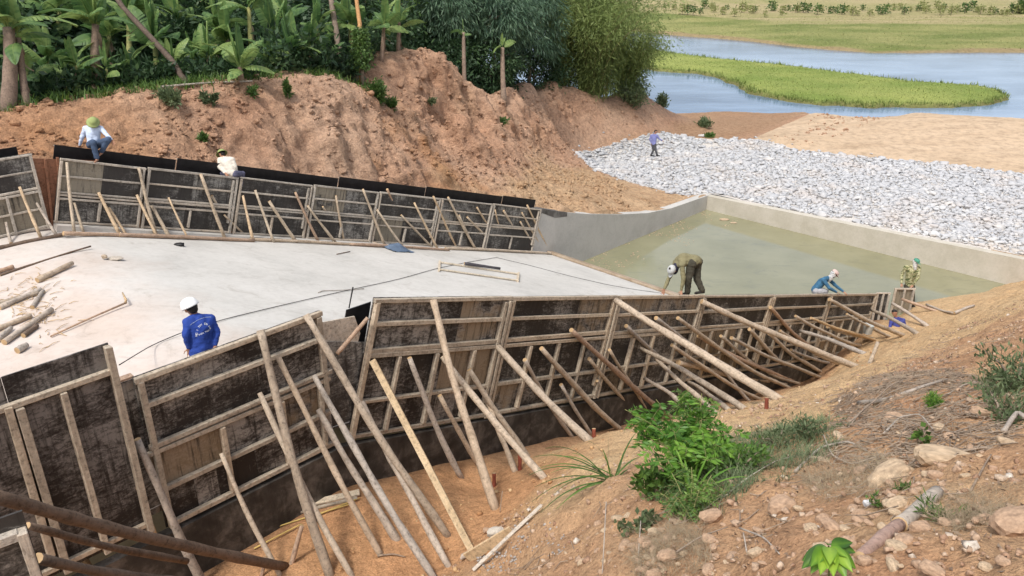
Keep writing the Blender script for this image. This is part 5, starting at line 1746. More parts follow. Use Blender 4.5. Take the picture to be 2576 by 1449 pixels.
bgt = [(-60, 60, 30, 2.6, G_DARK), (90, 20, 33, 2.8, G_MID), (200, 60, 36, 2.8, G_DARK), (330, 40, 36, 2.8, G_DARK), (450, 20, 35, 2.6, G_MID), (560, 50, 38, 2.8, G_DARK), (680, 30, 38, 2.8, G_DARK), (790, 20, 40, 3.0, G_MID),
       (880, 40, 42, 3.0, G_DARK), (980, 20, 46, 3.2, G_MID), (500, 110, 34, 2.0, G_DARK), (700, 110, 36, 2.2, G_DARK), (850, 120, 38, 2.2, G_DARK), (300, 120, 32, 2.0, G_DARK), (30, 150, 29, 1.8, G_DARK), (950, 110, 42, 2.4, G_DARK), (620, 130, 33, 1.6, G_DARK), (160, 150, 31, 1.8, G_DARK), (420, 150, 31.5, 1.6, G_DARK), (1080, 40, 52, 3.2, G_DARK)]
bgn = ['leftmost dark tree behind the old banana trunk', 'mid green tree at the top left corner', 'dark tree behind the young banana plant', 'dark tree behind the tall banana at upper left', 'mid green tree over the broad banana plant', 'dark tree over the shaded banana plant', 'dark tree behind the yellow stemmed banana', 'mid green tree behind the grey trunk',
       'dark tree behind the vine covered post', 'mid green tree above the mound bananas', 'low dark tree right of the leaning trunk', 'low dark tree behind the banana with a dry skirt', 'low dark tree left of the vine covered post', 'low dark tree behind the ragged brown trunk', 'low dark tree beside the left edge', 'low dark tree behind the spoil mound', 'low dark bush-like tree above the lip plants', 'low dark tree behind the dull banana', 'low dark tree behind the broad banana', 'dark tree left of the weeping tree']
for (px, py, d, R_, mt), lab in zip(bgt, bgn):
    ctr = at(px, py, d)
    base = ctr.copy()
    base[2] = float(far_ground(ctr[0], ctr[1]))
    tree('broadleaf_tree', lab, base, ctr, (R_, R_, R_ * 1.0), 90, 5200, .30, .13, .34, mt, .11, 'trees behind the banana plants')
# thicket along the ground under the trees: a mass nobody could count
n_ = 52000
px = rng.uniform(-80, 1290, n_)
dd = np.interp(px, [-80, 0, 200, 400, 600, 800, 900, 1000, 1100, 1200, 1290], [22.6, 22.4, 24.0, 25.2, 26.6, 28.9, 31.4, 39.5, 43.5, 45, 48]) + rng.random(n_) ** .9 * 8.5
X_ = (px - 1288) / FPX * dd
Y_ = dd * 1.0
zz_ = far_ground(X_, Y_)
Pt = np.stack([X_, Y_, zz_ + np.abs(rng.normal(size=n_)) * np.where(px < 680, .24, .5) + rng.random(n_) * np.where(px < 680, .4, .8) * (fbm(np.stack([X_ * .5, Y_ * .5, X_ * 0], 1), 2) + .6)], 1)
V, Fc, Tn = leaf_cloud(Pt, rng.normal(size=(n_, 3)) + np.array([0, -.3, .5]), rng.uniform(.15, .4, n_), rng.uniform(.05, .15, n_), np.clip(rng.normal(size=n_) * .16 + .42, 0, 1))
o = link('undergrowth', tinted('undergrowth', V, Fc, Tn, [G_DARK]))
o['kind'] = 'stuff'; o['label'] = 'dark tangled undergrowth beneath the trees on the far bank'; o['category'] = 'undergrowth'
# grass and weeds on the lip of the cut
n_ = 8500
px = rng.uniform(-40, 940, n_)
lipy = np.interp(px, [0, 100, 250, 400, 560, 640, 740, 840, 920], [302, 268, 262, 248, 235, 218, 213, 205, 232]) - rng.random(n_) * 30
lipd = np.interp(px, [0, 100, 250, 400, 560, 640, 740, 840, 920], [21.6, 22.3, 23.2, 24.2, 25.2, 26.2, 27.3, 28.6, 29.8]) + rng.random(n_) * 2.4
kk = (fbm(np.stack([px * .012, px * 0, px * 0], 1) + 4, 2) + rng.normal(size=n_) * .15 > -0.05) | (px > 420) & (px < 620)
X_ = ((px - 1288) / FPX * lipd)[kk]
Y_ = (lipd * (math.cos(TH) + (724.5 - lipy) / FPX * math.sin(TH)))[kk]
Pt = np.stack([X_, Y_, far_ground(X_, Y_) - .03], 1)
V, Fc, Tn = blades(Pt, rng.uniform(.12, .42, len(Pt)), rng.uniform(.02, .05, len(Pt)), rng.uniform(.3, 1.3, len(Pt)), rng.uniform(.2, .9, len(Pt)))
o = link('lip_grass', tinted('lip_grass', V, Fc, Tn, [G_WEED]))
o['kind'] = 'stuff'; o['label'] = 'weedy grass along the top edge of the cut bank'; o['category'] = 'grass'

# the weeping blue-green trees right of the mound
for (px, py, d, rx, rz, lab) in [(1120, 30, 46, 2.3, 1.9, 'blue green weeping tree behind the dying banana trunk'), (1235, 40, 47, 2.6, 2.0, 'large blue green weeping tree over the shaggy banana trunk'), (1330, 60, 52, 2.4, 2.4, 'blue green weeping tree beside the bamboo')]:
    ctr = at(px, py, d)
    base = ctr.copy()
    base[2] = float(far_ground(ctr[0], ctr[1]))
    tree('weeping_tree', lab, base, ctr, (rx, rx, rz), 110, 11000, .42, .065, .36, G_WILL, .14, 'weeping trees', 0.7)
for (px, py, d, R_, lab) in [(1130, 150, 45.5, 1.7, 'dark shrub added to stand for the shade below the weeping trees'), (1230, 165, 47, 1.9, 'dark shrub added as shade right of the shaggy trunk'), (1340, 170, 54, 2.2, 'dark shrub added as shade left of the bamboo'), (1060, 110, 46, 2.0, 'dark shrub added as shade behind the mound top')]:  # dark foliage added to stand for the deep shade under the trees
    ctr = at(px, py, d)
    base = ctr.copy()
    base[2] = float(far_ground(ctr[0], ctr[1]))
    tree('shade_shrub', lab, base, ctr, (R_, R_, R_ * .9), 70, 5000, .26, .10, .3, G_DARK, .07, 'dark shrubs added as shade under the trees', cat='shrub')


# bamboo clumps by the river
def bamboo(label, base, R_, Hb, nc, nl, seed, droop=1.0):
    rr = np.random.default_rng(seed)
    base = np.asarray(base, float)
    o = thing('bamboo_clump', label, 'bamboo', base, 'bamboo clumps at the river')
    Vc, Fc_, off = [], [], 0
    LP, LD = [], []
    for i in range(nc):
        an = rr.uniform(0, 2 * math.pi)
        out = R_ * rr.uniform(.25, 1.0)
        p0 = base + np.array([math.cos(an), math.sin(an), 0]) * R_ * .22 * rr.random()
        hh = Hb * rr.uniform(.55, 1.0)
        u = np.linspace(0, 1, 9)[:, None]
        d_ = np.array([math.cos(an), math.sin(an), 0])
        pts = p0 + d_ * out * u ** 1.9 + UP * hh * (u * 1.12 - 0.28 * droop * u ** 3)
        pts[0] -= UP * .3
        v, f, _ = tube(pts - base, np.linspace(.045, .01, 9), 5, False)
        Vc.append(v)
        Fc_ += [tuple(x + off for x in q) for q in f]
        off += len(v)
        k_ = nl // nc
        uu = 0.04 + 0.96 * rr.random(k_) ** 0.9
        ii = np.clip((uu * 8).astype(int), 0, 7)
        fr_ = (uu * 8 - ii)[:, None]
        pp = pts[ii] * (1 - fr_) + pts[ii + 1] * fr_
        br = rr.normal(size=(k_, 3)) * np.array([.5, .5, .38])
        LP.append(pp + br)
        dd_ = br * .8 + rr.normal(size=(k_, 3)) * .5
        dd_[:, 2] -= .45
        LD.append(dd_)
    child('culms', mesh_from('culms', np.concatenate(Vc), Fc_, [mat_wood('bamboo_culm', (0.12, 0.12, 0.05), (0.28, 0.26, 0.12), (4, 4, .5))], True), o, Matrix.Translation(Vector(base)))
    P, D = np.concatenate(LP), np.concatenate(LD)
    P[:, 2] = np.maximum(P[:, 2], base[2] + .1 + .3 * rr.random(len(P)))
    n = len(P)
    V, F2, Tn = leaf_cloud(P, D, rr.uniform(.22, .45, n), rr.uniform(.035, .07, n), np.clip(.5 + rr.normal(size=n) * .16, 0, 1))
    child('foliage', tinted('foliage', V - base, F2, Tn, [G_BAMB]), o, Matrix.Translation(Vector(base)))
    return o


for (px, py, d, R_, Hb, nc, nl, lab) in [(1490, 238, 57.5, 5.2, 10.5, 76, 42000, 'big feathery bamboo clump at the river end of the far bank'), (1410, 215, 57.5, 3.4, 11.5, 40, 18000, 'taller bamboo clump behind the left half of the big one'), (1575, 236, 59.0, 3.0, 6.0, 36, 14000, 'lower bamboo clump leaning out over the river')]:
    bamboo(lab, fg(px, py, d), R_, Hb, nc, nl, int(px))

# bare trunks, the vine-covered post
def trunk(name, label, base, pts_px, radii, mat, cat='tree trunk', branches=()):
    base = np.asarray(base, float)
    d = mean_d(base)
    pts = [base - UP * .2] + [at(x, y, d + e) for x, y, e in pts_px]
    P = np.array(pts)
    o = thing(name, label, cat, base)
    V, Fc, _ = tube(P - base, radii, 9)
    child('trunk', mesh_from('trunk', V, Fc, [mat], True), o, Matrix.Translation(Vector(base)))
    return o


trunk('bare_tree', 'grey leaning tree trunk rising out of the top of the view', fg(856, 192, 31.5), [(855, 140, 0), (846, 80, .1), (836, 20, .2), (826, -60, .3)], [.13, .125, .115, .11, .10], M_BARK)
trunk('bare_tree', 'dark tree trunk leaning left across the banana leaves', fg(474, 250, 25.0), [(466, 205, .2), (430, 150, .5), (380, 95, .9), (310, 20, 1.4), (270, -40, 1.6)], [.11, .10, .095, .09, .085, .08], mat_wood('dark_bark', (0.05, 0.038, 0.03), (0.13, 0.10, 0.08), (5, 5, .8)))
trunk('bare_tree', 'bare orange trunk without bark above the vine covered post', fg(908, 200, 31.5), [(906, 120, 0), (905, 60, 0), (898, 10, .1), (893, -50, .1)], [.09, .09, .085, .08, .075], M_ORANGE)
pb_ = fg(912, 215, 31.2)
vo = thing('vine_post', 'post wrapped in a bright green column of vine leaves', 'post', pb_)
tp_ = at(906, 72, mean_d(pb_))
V, Fc, _ = tube(np.array([pb_ - UP * .2, (pb_ + tp_) / 2, tp_]) - pb_, [.08, .075, .07], 8)
child('post', mesh_from('post', V, Fc, [M_BARK], True), vo, Matrix.Translation(Vector(pb_)))
n_ = 2600
hh = rng.random(n_) ** .8
Pv = pb_[None] + (tp_ - pb_)[None] * (0.32 + .68 * hh)[:, None] + rng.normal(size=(n_, 3)) * np.array([.20, .20, .06]) * (1 - .4 * hh)[:, None]
V, Fc, Tn = leaf_cloud(Pv, rng.normal(size=(n_, 3)) + np.array([0, 0, -.4]), rng.uniform(.07, .14, n_), rng.uniform(.05, .1, n_), np.clip(rng.normal(size=n_) * .18 + .55, 0, 1))
child('vine', tinted('vine', V - pb_, Fc, Tn, [G_MID]), vo, Matrix.Translation(Vector(pb_)))


def shrub(label, base, R_, Hs, n, L, Wd, mat, name='shrub', group=None, flat=False, down=0.0):
    base = np.asarray(base, float)
    o = thing(name, label, name.replace('_', ' '), base, group)
    stems, fs, off = [], [], 0
    tips = []
    for i in range(max(5, int(n / 140))):
        an = rng.uniform(0, 6.28)
        q = base + np.array([math.cos(an) * R_ * rng.uniform(.2, 1), math.sin(an) * R_ * rng.uniform(.2, 1), Hs * rng.uniform(.45, 1)])
        v, f, _ = tube(np.array([base - UP * .05, (base + q) / 2 + UP * Hs * .15, q]) - base, [R_ * .03 + .004, R_ * .02 + .003, .003], 5, False)
        stems.append(v)
        fs += [tuple(x + off for x in ff) for ff in f]
        off += len(v)
        tips.append(q)
    child('stems', mesh_from('stems', np.concatenate(stems), fs, [M_TWIG], True), o, Matrix.Translation(Vector(base)))
    tips = np.array(tips)
    k_ = rng.integers(0, len(tips), n)
    u = (0.35 + .7 * rng.random(n))[:, None]
    P = base + (tips[k_] - base) * u + rng.normal(size=(n, 3)) * np.array([R_, R_, Hs]) * .16
    P[:, 2] = np.maximum(P[:, 2], base[2] + .01)
    D = (P - base) / np.array([R_, R_, Hs]) + rng.normal(size=(n, 3)) * .7
    D[:, 2] += .15 - down
    V, Fc, Tn = leaf_cloud(P, D, L * rng.uniform(.65, 1.3, n), Wd * rng.uniform(.65, 1.3, n), np.clip(rng.normal(size=n) * .18 + .5, 0, 1))
    child('foliage', tinted('foliage', V - base, Fc, Tn, [mat]), o, Matrix.Translation(Vector(base)))
    return o


for (px, py, d, R_, Hs, n, mt, lab) in [(950, 262, 30.6, .50, .75, 1500, G_MID, 'bright green shrub on the lip left of the mound'), (988, 285, 31.4, .28, .35, 500, G_MID, 'small shrub right below the lip shrub'), (725, 245, 26.4, .16, .5, 300, G_MID, 'leafy sprig hanging on the cut below the skirted banana'),
                                      (508, 362, 23.6, .14, .22, 200, G_MID, 'small weed growing in the face of the cut'), (640, 275, 25.6, .14, .3, 200, G_MID, 'small weed near the top of the cut face'), (1255, 268, 38.6, .45, .35, 500, G_MID, 'low shrub at the right foot of the mound'),
                                      (530, 275, 24.5, .2, .3, 300, G_DULL, 'dull weed under the lip of the cut'), (440, 280, 23.9, .5, .35, 700, G_DULL, 'wide dull shrub at the lip of the cut'), (1080, 185, 35.5, .3, .15, 250, G_DULL, 'dry weeds on the mound top'), (1672, 270, 62, .9, 1.0, 700, G_DULL, 'scrub at the river edge beside the bank end'), (1775, 295, 60.0, .9, .5, 500, G_DULL, 'low scrub at the waterline'), (1780, 318, 57, .6, .15, 260, G_MID, 'flat weeds on the brown shore'), (1600, 262, 58, 1.4, 1.6, 1500, G_DULL, 'dull scrub hanging under the bamboo')]:
    shrub(lab, fg(px, py, d), R_, Hs, n, .16 if d < 40 else .25, .06 if d < 40 else .1, mt, group='shrubs on the far bank')

# poles lying on the lip, twigs
for (p, q, lab) in [((408, 258, 24.4), (640, 240, 26.0), 'long pale pole lying along the lip of the cut'), ((400, 240, 25.6), (622, 212, 27.6), 'long thin pole lying behind the first one on the lip')]:
    P0, P1 = fg(*p) + UP * .12, fg(*q) + UP * .14
    pole('lying_pole', lab, P1, P0, .035, .025, M_POLEG, 'poles lying on the lip', .01, cat='pole')

# crop plants on the far field
cv, cf, ct = [], [], []
protoV, protoF, protoT = leaf_cloud(np.stack([rng.normal(size=90) * .28, rng.normal(size=90) * .28, rng.uniform(.25, 1.6, 90)], 1), rng.normal(size=(90, 3)), rng.uniform(.25, .5, 90), rng.uniform(.12, .22, 90), rng.uniform(.2, .8, 90))
tv, tf, _ = tube(np.array([[0, 0, -.1], [0.03, 0, .8], [0, .03, 1.6]]), [.04, .035, .02], 5, False)
crop_lv = tinted('foliage', protoV, protoF, protoT, [G_MID])
crop_dry = crop_lv.copy()
crop_dry.materials[0] = G_FGRASS
crop_st = mesh_from('stalk', tv, tf, [M_BARK], True)
for i in range(60):
    px = 1690 + 890 * (i + rng.random() * .9) / 60
    py = rng.uniform(28, 44) + 3 * math.sin(px * .01)
    p = onz(px, py, ZRIV + 1.3)
    dry = rng.random() < .45
    pos = f'{num_word(i)} from the left in the row edging the far field' if i < 30 else f'{num_word(59 - i)} from the right in the row edging the far field'
    o = thing('crop_plant', ('pale dry crop plant, ' if dry else 'green bushy crop plant, ') + pos, 'crop plant', p, 'crop plants along the far field')
    s_ = rng.uniform(.7, 1.35)
    for nm, me in (('foliage', crop_dry if dry else crop_lv), ('stalk', crop_st)):
        q = bpy.data.objects.new(nm, me)
        COL.objects.link(q)
        q.parent = o
        q.scale = (s_ * 1.2, s_ * 1.2, s_)
        q.rotation_euler.z = rng.uniform(0, 6)
for px, py, lab in [(2565, 38, 'round green bush at the top right corner beyond the river')]:
    p = onz(px, py, ZRIV + 1.3)
    shrub(lab, p, 1.8, 2.6, 1400, .4, .2, G_MID)

# ------------------------------------------------------------------ weeds in the foreground
def gp(px, py, dz=0.0):
    p = onfun(px, py, near_ground)
    p[2] = float(zdisp(np.array([p[:2]]))[0]) + dz
    return p


def pinnate(label, base, stems, mat, name='weed_bush', Lf=.07, Wf=.03, group=None):
    """stems: list of tip points; compound leaves along each"""
    base = np.asarray(base, float)
    o = thing(name, label, 'weed', base, group)
    SV, SF, off = [], [], 0
    P, D, TT = [], [], []

    def addtube(pts, r):
        nonlocal off
        v, f, _ = tube(np.array(pts) - base, r, 5, False)
        SV.append(v)
        SF.extend([tuple(x + off for x in q) for q in f])
        off += len(v)

    for tip in stems:
        tip = np.asarray(tip, float)
        L = np.linalg.norm(tip - base)
        mid = (base + tip) / 2 + UP * .12 * L
        ts_ = np.linspace(0, 1, 7)[:, None]
        cur = (1 - ts_) ** 2 * (base - UP * .05) + 2 * ts_ * (1 - ts_) * mid + ts_ ** 2 * tip
        addtube(cur, np.linspace(.007, .003, 7))
        tt0 = rng.uniform(.05, .75)
        nf = int(6 + L * 7)
        for k_ in range(nf):
            u = .30 + .70 * k_ / nf
            p = (1 - u) ** 2 * base + 2 * u * (1 - u) * mid + u ** 2 * tip
            an = rng.uniform(0, 6.28)
            fd = unit(np.array([math.cos(an), math.sin(an), rng.uniform(-.35, .45)]))
            fl = rng.uniform(.12, .30) * (1.25 - .5 * u)
            q = p + fd * fl - UP * fl * .25
            addtube([p, (p + q) / 2 + UP * fl * .06, q], [.002, .002, .0015])
            sd_ = unit(np.cross(fd, UP))
            npair = int(fl / .022)
            for j in range(npair + 1):
                v_ = (j + .6) / (npair + 1)
                pj = p * (1 - v_) + q * v_ + UP * fl * .06 * math.sin(v_ * 3.1)
                for sg in (-1, 1):
                    P.append(pj)
                    D.append(fd * .55 + sd_ * sg + UP * rng.uniform(-.35, .15))
                    TT.append(np.clip(tt0 + rng.normal() * .12 + .18 * u, 0, 1))
    child('stems', mesh_from('stems', np.concatenate(SV), SF, [M_STEMG], True), o, Matrix.Translation(Vector(base)))
    P, D, TT = np.array(P), np.array(D), np.array(TT)
    V, Fc, Tn = leaf_cloud(P, D, Lf * rng.uniform(.7, 1.25, len(P)), Wf * rng.uniform(.7, 1.25, len(P)), TT)
    child('foliage', tinted('foliage', V - base, Fc, Tn, [mat]), o, Matrix.Translation(Vector(base)))
    return o


def tips_at(lst):
    return [at(*q) for q in lst]


b1 = gp(1760, 1185)
pinnate('tall bright green weed bush with feathery compound leaves at the brink of the trench', b1,
        tips_at([(1600, 1045, 7.7), (1572, 1030, 8.0), (1650, 1005, 8.1), (1705, 985, 8.2), (1690, 1080, 7.6), (1765, 1055, 7.8), (1815, 1030, 8.1), (1800, 1115, 7.4), (1850, 1075, 7.9), (1640, 1110, 7.5), (1885, 1125, 7.8), (1725, 1125, 7.3), (1590, 1085, 7.8), (1665, 1160, 7.1), (1745, 1010, 8.3), (1780, 1160, 7.2), (1840, 1145, 7.5)]), G_BRIGHT, Lf=.088, Wf=.030)
pinnate('thin leafy sprig standing up above the bright weed bush', gp(1752, 1190), tips_at([(1730, 975, 8.2), (1765, 990, 8.2)]), G_WEED, Lf=.05, Wf=.022)
b2 = gp(1740, 1290)
pinnate('low feathery green weed in front of the bright bush', b2, tips_at([(1690, 1190, 6.9), (1740, 1175, 6.9), (1790, 1195, 6.9), (1660, 1240, 6.8), (1820, 1240, 6.8), (1760, 1230, 6.6), (1700, 1250, 6.6)]), G_WEED, Lf=.045, Wf=.018)
shrub('broad leaved dark weed at the left foot of the bright bush', gp(1665, 1250), .26, .30, 420, .085, .05, G_WEED, 'leafy_weed')
shrub('dark green weed right of the bright bush', gp(1850, 1200), .30, .28, 520, .06, .028, G_WEED, 'leafy_weed')
shrub('low weed in front of the weed bushes, with trailing leaves', gp(1600, 1335), .16, .16, 130, .075, .05, G_DULL, 'leafy_weed')
shrub('dull weed at the right end of the weed strip', gp(2040, 1110), .34, .22, 620, .06, .016, G_DULL, 'leafy_weed')
shrub('dull weed on the berm edge, middle of the weed strip', gp(1960, 1125), .36, .24, 700, .06, .016, G_DULL, 'leafy_weed')
shrub('big leafy weed at the right edge of the view, upper bank', gp(2556, 985), .55, .34, 1300, .07, .022, G_DULL, 'leafy_weed')
shrub('leafy weed low at the right edge below the big one', gp(2530, 1045), .4, .18, 700, .06, .02, G_DULL, 'leafy_weed')
shrub('bright yellow green mossy tuft on the twig litter', gp(2342, 1030), .12, .13, 1100, .05, .007, G_BRIGHT, 'moss_tuft')
shrub('pale seedling with few round leaves right of the twig litter', gp(2312, 1115), .11, .14, 30, .07, .05, G_WEED, 'seedling')
shrub('small weed by the yellowish rock', gp(2270, 1225), .13, .08, 200, .05, .01, G_WEED, 'leafy_weed')
shrub('small weed at the upper end of the big log', gp(2370, 1300), .14, .07, 160, .06, .01, G_WEED, 'leafy_weed')
shrub('small weed left of the big log end', gp(2200, 1275), .06, .06, 80, .04, .012, G_WEED, 'leafy_weed')

# arching grass clump at left of the weeds
bg_ = gp(1545, 1215)
go_ = thing('grass_clump', 'long bladed grass clump arching left over the sand berm', 'grass clump', bg_)
tipsl = [(1340, 1150), (1372, 1128), (1330, 1195), (1338, 1262), (1360, 1290), (1400, 1280), (1430, 1305), (1455, 1310), (1500, 1320), (1400, 1150), (1440, 1140), (1480, 1110), (1530, 1095), (1600, 1090), (1575, 1130), (1352, 1180), (1420, 1215), (1395, 1240), (1610, 1150), (1470, 1270), (1345, 1225), (1385, 1190), (1450, 1175), (1515, 1130), (1420, 1260), (1590, 1180)]
dg = mean_d(bg_)
for i, (x, y) in enumerate(tipsl):
    tip = at(x, y, dg + random.uniform(-.5, .35))
    L = np.linalg.norm(tip - bg_)
    b0 = bg_ + np.array([random.uniform(-.08, .08), random.uniform(-.08, .08), 0])
    mid = b0 * .45 + tip * .55 + UP * (.30 * L)
    ts_ = np.linspace(0, 1, 9)[:, None]
    cur = (1 - ts_) ** 2 * b0 + 2 * ts_ * (1 - ts_) * mid + ts_ ** 2 * tip
    sdv = unit(np.cross(tip - b0, UP))
    wv = .011 * (1 - (ts_ * 2 - .7) ** 2 / 2.2)
    Vv = np.stack([cur - sdv * wv, cur + UP * -.004, cur + sdv * wv], 1).reshape(-1, 3) - bg_
    Ff_ = []
    for k_ in range(8):
        Ff_ += [(3 * k_, 3 * k_ + 1, 3 * k_ + 4, 3 * k_ + 3), (3 * k_ + 1, 3 * k_ + 2, 3 * k_ + 5, 3 * k_ + 4)]
    child('blade', tinted('blade', Vv, Ff_, np.full(len(Vv), random.uniform(.2, .75)), [G_WEED], True), go_, Matrix.Translation(Vector(bg_)))
bg2 = gp(1735, 1265)
go2 = thing('grass_clump', 'bright grass clump with broad blades in front of the bright bush', 'grass clump', bg2)
for i, (x, y) in enumerate([(1700, 1130), (1720, 1150), (1755, 1165), (1800, 1175), (1850, 1175), (1640, 1160), (1660, 1190), (1880, 1200), (1690, 1170), (1780, 1150)]):
    tip = at(x, y, 7.0 + random.uniform(-.4, .3))
    L = np.linalg.norm(tip - bg2)
    mid = bg2 * .5 + tip * .5 + UP * .3 * L
    ts_ = np.linspace(0, 1, 9)[:, None]
    cur = (1 - ts_) ** 2 * bg2 + 2 * ts_ * (1 - ts_) * mid + ts_ ** 2 * tip
    sdv = unit(np.cross(tip - bg2, UP))
    wv = .012 * (1 - (ts_ * 2 - .7) ** 2 / 2.2)
    Vv = np.stack([cur - sdv * wv, cur - UP * .004, cur + sdv * wv], 1).reshape(-1, 3) - bg2
    Ff_ = []
    for k_ in range(8):
        Ff_ += [(3 * k_, 3 * k_ + 1, 3 * k_ + 4, 3 * k_ + 3), (3 * k_ + 1, 3 * k_ + 2, 3 * k_ + 5, 3 * k_ + 4)]
    child('blade', tinted('blade', Vv, Ff_, np.full(len(Vv), random.uniform(.4, .9)), [G_BRIGHT], True), go2, Matrix.Translation(Vector(bg2)))

# broad leaved plant at the bottom edge: each leaf a part
bp = gp(2085, 1475)
po = thing('leafy_plant', 'young plant with broad bright green leaves at the bottom edge', 'plant', bp)
lv = []
nu, nv = 8, 5
for iu in range(nu + 1):
    u = iu / nu
    w_ = 0.26 * math.sin(math.pi * u ** .8) ** .8 * (1 - .25 * u)
    for iv in range(nv):
        v_ = iv / (nv - 1) * 2 - 1
        lv.append((u, v_ * w_, -.25 * u * u + abs(v_) * w_ * .35 + .015 * math.sin(u * 25) * abs(v_)))
lf_ = [(iu * nv + iv, iu * nv + iv + 1, (iu + 1) * nv + iv + 1, (iu + 1) * nv + iv) for iu in range(nu) for iv in range(nv - 1)]
bl_me = [tinted('leaf', np.array(lv), lf_, np.array([.10 + .38 * (1 - abs(i % nv - 2) / 2) + k_ * .22 for i in range(len(lv))]), [G_LIME], True) for k_ in range(3)]
st_c = at(2085, 1375, 3.75)
V, Fc, _ = tube(np.array([bp - UP * .05, (bp + st_c) / 2, st_c]) - bp, [.006, .005, .004], 6, False)
child('stem', mesh_from('stem', V, Fc, [M_STEMG], True), po, Matrix.Translation(Vector(bp)))
camd = unit(CP - st_c)
for i, (x, y, dd_, L, tone) in enumerate([(2010, 1420, 3.7, .16, 0), (1985, 1412, 3.75, .13, 0), (2050, 1400, 3.62, .17, 1), (2090, 1390, 3.6, .16, 2), (2130, 1405, 3.62, .16, 2), (2165, 1420, 3.68, .15, 1), (2100, 1430, 3.55, .17, 2), (2060, 1445, 3.5, .17, 2), (2140, 1450, 3.55, .16, 1), (2185, 1440, 3.7, .14, 0), (2120, 1360, 3.75, .14, 0), (2150, 1375, 3.75, .15, 0), (2020, 1455, 3.6, .15, 1), (2085, 1355, 3.85, .13, 0), (2040, 1380, 3.75, .11, 0), (2110, 1378, 3.68, .11, 1), (2070, 1412, 3.6, .12, 1), (2150, 1432, 3.6, .12, 0), (2110, 1412, 3.52, .12, 2), (2000, 1440, 3.65, .12, 0), (2175, 1400, 3.75, .11, 0), (2085, 1450, 3.45, .13, 2)]):
    x, y, L = 2085 + (x - 2085) * 1.12, 1440 + (y - 1440) * 1.2, L * .88
    tip = at(x, y + 12, dd_)
    st0 = st_c + (tip - st_c) * .12
    x_ = unit(tip - st0 - UP * .02)
    y_ = unit(np.cross(camd * .7 + UP * .7, x_))
    child('leaf', bl_me[tone], po, frame(st0, x_ * L, y_ * L, np.cross(x_, y_) * L))

# weed strip ground cover, dry grass on the bank
def bank_blades(name, label, polys, n, h, wd, mat, tint=(.2, .8), lean=(.4, 1.4)):
    out = []
    for poly, share in polys:
        pw_ = np.array([gp(*q)[:2] for q in poly])
        lo, hi = pw_.min(0), pw_.max(0)
        q = rng.uniform(lo, hi, (int(n * share * 4), 2))
        q = q[inpoly(q[:, 0], q[:, 1], pw_)]
        q = q[fbm(np.stack([q[:, 0] * 2.2, q[:, 1] * 2.2, q[:, 0] * 0], 1), 3) + rng.normal(size=len(q)) * .2 > -.05][:int(n * share)]
        out.append(q)
    q = np.concatenate(out)
    P = np.stack([q[:, 0], q[:, 1], zdisp(q) - .005], 1)
    m_ = len(P)
    V, Fc, Tn = blades(P, rng.uniform(*h, m_), rng.uniform(*wd, m_), rng.uniform(*lean, m_), rng.uniform(*tint, m_), 3)
    o = link(name, tinted(name, V, Fc, Tn, [mat]))
    o['kind'] = 'stuff'; o['label'] = label; o['category'] = 'grass'


bank_blades('weed_strip', 'green grass and creepers along the crest of the near bank', [([(1860, 1110), (1960, 1085), (2080, 1070), (2110, 1150), (2010, 1190), (1900, 1240), (1820, 1290), (1690, 1300), (1640, 1230)], 1.0)], 5200, (.05, .20), (.004, .010), G_DULL, (.2, 1.0))
G_HAY = mat_leaf('dead_grass', [(0.20, 0.15, 0.09), (0.30, 0.235, 0.15), (0.40, 0.33, 0.22)], .15, .8, 2.0)
bank_blades('dry_grass', 'dead grass and straw lying on the near bank', [([(1560, 1370), (1760, 1330), (1800, 1420), (1600, 1449)], .25), ([(2000, 1180), (2200, 1120), (2300, 1230), (2060, 1260)], .3), ([(2150, 960), (2400, 940), (2440, 1080), (2180, 1100)], .3), ([(2330, 1270), (2560, 1230), (2570, 1300), (2380, 1340)], .15)], 6500, (.03, .13), (.002, .004), G_HAY, lean=(1.0, 3.0))
bank_blades('right_weeds', 'grass growing on the upper right of the near bank', [([(2440, 960), (2570, 900), (2572, 1060), (2500, 1060)], 1.0)], 1500, (.06, .22), (.005, .012), G_DULL)

# dead leaves on the bank
s_, w_, P2 = near_scatter(22000, lambda s, w, P: (w > W + 4.2) & (fbm(np.stack([P[:, 0] * .8, P[:, 1] * .8, P[:, 0] * 0], 1) + 61, 3) > .02) & (s > -23))
P2 = P2[:5200]
Pd = np.stack([P2[:, 0], P2[:, 1], zdisp(P2) + .012], 1)
D = rng.normal(size=(len(Pd), 3)) * np.array([1, 1, .25])
V, Fc, Tn = leaf_cloud(Pd, D, rng.uniform(.02, .055, len(Pd)), rng.uniform(.010, .024, len(Pd)), rng.uniform(0, 1, len(Pd)), .5)
G_DEAD = mat_leaf('dead_leaf_litter', [(0.11, 0.07, 0.045), (0.21, 0.145, 0.10), (0.33, 0.25, 0.18)], .1, .85, 3.0)
o = link('leaf_litter', tinted('leaf_litter', V, Fc, Tn, [G_DEAD]))
o['kind'] = 'stuff'; o['label'] = 'dry fallen leaves scattered over the near bank'; o['category'] = 'leaf litter'
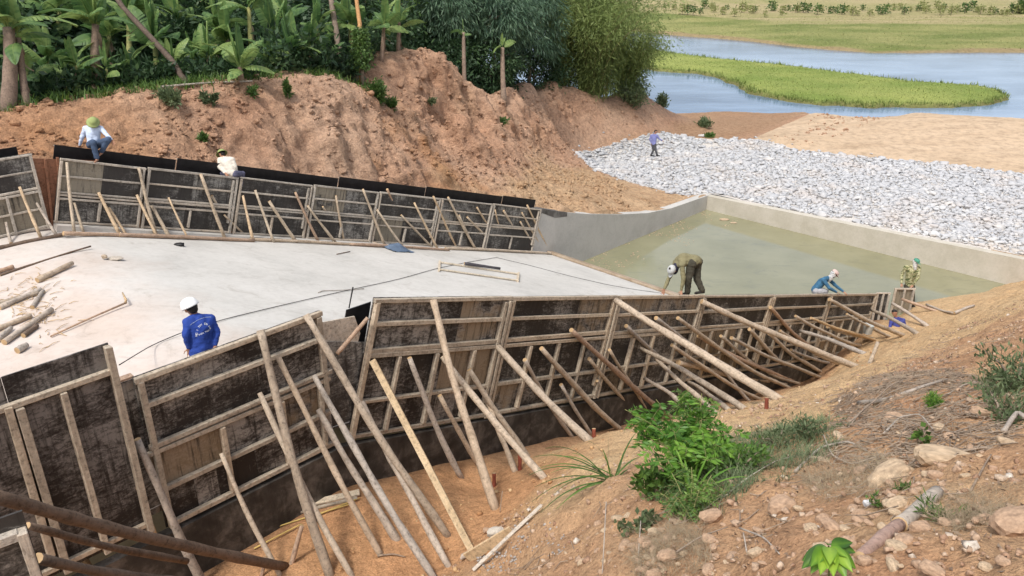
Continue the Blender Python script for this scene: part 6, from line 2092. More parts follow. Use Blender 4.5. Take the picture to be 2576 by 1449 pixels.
# fine twigs
s_, w_, P2 = near_scatter(14000, lambda s, w, P: (w > W + 4.0) & (fbm(np.stack([P[:, 0] * .7, P[:, 1] * .7, P[:, 0] * 0], 1) + 71, 3) > .05) & (s > -22))
_lp = np.array([gp(x, y)[:2] for x, y in [(2100, 1010), (2200, 950), (2420, 930), (2560, 1000), (2560, 1130), (2380, 1180), (2200, 1190), (2060, 1150)]])
_q = rng.uniform(_lp.min(0), _lp.max(0), (9000, 2))
_q = _q[inpoly(_q[:, 0], _q[:, 1], _lp)][:1900]
P2 = np.concatenate([P2[:1300], _q])
VV, FF, off = [], [], 0
for q in P2:
    L = rng.uniform(.08, .35)
    an = rng.uniform(0, 6.28)
    dv = np.array([math.cos(an), math.sin(an)]) * L
    pts = np.array([q - dv / 2, q + rng.normal(size=2) * L * .1, q + dv / 2])
    z = zdisp(pts) + .01 + rng.uniform(0, .03)
    v, f, _ = tube(np.concatenate([pts, z[:, None]], 1), [.005, .0045, .002], 4, False)
    VV.append(v)
    FF += [tuple(x + off for x in k_) for k_ in f]
    off += len(v)
o = link('twig_litter', mesh_from('twig_litter', np.concatenate(VV), FF, [M_TWIG], True))
o['kind'] = 'stuff'; o['label'] = 'thin broken twigs strewn over the near bank'; o['category'] = 'twigs'


def branch(label, pxs, r0, r1, mat, lift=0.03, name='branch', group='dead branches on the near bank', cat='branch'):
    P = np.array([gp(x, y) + UP * (lift + e) for x, y, e in pxs])
    ts_ = np.linspace(0, len(P) - 1, (len(P) - 1) * 4 + 1)
    Q = np.array([[np.interp(t_, range(len(P)), P[:, k_]) for k_ in range(3)] for t_ in ts_])
    Q[1:-1] = (Q[:-2] + 2 * Q[1:-1] + Q[2:]) / 4
    v, f, nb = tube(Q - P[0], np.linspace(r0, r1, len(Q)) * (1 + .1 * rng.uniform(-1, 1, len(Q))), 7)
    me = mesh_from(name, v, f, [mat, M_CUT], True)
    o = link(name, me)
    o.location = P[0]
    return tag(o, label, cat, group)


br = [([(2160, 1010, .0), (2230, 1012, .04), (2320, 985, .05), (2380, 960, .02)], .030, .015, M_POLEG, 'thick grey dead branch lying in the twig litter'),
      ([(2130, 1085, .0), (2190, 1030, .10), (2240, 985, .12), (2360, 950, .05)], .010, .004, M_TWIG, 'long thin branch arching left of the grey one'),
      ([(2105, 1120, .0), (2170, 1050, .08), (2260, 990, .08), (2420, 955, .02)], .008, .003, M_TWIG, 'thin brown branch crossing below the grey one'),
      ([(2000, 1190, 0), (2060, 1140, .03), (2130, 1130, .04), (2180, 1140, .0)], .014, .007, M_POLEG, 'bent grey root at the right end of the weed strip'),
      ([(2065, 1105, .05), (2090, 1160, .03), (2140, 1180, 0), (2200, 1170, .0)], .007, .004, M_POLEG, 'thin pale twig curling below the bent root'),
      ([(2220, 1105, 0), (2260, 1065, .05), (2310, 1060, .06), (2345, 1080, .02)], .011, .005, M_POLEG, 'curved grey twig above the pale seedling'),
      ([(2340, 1125, 0), (2400, 1095, .03), (2470, 1070, .02)], .010, .004, M_TWIG, 'brown twig right of the pale seedling'),
      ([(2380, 1010, .02), (2420, 985, .05), (2460, 965, .02)], .006, .003, M_POLEG, 'pale twig by the mossy tuft'),
      ([(1700, 1400, 0), (1760, 1360, .02), (1830, 1330, 0)], .008, .004, M_TWIG, 'brown twig below the weed bushes'),
      ([(1860, 1330, 0), (1920, 1360, .02), (1960, 1400, .0)], .008, .005, M_POLEG, 'grey stick pointing at the bottom plant'),
      ([(2490, 960, .02), (2540, 985, .05), (2574, 990, .02)], .008, .004, M_TWIG, 'thin twig at the right edge of the view'),
      ([(2520, 1100, .0), (2548, 1068, .12), (2574, 1072, .06)], .022, .02, M_POLEG, 'thick bent root at the right edge of the view'),
      ([(2440, 1240, .0), (2480, 1180, .02), (2500, 1150, .0)], .008, .004, M_TWIG, 'short brown stick at the right side of the litter'),
      ([(2160, 1090, .06), (2230, 1080, .08), (2330, 1100, .03), (2400, 1120, .0)], .006, .003, M_TWIG, 'slender twig lying across the middle of the litter'),
      ([(1820, 1255, .0), (1880, 1215, .04), (1950, 1170, .03), (2010, 1150, 0)], .007, .004, M_POLEG, 'thin grey twig through the weed strip')]
for pxs, r0, r1, mt, lab in br:
    branch(lab, pxs, r0, r1, mt)
# dry stalks standing below the grass clump
for (p, q, lab) in [((1525, 1262), (1515, 1449), 'thin dry stalk standing below the long grass clump'), ((1612, 1310), (1606, 1400), 'green stalk hanging below the low trailing weed'), ((1870, 1340), (1878, 1400), 'dry stick standing left of the bottom plant')]:
    b0 = gp(*q)
    pole('stalk', lab, at(*p, mean_d(b0) + .25), b0, .006, .004, M_POLEG, None, .01, cat='stalk')

# the big log on the bank, two-toned, snapped
L0, L1 = gp(2185, 1398, .05), gp(2352, 1258, .05)
lg = thing('log', 'broken grey log with peeled pinkish lower half lying on the near bank', 'log', L0)
d_ = L1 - L0
for nm, u0, u1, r, mt in (('bark_half', .40, 1.0, .043, M_POLEG), ('peeled_half', -.12, .43, .036, mat_wood('pinkish_wood', (0.20, 0.13, 0.11), (0.36, 0.26, 0.22), (9, 9, .9)))):
    ts_ = np.linspace(u0, u1, 7)
    P = L0 + d_ * ts_[:, None] + np.array([0, 0, .01]) * np.sin(ts_ * 9)[:, None]
    v, f, nb = tube(P - L0, r * (1 + .06 * rng.uniform(-1, 1, 7)), 11)
    me = mesh_from(nm, v, f, [mt, M_CUT], True)
    me.polygons.foreach_set('material_index', np.array([0] * nb + [1] * (len(f) - nb), np.int32))
    child(nm, me, lg, Matrix.Translation(Vector(L0)))

# ------------------------------------------------------------------ trench odds and ends
def plank(label, P0, P1, wd, th, mat, up=UP, cat='plank', group=None, name='plank'):
    P0, P1 = np.asarray(P0, float), np.asarray(P1, float)
    x = unit(P1 - P0)
    y = unit(np.cross(up, x))
    z = np.cross(x, y)
    o = link(name, box_mesh(name, float(np.linalg.norm(P1 - P0)), wd, th, mat, .003, .004))
    o.matrix_basis = frame((P0 + P1) / 2, x, y, z)
    return tag(o, label, cat, group)


A0, A1 = gp(1175, 1418, .07), gp(1290, 1345, .09)
plank('short sawn plank standing on edge at the trench side', A0, A1, .03, .15, M_SAWN)
A0, A1 = gp(1160, 1412, .05), gp(1235, 1372, .06)
plank('second short plank lying in front of the standing plank', A0, A1, .09, .03, M_POLEG)
A0, A1 = gp(1190, 1452, .05), gp(1362, 1292, .10)
plank('long thin grey board lying along the foot of the bank', A0, A1, .05, .02, M_RAILF)
sk = gp(1248, 1350, .06)
me = rock_mesh('sack', mat_plain('white_sack', (0.48, 0.43, 0.36), .85, .3, 9), 3, .5, .8, 3)
o = link('sack', me)
o.matrix_basis = Matrix.Translation(Vector(sk)) @ Matrix.Diagonal((.11, .07, .08, 1))
tag(o, 'crumpled white paper sack behind the standing plank', 'sack')
# grey crushed stone spilled at the plank
P2 = np.array([gp(rng.uniform(1290, 1420), rng.uniform(1330, 1400))[:2] for _ in range(170)] + [gp(rng.uniform(1200, 1300), rng.uniform(1385, 1445))[:2] for _ in range(160)])
R2 = rng.uniform(.008, .022, len(P2))
V, Fc = scatter_rocks(np.stack([P2[:, 0], P2[:, 1], zdisp(P2) + .01], 1), R2, .8)
o = link('crushed_stone', tinted('crushed_stone', V.reshape(-1, 3), Fc, np.repeat(rng.uniform(0, .12, len(P2)), len(icoV)), [mat_plain('grey_crushed_stone', (0.33, 0.30, 0.27), .9, .35, 30)]))
o['kind'] = 'stuff'; o['label'] = 'grey crushed stone spilled beside the plank in the trench'; o['category'] = 'gravel'
for (p, q, wd, mt, lab) in [((735, 1292), (905, 1248), .12, M_PLANK, 'dirty plank lying on the trench floor under the props'), ((745, 1300), (900, 1262), .05, M_RAIL, 'thin batten lying beside the dirty plank')]:
    plank(lab, gp(*p, .04), gp(*q, .05), wd, .03, mt, cat='plank')
M_CANE = mat_plain('yellow_cane', (0.50, 0.36, 0.12), .7)
for (p, q, lab) in [((690, 1335), (890, 1275), 'yellow cane lying on the trench floor'), ((800, 1300), (905, 1262), 'second yellow cane by the dirty plank'), ((640, 1385), (760, 1330), 'thin cane near the peg in the trench')]:
    pole('cane', lab, gp(*q, .05), gp(*p, .03), .012, .010, M_CANE, 'canes in the trench', .004, cat='cane')
pole('stick', 'thin dark stick standing by the foot of the thick prop', at(1264, 1235, mean_d(gp(1258, 1290))), gp(1258, 1290), .008, .006, M_TWIG, None, .01, cat='stick')
branch('dark broken stick lying on the orange trench floor', [(950, 1405, 0), (990, 1400, .01), (1020, 1405, 0)], .014, .008, M_TWIG, .02, 'stick', None, 'stick')
# bits of wood on the berm at far right
for (p, q, r, lab) in [((2400, 790), (2450, 772), .06, 'grey driftwood log lying on the sand at the pool end'), ((2330, 770), (2400, 790), .05, 'low log at the sand edge by the last prop'), ((2290, 757), (2395, 790), .04, 'slanting pole at the trench end beyond the last prop')]:
    P0, P1 = gp(*p, .08), gp(*q, .08)
    pole('driftwood', lab, P1, P0, r, r * .7, M_POLEG, 'driftwood on the sand at the trench end', .02, cat='driftwood')
# cement bucket in the trench
bk = onpl(2182, 838, ch(0, W + .5, 0), c)
bo = thing('bucket', 'whitish bucket standing in the trench by the last panel', 'bucket', bk)
V, Fc, _ = tube(np.array([[0, 0, 0], [0, 0, .32]]), [.14, .18], 14)
child('bucket_body', mesh_from('bucket_body', V, Fc, [mat_plain('dusty_white_plastic', (0.45, 0.46, 0.44), .6)], False), bo, Matrix.Translation(Vector(bk)))
an = np.linspace(0, math.pi, 9)
V, Fc, _ = tube(np.stack([.18 * np.cos(an), .02 + 0 * an, .32 + .12 * np.sin(an)], 1), .006, 5)
child('handle', mesh_from('handle', V, Fc, [M_BLACK], True), bo, Matrix.Translation(Vector(bk)))

# ------------------------------------------------------------------ things on the slab
def sl(px, py, h=0.0):
    p = slab_hit(px, py)
    return p + (nt if sw(p)[0] >= SB else UP) * h


for (p, q, r, lk, lab) in [((0, 780), (105, 735), .055, 'g', 'long grey log in the timber pile on the crest slab'), ((95, 712), (184, 668), .06, 'p', 'thick log leaning up the timber pile'), ((-20, 775), (100, 742), .05, 'p', 'log under the long grey one in the timber pile'), ((82, 778), (110, 735), .04, 'g', 'short grey log across the timber pile'),
                          ((12, 868), (132, 785), .055, 'g', 'log lying below the timber pile, nearest to the tall panel'), ((-10, 835), (80, 800), .05, 'p', 'log left of the nearest log below the pile'), ((60, 850), (95, 825), .045, 'd', 'short dark log beside the nearest one'),
                          ((0, 695), (228, 622), .025, 'd', 'thin dark pole lying behind the timber pile'), ((-10, 690), (35, 676), .05, 'r', 'log end at the left edge behind the pile'), ((45, 890), (70, 875), .06, 'g', 'log stub showing above the tall panel'), ((-5, 862), (30, 830), .05, 'g', 'log at the left edge below the pile')]:
    pole('timber_log', lab, sl(*q, r), sl(*p, r), r, r * .85, LOOK[lk][1], 'logs of the timber pile on the crest slab', .008, cat='log')
# splinters around the pile
VV, FF, off = [], [], 0
for _ in range(130):
    p = sl(rng.normal() * 55 + 75, rng.normal() * 45 + 745 + rng.random() * 40, .01)
    if sw(p)[0] > SB:
        continue
    an = rng.uniform(0, 6.28)
    L = rng.uniform(.05, .35)
    d_ = np.array([math.cos(an), math.sin(an), 0]) * L
    v, f, _ = tube(np.array([p, p + d_ * .5 + UP * .02, p + d_]), [.008, .007, .003], 4, False)
    VV.append(v)
    FF += [tuple(x + off for x in k_) for k_ in f]
    off += len(v)
o = link('wood_scraps', mesh_from('wood_scraps', np.concatenate(VV), FF, [M_POLET]))
o['kind'] = 'stuff'; o['label'] = 'splinters and wood scraps around the timber pile on the slab'; o['category'] = 'wood scraps'
# dust/sand on the slab near the pile
# hoe
h0, h1 = sl(128, 850, .03), sl(320, 768, .06)
ho = thing('hoe', 'long handled hoe lying on the crest slab right of the timber pile', 'hoe', h0)
V, Fc, _ = tube(np.array([h0, (h0 + h1) / 2 + UP * .01, h1]) - h0, [.016, .017, .02], 7)
child('handle', mesh_from('handle', V, Fc, [M_POLER], True), ho, Matrix.Translation(Vector(h0)))
h2 = sl(311, 750, .12)
V, Fc, _ = tube(np.array([h1 - (h1 - h0) * .02, h1 + UP * .05, h2]) - h0, [.022, .025, .012], 6)
child('blade', mesh_from('blade', V, Fc, [M_POLET], True), ho, Matrix.Translation(Vector(h0)))
# planks frame on the chute
pf = thing('timber_rack', 'pale timber frame of planks lying on the chute slab', 'timber rack', sl(1200, 690))
for (p, q, wd, th) in [((1103, 662), (1304, 692), .07, .05), ((1103, 680), (1300, 708), .10, .04), ((1106, 660), (1104, 684), .06, .06), ((1304, 690), (1302, 710), .07, .09)]:
    P0, P1 = sl(*p, .04), sl(*q, .04)
    x = unit(P1 - P0)
    y = unit(np.cross(nt, x))
    child('plank', box_mesh('plank', float(np.linalg.norm(P1 - P0)), wd, th, M_PLANK, .003), pf, frame((P0 + P1) / 2, x, y, np.cross(x, y)))
pole('pipe', 'short dark grey pipe lying on the plank frame', sl(1256, 685, .13), sl(1166, 672, .13), .05, .05, mat_plain('dark_pipe', (0.06, 0.055, 0.06), .6), None, 0, cat='pipe')
# blue sheet
bs = sl(998, 628)
M_TARP = mat_plain('faded_blue_sheet', (0.10, 0.14, 0.20), .75, .3, 5)
gx_, gy_ = np.meshgrid(np.linspace(-1, 1, 12), np.linspace(-1, 1, 10), indexing='ij')
Pq = np.stack([gx_.ravel() * .42, gy_.ravel() * .40, gx_.ravel() * 0], 1)
Pq[:, 2] = .22 * np.clip(1 - np.hypot(gx_.ravel(), gy_.ravel()), 0, 1) ** .8 + .05 * fbm(Pq * 6, 3)
Pq[:, :2] += .08 * np.stack([fbm(Pq * 3 + 5, 2), fbm(Pq * 3 + 9, 2)], 1)
idx = np.arange(120).reshape(12, 10)
Qq = np.stack([idx[:-1, :-1].ravel(), idx[1:, :-1].ravel(), idx[1:, 1:].ravel(), idx[:-1, 1:].ravel()], 1)
o = link('plastic_sheet', mesh_from('plastic_sheet', Pq, Qq, [M_TARP], True))
o.matrix_basis = frame(bs + nt * .03, asl, c, nt)
tag(o, 'crumpled faded blue sheet on the slab by the far prop feet', 'sheet')
# small rubbish
for (p, s3, mt, lab) in [((450, 618), (.14, .08, .05), M_BLACK, 'small dark lump of rubbish on the slab near the far prop feet'), ((290, 651), (.20, .09, .03), M_RAILF, 'flat grey scrap on the slab left of the worker'), ((262, 648), (.07, .05, .05), M_RAIL, 'tiny scrap beside the flat grey one'), ((1293, 627), (.12, .1, .12), mat_plain('pinkish_cloth', (0.45, 0.33, 0.30), .9), 'pinkish cloth bundle among the last far props')]:
    q = sl(*p, s3[2] * .5)
    o = link('scrap', rock_mesh('scrap', mt, 2, .5, 1.0, int(p[0])))
    o.matrix_basis = Matrix.Translation(Vector(q)) @ Matrix.Diagonal((*s3, 1))
    tag(o, lab, 'scrap')
# floating scum in the pool
for (p, L, lab) in [((1823, 552), .55, 'pale floating rubbish near the far corner of the pool'), ((1845, 560), .35, 'second scrap of floating rubbish in the pool corner')]:
    q = onz(*p, ZPOOL + .015)
    o = link('floating_scrap', rock_mesh('floating_scrap', M_ROCKP, 2, .6, .15, int(p[0])))
    o.matrix_basis = Matrix.Translation(Vector(q)) @ Matrix.Diagonal((L * .5, L * .3, L * .3, 1))
    tag(o, lab, 'floating rubbish')
P2 = []
for _ in range(900):
    u_, v_ = rng.random() ** 2.0 * 2.2, rng.random()
    p = O + a * (.6 + v_ * 11.6) + c * (.1 + u_)
    if fbm(p[None] * .8, 2)[0] > .08:
        P2.append((p[0], p[1]))
P2 = np.array(P2)
V, Fc = scatter_rocks(np.stack([P2[:, 0], P2[:, 1], np.full(len(P2), ZPOOL + .002)], 1), rng.uniform(.015, .05, len(P2)), .15)
o = link('pool_scum', tinted('pool_scum', V.reshape(-1, 3), Fc, np.repeat(rng.uniform(.5, 1, len(P2)), len(icoV)), [M_ROCKP]))
o['kind'] = 'stuff'; o['label'] = 'flecks of floating scum along the pool wall'; o['category'] = 'scum'


def cable(label, pxs, r, mat, cat='cable', on=0.02, name='cable'):
    P = np.array([sl(x, y, on) if e is None else at(x, y, e) for x, y, e in pxs])
    ts_ = np.linspace(0, len(P) - 1, (len(P) - 1) * 6 + 1)
    Q = np.array([[np.interp(t_, range(len(P)), P[:, k_]) for k_ in range(3)] for t_ in ts_])
    for _ in range(3):
        Q[1:-1] = (Q[:-2] + 2 * Q[1:-1] + Q[2:]) / 4
    v, f, _ = tube(Q - P[0], r, 6)
    o = link(name, mesh_from(name, v, f, [mat], True))
    o.location = P[0]
    return tag(o, label, cat)


cable('dark cable running across the slab behind the worker in the white helmet', [(300, 918, 11.0), (380, 872, None), (455, 840, None), (560, 806, None), (700, 772, None), (860, 735, None), (1000, 705, None), (1100, 676, None), (1180, 660, None), (1248, 649, None)], .008, M_BLACK)
cable('second dark cable running from the plank frame down to the pool edge', [(1248, 649, None), (1330, 668, None), (1430, 695, None), (1530, 718, None), (1600, 730, None), (1668, 739, None)], .007, M_BLACK)
cable('thin bent rod lying on the slab above the gap board', [(800, 738, None), (812, 733, None), (860, 732, None), (915, 728, None)], .010, M_POLEG, 'rod', name='rod')
cable('thin dark stick on the slab right of the far wall middle', [(847, 641, None), (880, 634, None)], .014, M_POLED, 'stick', name='stick')
pr_ = sl(880, 765)
pole('rebar', 'rusty steel bar standing upright behind the gap board', at(888, 722, 12.2), at(878, 775, 12.2), .011, .011, M_BLACK, None, 0, cat='steel bar')
pole('rebar', 'brown brace slanting inside the gap between wing and chute formwork', onpl(925, 800, ch(0, W + .12, 0), c), onpl(848, 890, ch(0, W + .12, 0), c), .03, .03, M_POLER, None, 0, cat='brace').name = 'brace_pole'

# ------------------------------------------------------------------ people
SPH = {}
for sub in (1, 2):
    bm = bmesh.new()
    bmesh.ops.create_icosphere(bm, subdivisions=sub, radius=1.0)
    SPH[sub] = (np.array([v.co[:] for v in bm.verts]), np.array([[v.index for v in f.verts] for f in bm.faces]))
    bm.free()


def blob_mesh(name, bones, voxel, mat, wr=0.0, smooth=3):
    """one continuous surface grown round tapered bones: (p0, r0, p1, r1)"""
    VV, FF, off = [], [], 0
    for p0, r0, p1, r1 in bones:
        p0, p1 = np.asarray(p0, float), np.asarray(p1, float)
        L = np.linalg.norm(p1 - p0)
        k_ = max(1, int(math.ceil(L / (0.42 * min(r0, r1)))))
        sv, sf = SPH[2 if max(r0, r1) > .02 else 1]
        for i in range(k_ + 1):
            u = i / k_
            VV.append(p0 * (1 - u) + p1 * u + sv * (r0 * (1 - u) + r1 * u))
            FF.append(sf + off)
            off += len(sv)
    me = mesh_from(name, np.concatenate(VV), np.concatenate(FF), [mat], True)
    o = bpy.data.objects.new(name, me)
    COL.objects.link(o)
    m1 = o.modifiers.new('r', 'REMESH')
    m1.mode = 'VOXEL'
    m1.voxel_size = voxel
    m1.use_smooth_shade = True
    m2 = o.modifiers.new('s', 'SMOOTH')
    m2.factor = .5
    m2.iterations = smooth
    dg = bpy.context.evaluated_depsgraph_get()
    out = bpy.data.meshes.new_from_object(o.evaluated_get(dg))
    bpy.data.objects.remove(o)
    bpy.data.meshes.remove(me)
    out.name = name
    out.materials.clear()
    out.materials.append(mat)
    if wr:
        n = len(out.vertices)
        co = np.empty(n * 3, np.float32)
        out.vertices.foreach_get('co', co)
        no = np.empty(n * 3, np.float32)
        out.vertices.foreach_get('normal', no)
        co, no = co.reshape(-1, 3).astype(float), no.reshape(-1, 3)
        co += no * (fbm(co * np.array([9, 9, 16]) + 3.3, 3) * wr)[:, None]
        out.vertices.foreach_set('co', co.astype(np.float32).ravel())
    out.polygons.foreach_set('use_smooth', np.ones(len(out.polygons), bool))
    out.update()
    return out


def lathe(name, prof, mat, n=20, sx=1.0, sy=1.0):
    V, Fc = [], []
    for r, z in prof:
        for k_ in range(n):
            an = 2 * math.pi * k_ / n
            V.append((r * math.cos(an) * sx, r * math.sin(an) * sy, z))
    for i in range(len(prof) - 1):
        for k_ in range(n):
            Fc.append((i * n + k_, i * n + (k_ + 1) % n, (i + 1) * n + (k_ + 1) % n, (i + 1) * n + k_))
    Fc.append(tuple((len(prof) - 1) * n + k_ for k_ in range(n)))
    return mesh_from(name, V, Fc, [mat], True)


def hand_bones(wr, dr, palm, k, curl=0.35):
    """palm, four fingers of unequal length and a thumb; dr along the hand, palm = palm-facing normal"""
    dr = unit(dr)
    palm = unit(np.asarray(palm, float) - dr * (np.asarray(palm, float) @ dr))
    sd_ = np.cross(dr, palm)
    B = []
    for q in (-.027, -.009, .009, .027):
        B.append((wr + sd_ * q * k * .7, .015 * k, wr + dr * .085 * k + sd_ * q * k, .014 * k))
    for q, L in ((-.036, .062), (-.012, .078), (.012, .083), (.036, .074)):
        p0 = wr + dr * .085 * k + sd_ * q * k
        d1 = unit(dr + palm * curl * .6 + sd_ * q * 3)
        p1 = p0 + d1 * L * .5 * k
        d2 = unit(dr + palm * curl * 2.2 + sd_ * q * 3)
        p2 = p1 + d2 * L * .5 * k
        B += [(p0, .0095 * k, p1, .0088 * k), (p1, .0088 * k, p2, .0075 * k)]
    t0 = wr + dr * .025 * k + sd_ * .028 * k
    t1 = t0 + unit(dr * .5 + sd_ * .9 + palm * .3) * .045 * k
    t2 = t1 + unit(dr * .9 + sd_ * .3 + palm * .4) * .035 * k
    B += [(t0, .013 * k, t1, .011 * k), (t1, .011 * k, t2, .0085 * k)]
    return B


def person(label, J, k, look, shirt, trousers, hat=None, hair=True, shirt_name='shirt', palm=(0, 0, -1), feet_look=None, scarf=None, sleeves=True, shoes=None, fold=0.013, girth=1.0, handdir=None):
    """J: world joints pelvis chest neck head shL elL haL shR elR haR hiL knL anL hiR knR anR"""
    J = {a_: np.asarray(b_, float) for a_, b_ in J.items()}
    base = (J['anL'] + J['anR']) / 2
    look = unit(look)
    g = girth
    upv = unit(J['head'] - J['neck'])
    lookp = unit(look - upv * (look @ upv) * .6)
    side = unit(np.cross(lookp, upv))
    crown_up = unit(np.cross(side, lookp))
    hd = J['head']
    arms = []
    for S in 'LR':
        arms += [(J['sh' + S], .055 * k, J['el' + S], .042 * k), (J['el' + S], .042 * k, J['ha' + S], .028 * k)]
    legs = []
    for S in 'LR':
        legs += [(J['hi' + S], .088 * k, J['kn' + S], .058 * k), (J['kn' + S], .056 * k, J['an' + S], .036 * k)]
    mid = (J['pelvis'] + J['chest']) / 2
    shm = (J['shL'] + J['shR']) / 2
    torso = [(J['pelvis'], .115 * k * g, mid, .112 * k * g), (mid, .112 * k * g, J['chest'], .118 * k * g), (J['chest'], .118 * k * g, shm, .085 * k),
             (J['hiL'], .10 * k * g, J['hiR'], .10 * k * g)]
    for S in 'LR':
        torso += [(J['hi' + S] * .5 + J['pelvis'] * .5, .10 * k * g, J['chest'] * .55 + J['sh' + S] * .45, .09 * k * g), (J['chest'] * .55 + J['sh' + S] * .45, .09 * k * g, J['sh' + S], .062 * k), (J['sh' + S], .06 * k, J['neck'] * .7 + shm * .3, .05 * k)]
    head = [(shm, .06 * k, J['neck'], .052 * k), (J['neck'], .052 * k, hd - crown_up * .06 * k, .055 * k),
            (hd - lookp * .015 * k, .092 * k, hd + crown_up * .02 * k, .088 * k), (hd + lookp * .035 * k - crown_up * .045 * k, .058 * k, hd + lookp * .05 * k - crown_up * .085 * k, .038 * k),
            (hd + lookp * .088 * k + crown_up * .005 * k, .012 * k, hd + lookp * .108 * k - crown_up * .025 * k, .017 * k),
            (hd + lookp * .078 * k - crown_up * .062 * k + side * .02 * k, .013 * k, hd + lookp * .078 * k - crown_up * .062 * k - side * .02 * k, .013 * k)]
    for sg in (-1, 1):
        head.append((hd + side * sg * .088 * k + crown_up * .015 * k, .018 * k, hd + side * sg * .088 * k - crown_up * .03 * k, .012 * k))
    hands = []
    for S in 'LR':
        dr = J['ha' + S] - J['el' + S]
        if handdir and S in handdir:
            dr = np.asarray(handdir[S], float)
        hands += hand_bones(J['ha' + S], dr, palm, k)
    feet = []
    for S in 'LR':
        fl = unit(feet_look if feet_look is not None else np.array([look[0], look[1], 0]))
        feet += [(J['an' + S], .036 * k, J['an' + S] - UP * .03 * k + fl * .03 * k, .036 * k), (J['an' + S] - UP * .035 * k + fl * -.03 * k, .030 * k, J['an' + S] - UP * .045 * k + fl * .14 * k, .022 * k), (J['an' + S] - UP * .045 * k + fl * .14 * k, .026 * k, J['an' + S] - UP * .05 * k + fl * .18 * k, .018 * k)]
    body = blob_mesh('person', [tuple([b_[0] - base, b_[1] * .93, b_[2] - base, b_[3] * .93]) for b_ in torso + legs + arms] + [(b_[0] - base, b_[1], b_[2] - base, b_[3]) for b_ in head + hands + feet], .0085, M_SKIN)
    o = link('person', body)
    o.location = base
    tag(o, label, 'person', None)
    T = Matrix.Translation(Vector(base))
    sb = [(b_[0], b_[1] + .014 * k, b_[2], b_[3] + .014 * k) for b_ in torso[:3] + torso[4:]]
    for S in 'LR':
        sb += [(J['sh' + S], .066 * k, J['el' + S], .056 * k)]
        if sleeves:
            sb += [(J['el' + S], .055 * k, J['el' + S] * .08 + J['ha' + S] * .92, .040 * k)]
        sb += [(J['hi' + S] * .6 + J['pelvis'] * .4, .118 * k * g, J['hi' + S] * .6 + J['pelvis'] * .4 + UP * .01, .118 * k * g)]
    sb.append((J['neck'] - upv * .03 * k, .068 * k, shm, .075 * k))
    shirt_me = blob_mesh(shirt_name, [(b_[0] - base, b_[1], b_[2] - base, b_[3]) for b_ in sb], .012, shirt, fold)
    so = child(shirt_name, shirt_me, o, T)
    tb = [(J['hiL'], .112 * k * g, J['hiR'], .112 * k * g), (J['pelvis'], .122 * k * g, J['pelvis'] * .75 + mid * .25, .118 * k * g)]
    for S in 'LR':
        tb += [(J['hi' + S], .106 * k * g ** .5, J['kn' + S], .082 * k * g ** .6), (J['kn' + S], .080 * k * g ** .6, J['kn' + S] * .08 + J['an' + S] * .92, .066 * k * g ** .6)]
    child('trousers', blob_mesh('trousers', [(b_[0] - base, b_[1], b_[2] - base, b_[3]) for b_ in tb], .012, trousers, fold), o, T)
    if shoes:
        fb = [(b_[0], b_[1] + .012 * k, b_[2], b_[3] + .012 * k) for b_ in feet]
        child('shoes', blob_mesh('shoes', [(b_[0] - base, b_[1], b_[2] - base, b_[3]) for b_ in fb], .010, shoes), o, T)
    if hair:
        hb = [(hd - lookp * .03 * k + crown_up * .015 * k, .092 * k, hd - lookp * .01 * k + crown_up * .045 * k, .086 * k), (hd - lookp * .05 * k - crown_up * .03 * k, .07 * k, hd - lookp * .045 * k, .075 * k)]
        child('hair', blob_mesh('hair', [(b_[0] - base, b_[1], b_[2] - base, b_[3]) for b_ in hb], .010, M_HAIR, .004), o, T)
    for sg in (-1, 1):
        p = hd + lookp * .083 * k + side * sg * .034 * k + crown_up * .012 * k
        e = rock_mesh('eye', M_HAIR, 1, 0, 1.0)
        child('eye', e, o, frame(p, side * .012 * k, lookp * .008 * k, crown_up * .007 * k))
    if hat:
        kind, hm = hat
        Mh = frame(hd + crown_up * .045 * k, side * k, lookp * k, crown_up * k)
        if kind == 'pith':
            ho_ = child('sun_helmet', lathe('sun_helmet', [(.165, -.035), (.172, -.032), (.150, -.012), (.118, .008), (.113, .035), (.098, .070), (.066, .094), (.02, .104)], hm, 22, .92, 1.12), o, Mh)
        elif kind == 'hard':
            child('hard_hat', lathe('hard_hat', [(.128, -.03), (.136, -.028), (.134, -.01), (.126, .02), (.114, .055), (.088, .088), (.05, .106), (.012, .112)], hm, 24, .95, 1.12), o, Mh)
            pk = [(math.cos(t_) * .115, math.sin(t_) * .145, -.022) for t_ in np.linspace(.35, math.pi - .35, 9)] + [(math.cos(t_) * .112, math.sin(t_) * .205, -.042) for t_ in np.linspace(math.pi - .45, .45, 9)]
            V_ = np.array(pk + [(x, y, z - .006) for x, y, z in pk])
            n__ = len(pk)
            child('hat_peak', mesh_from('hat_peak', V_, [tuple(range(n__)), tuple(range(2 * n__ - 1, n__ - 1, -1))] + [(i, (i + 1) % n__, (i + 1) % n__ + n__, i + n__) for i in range(n__)], [hm]), o, Mh)
        elif kind == 'cap':
            child('cap', lathe('cap', [(.106, -.03), (.110, -.015), (.106, .02), (.09, .052), (.055, .072), (.012, .078)], hm, 20, .95, 1.1), o, Mh)
            pk = [(math.cos(t_) * .10, math.sin(t_) * .112, -.018) for t_ in np.linspace(.5, math.pi - .5, 9)] + [(math.cos(t_) * .085, math.sin(t_) * .195, -.035) for t_ in np.linspace(math.pi - .6, .6, 9)]
            V_ = np.array(pk + [(x, y, z - .006) for x, y, z in pk])
            n__ = len(pk)
            child('cap_peak', mesh_from('cap_peak', V_, [tuple(range(n__)), tuple(range(2 * n__ - 1, n__ - 1, -1))] + [(i, (i + 1) % n__, (i + 1) % n__ + n__, i + n__) for i in range(n__)], [hm]), o, Mh)
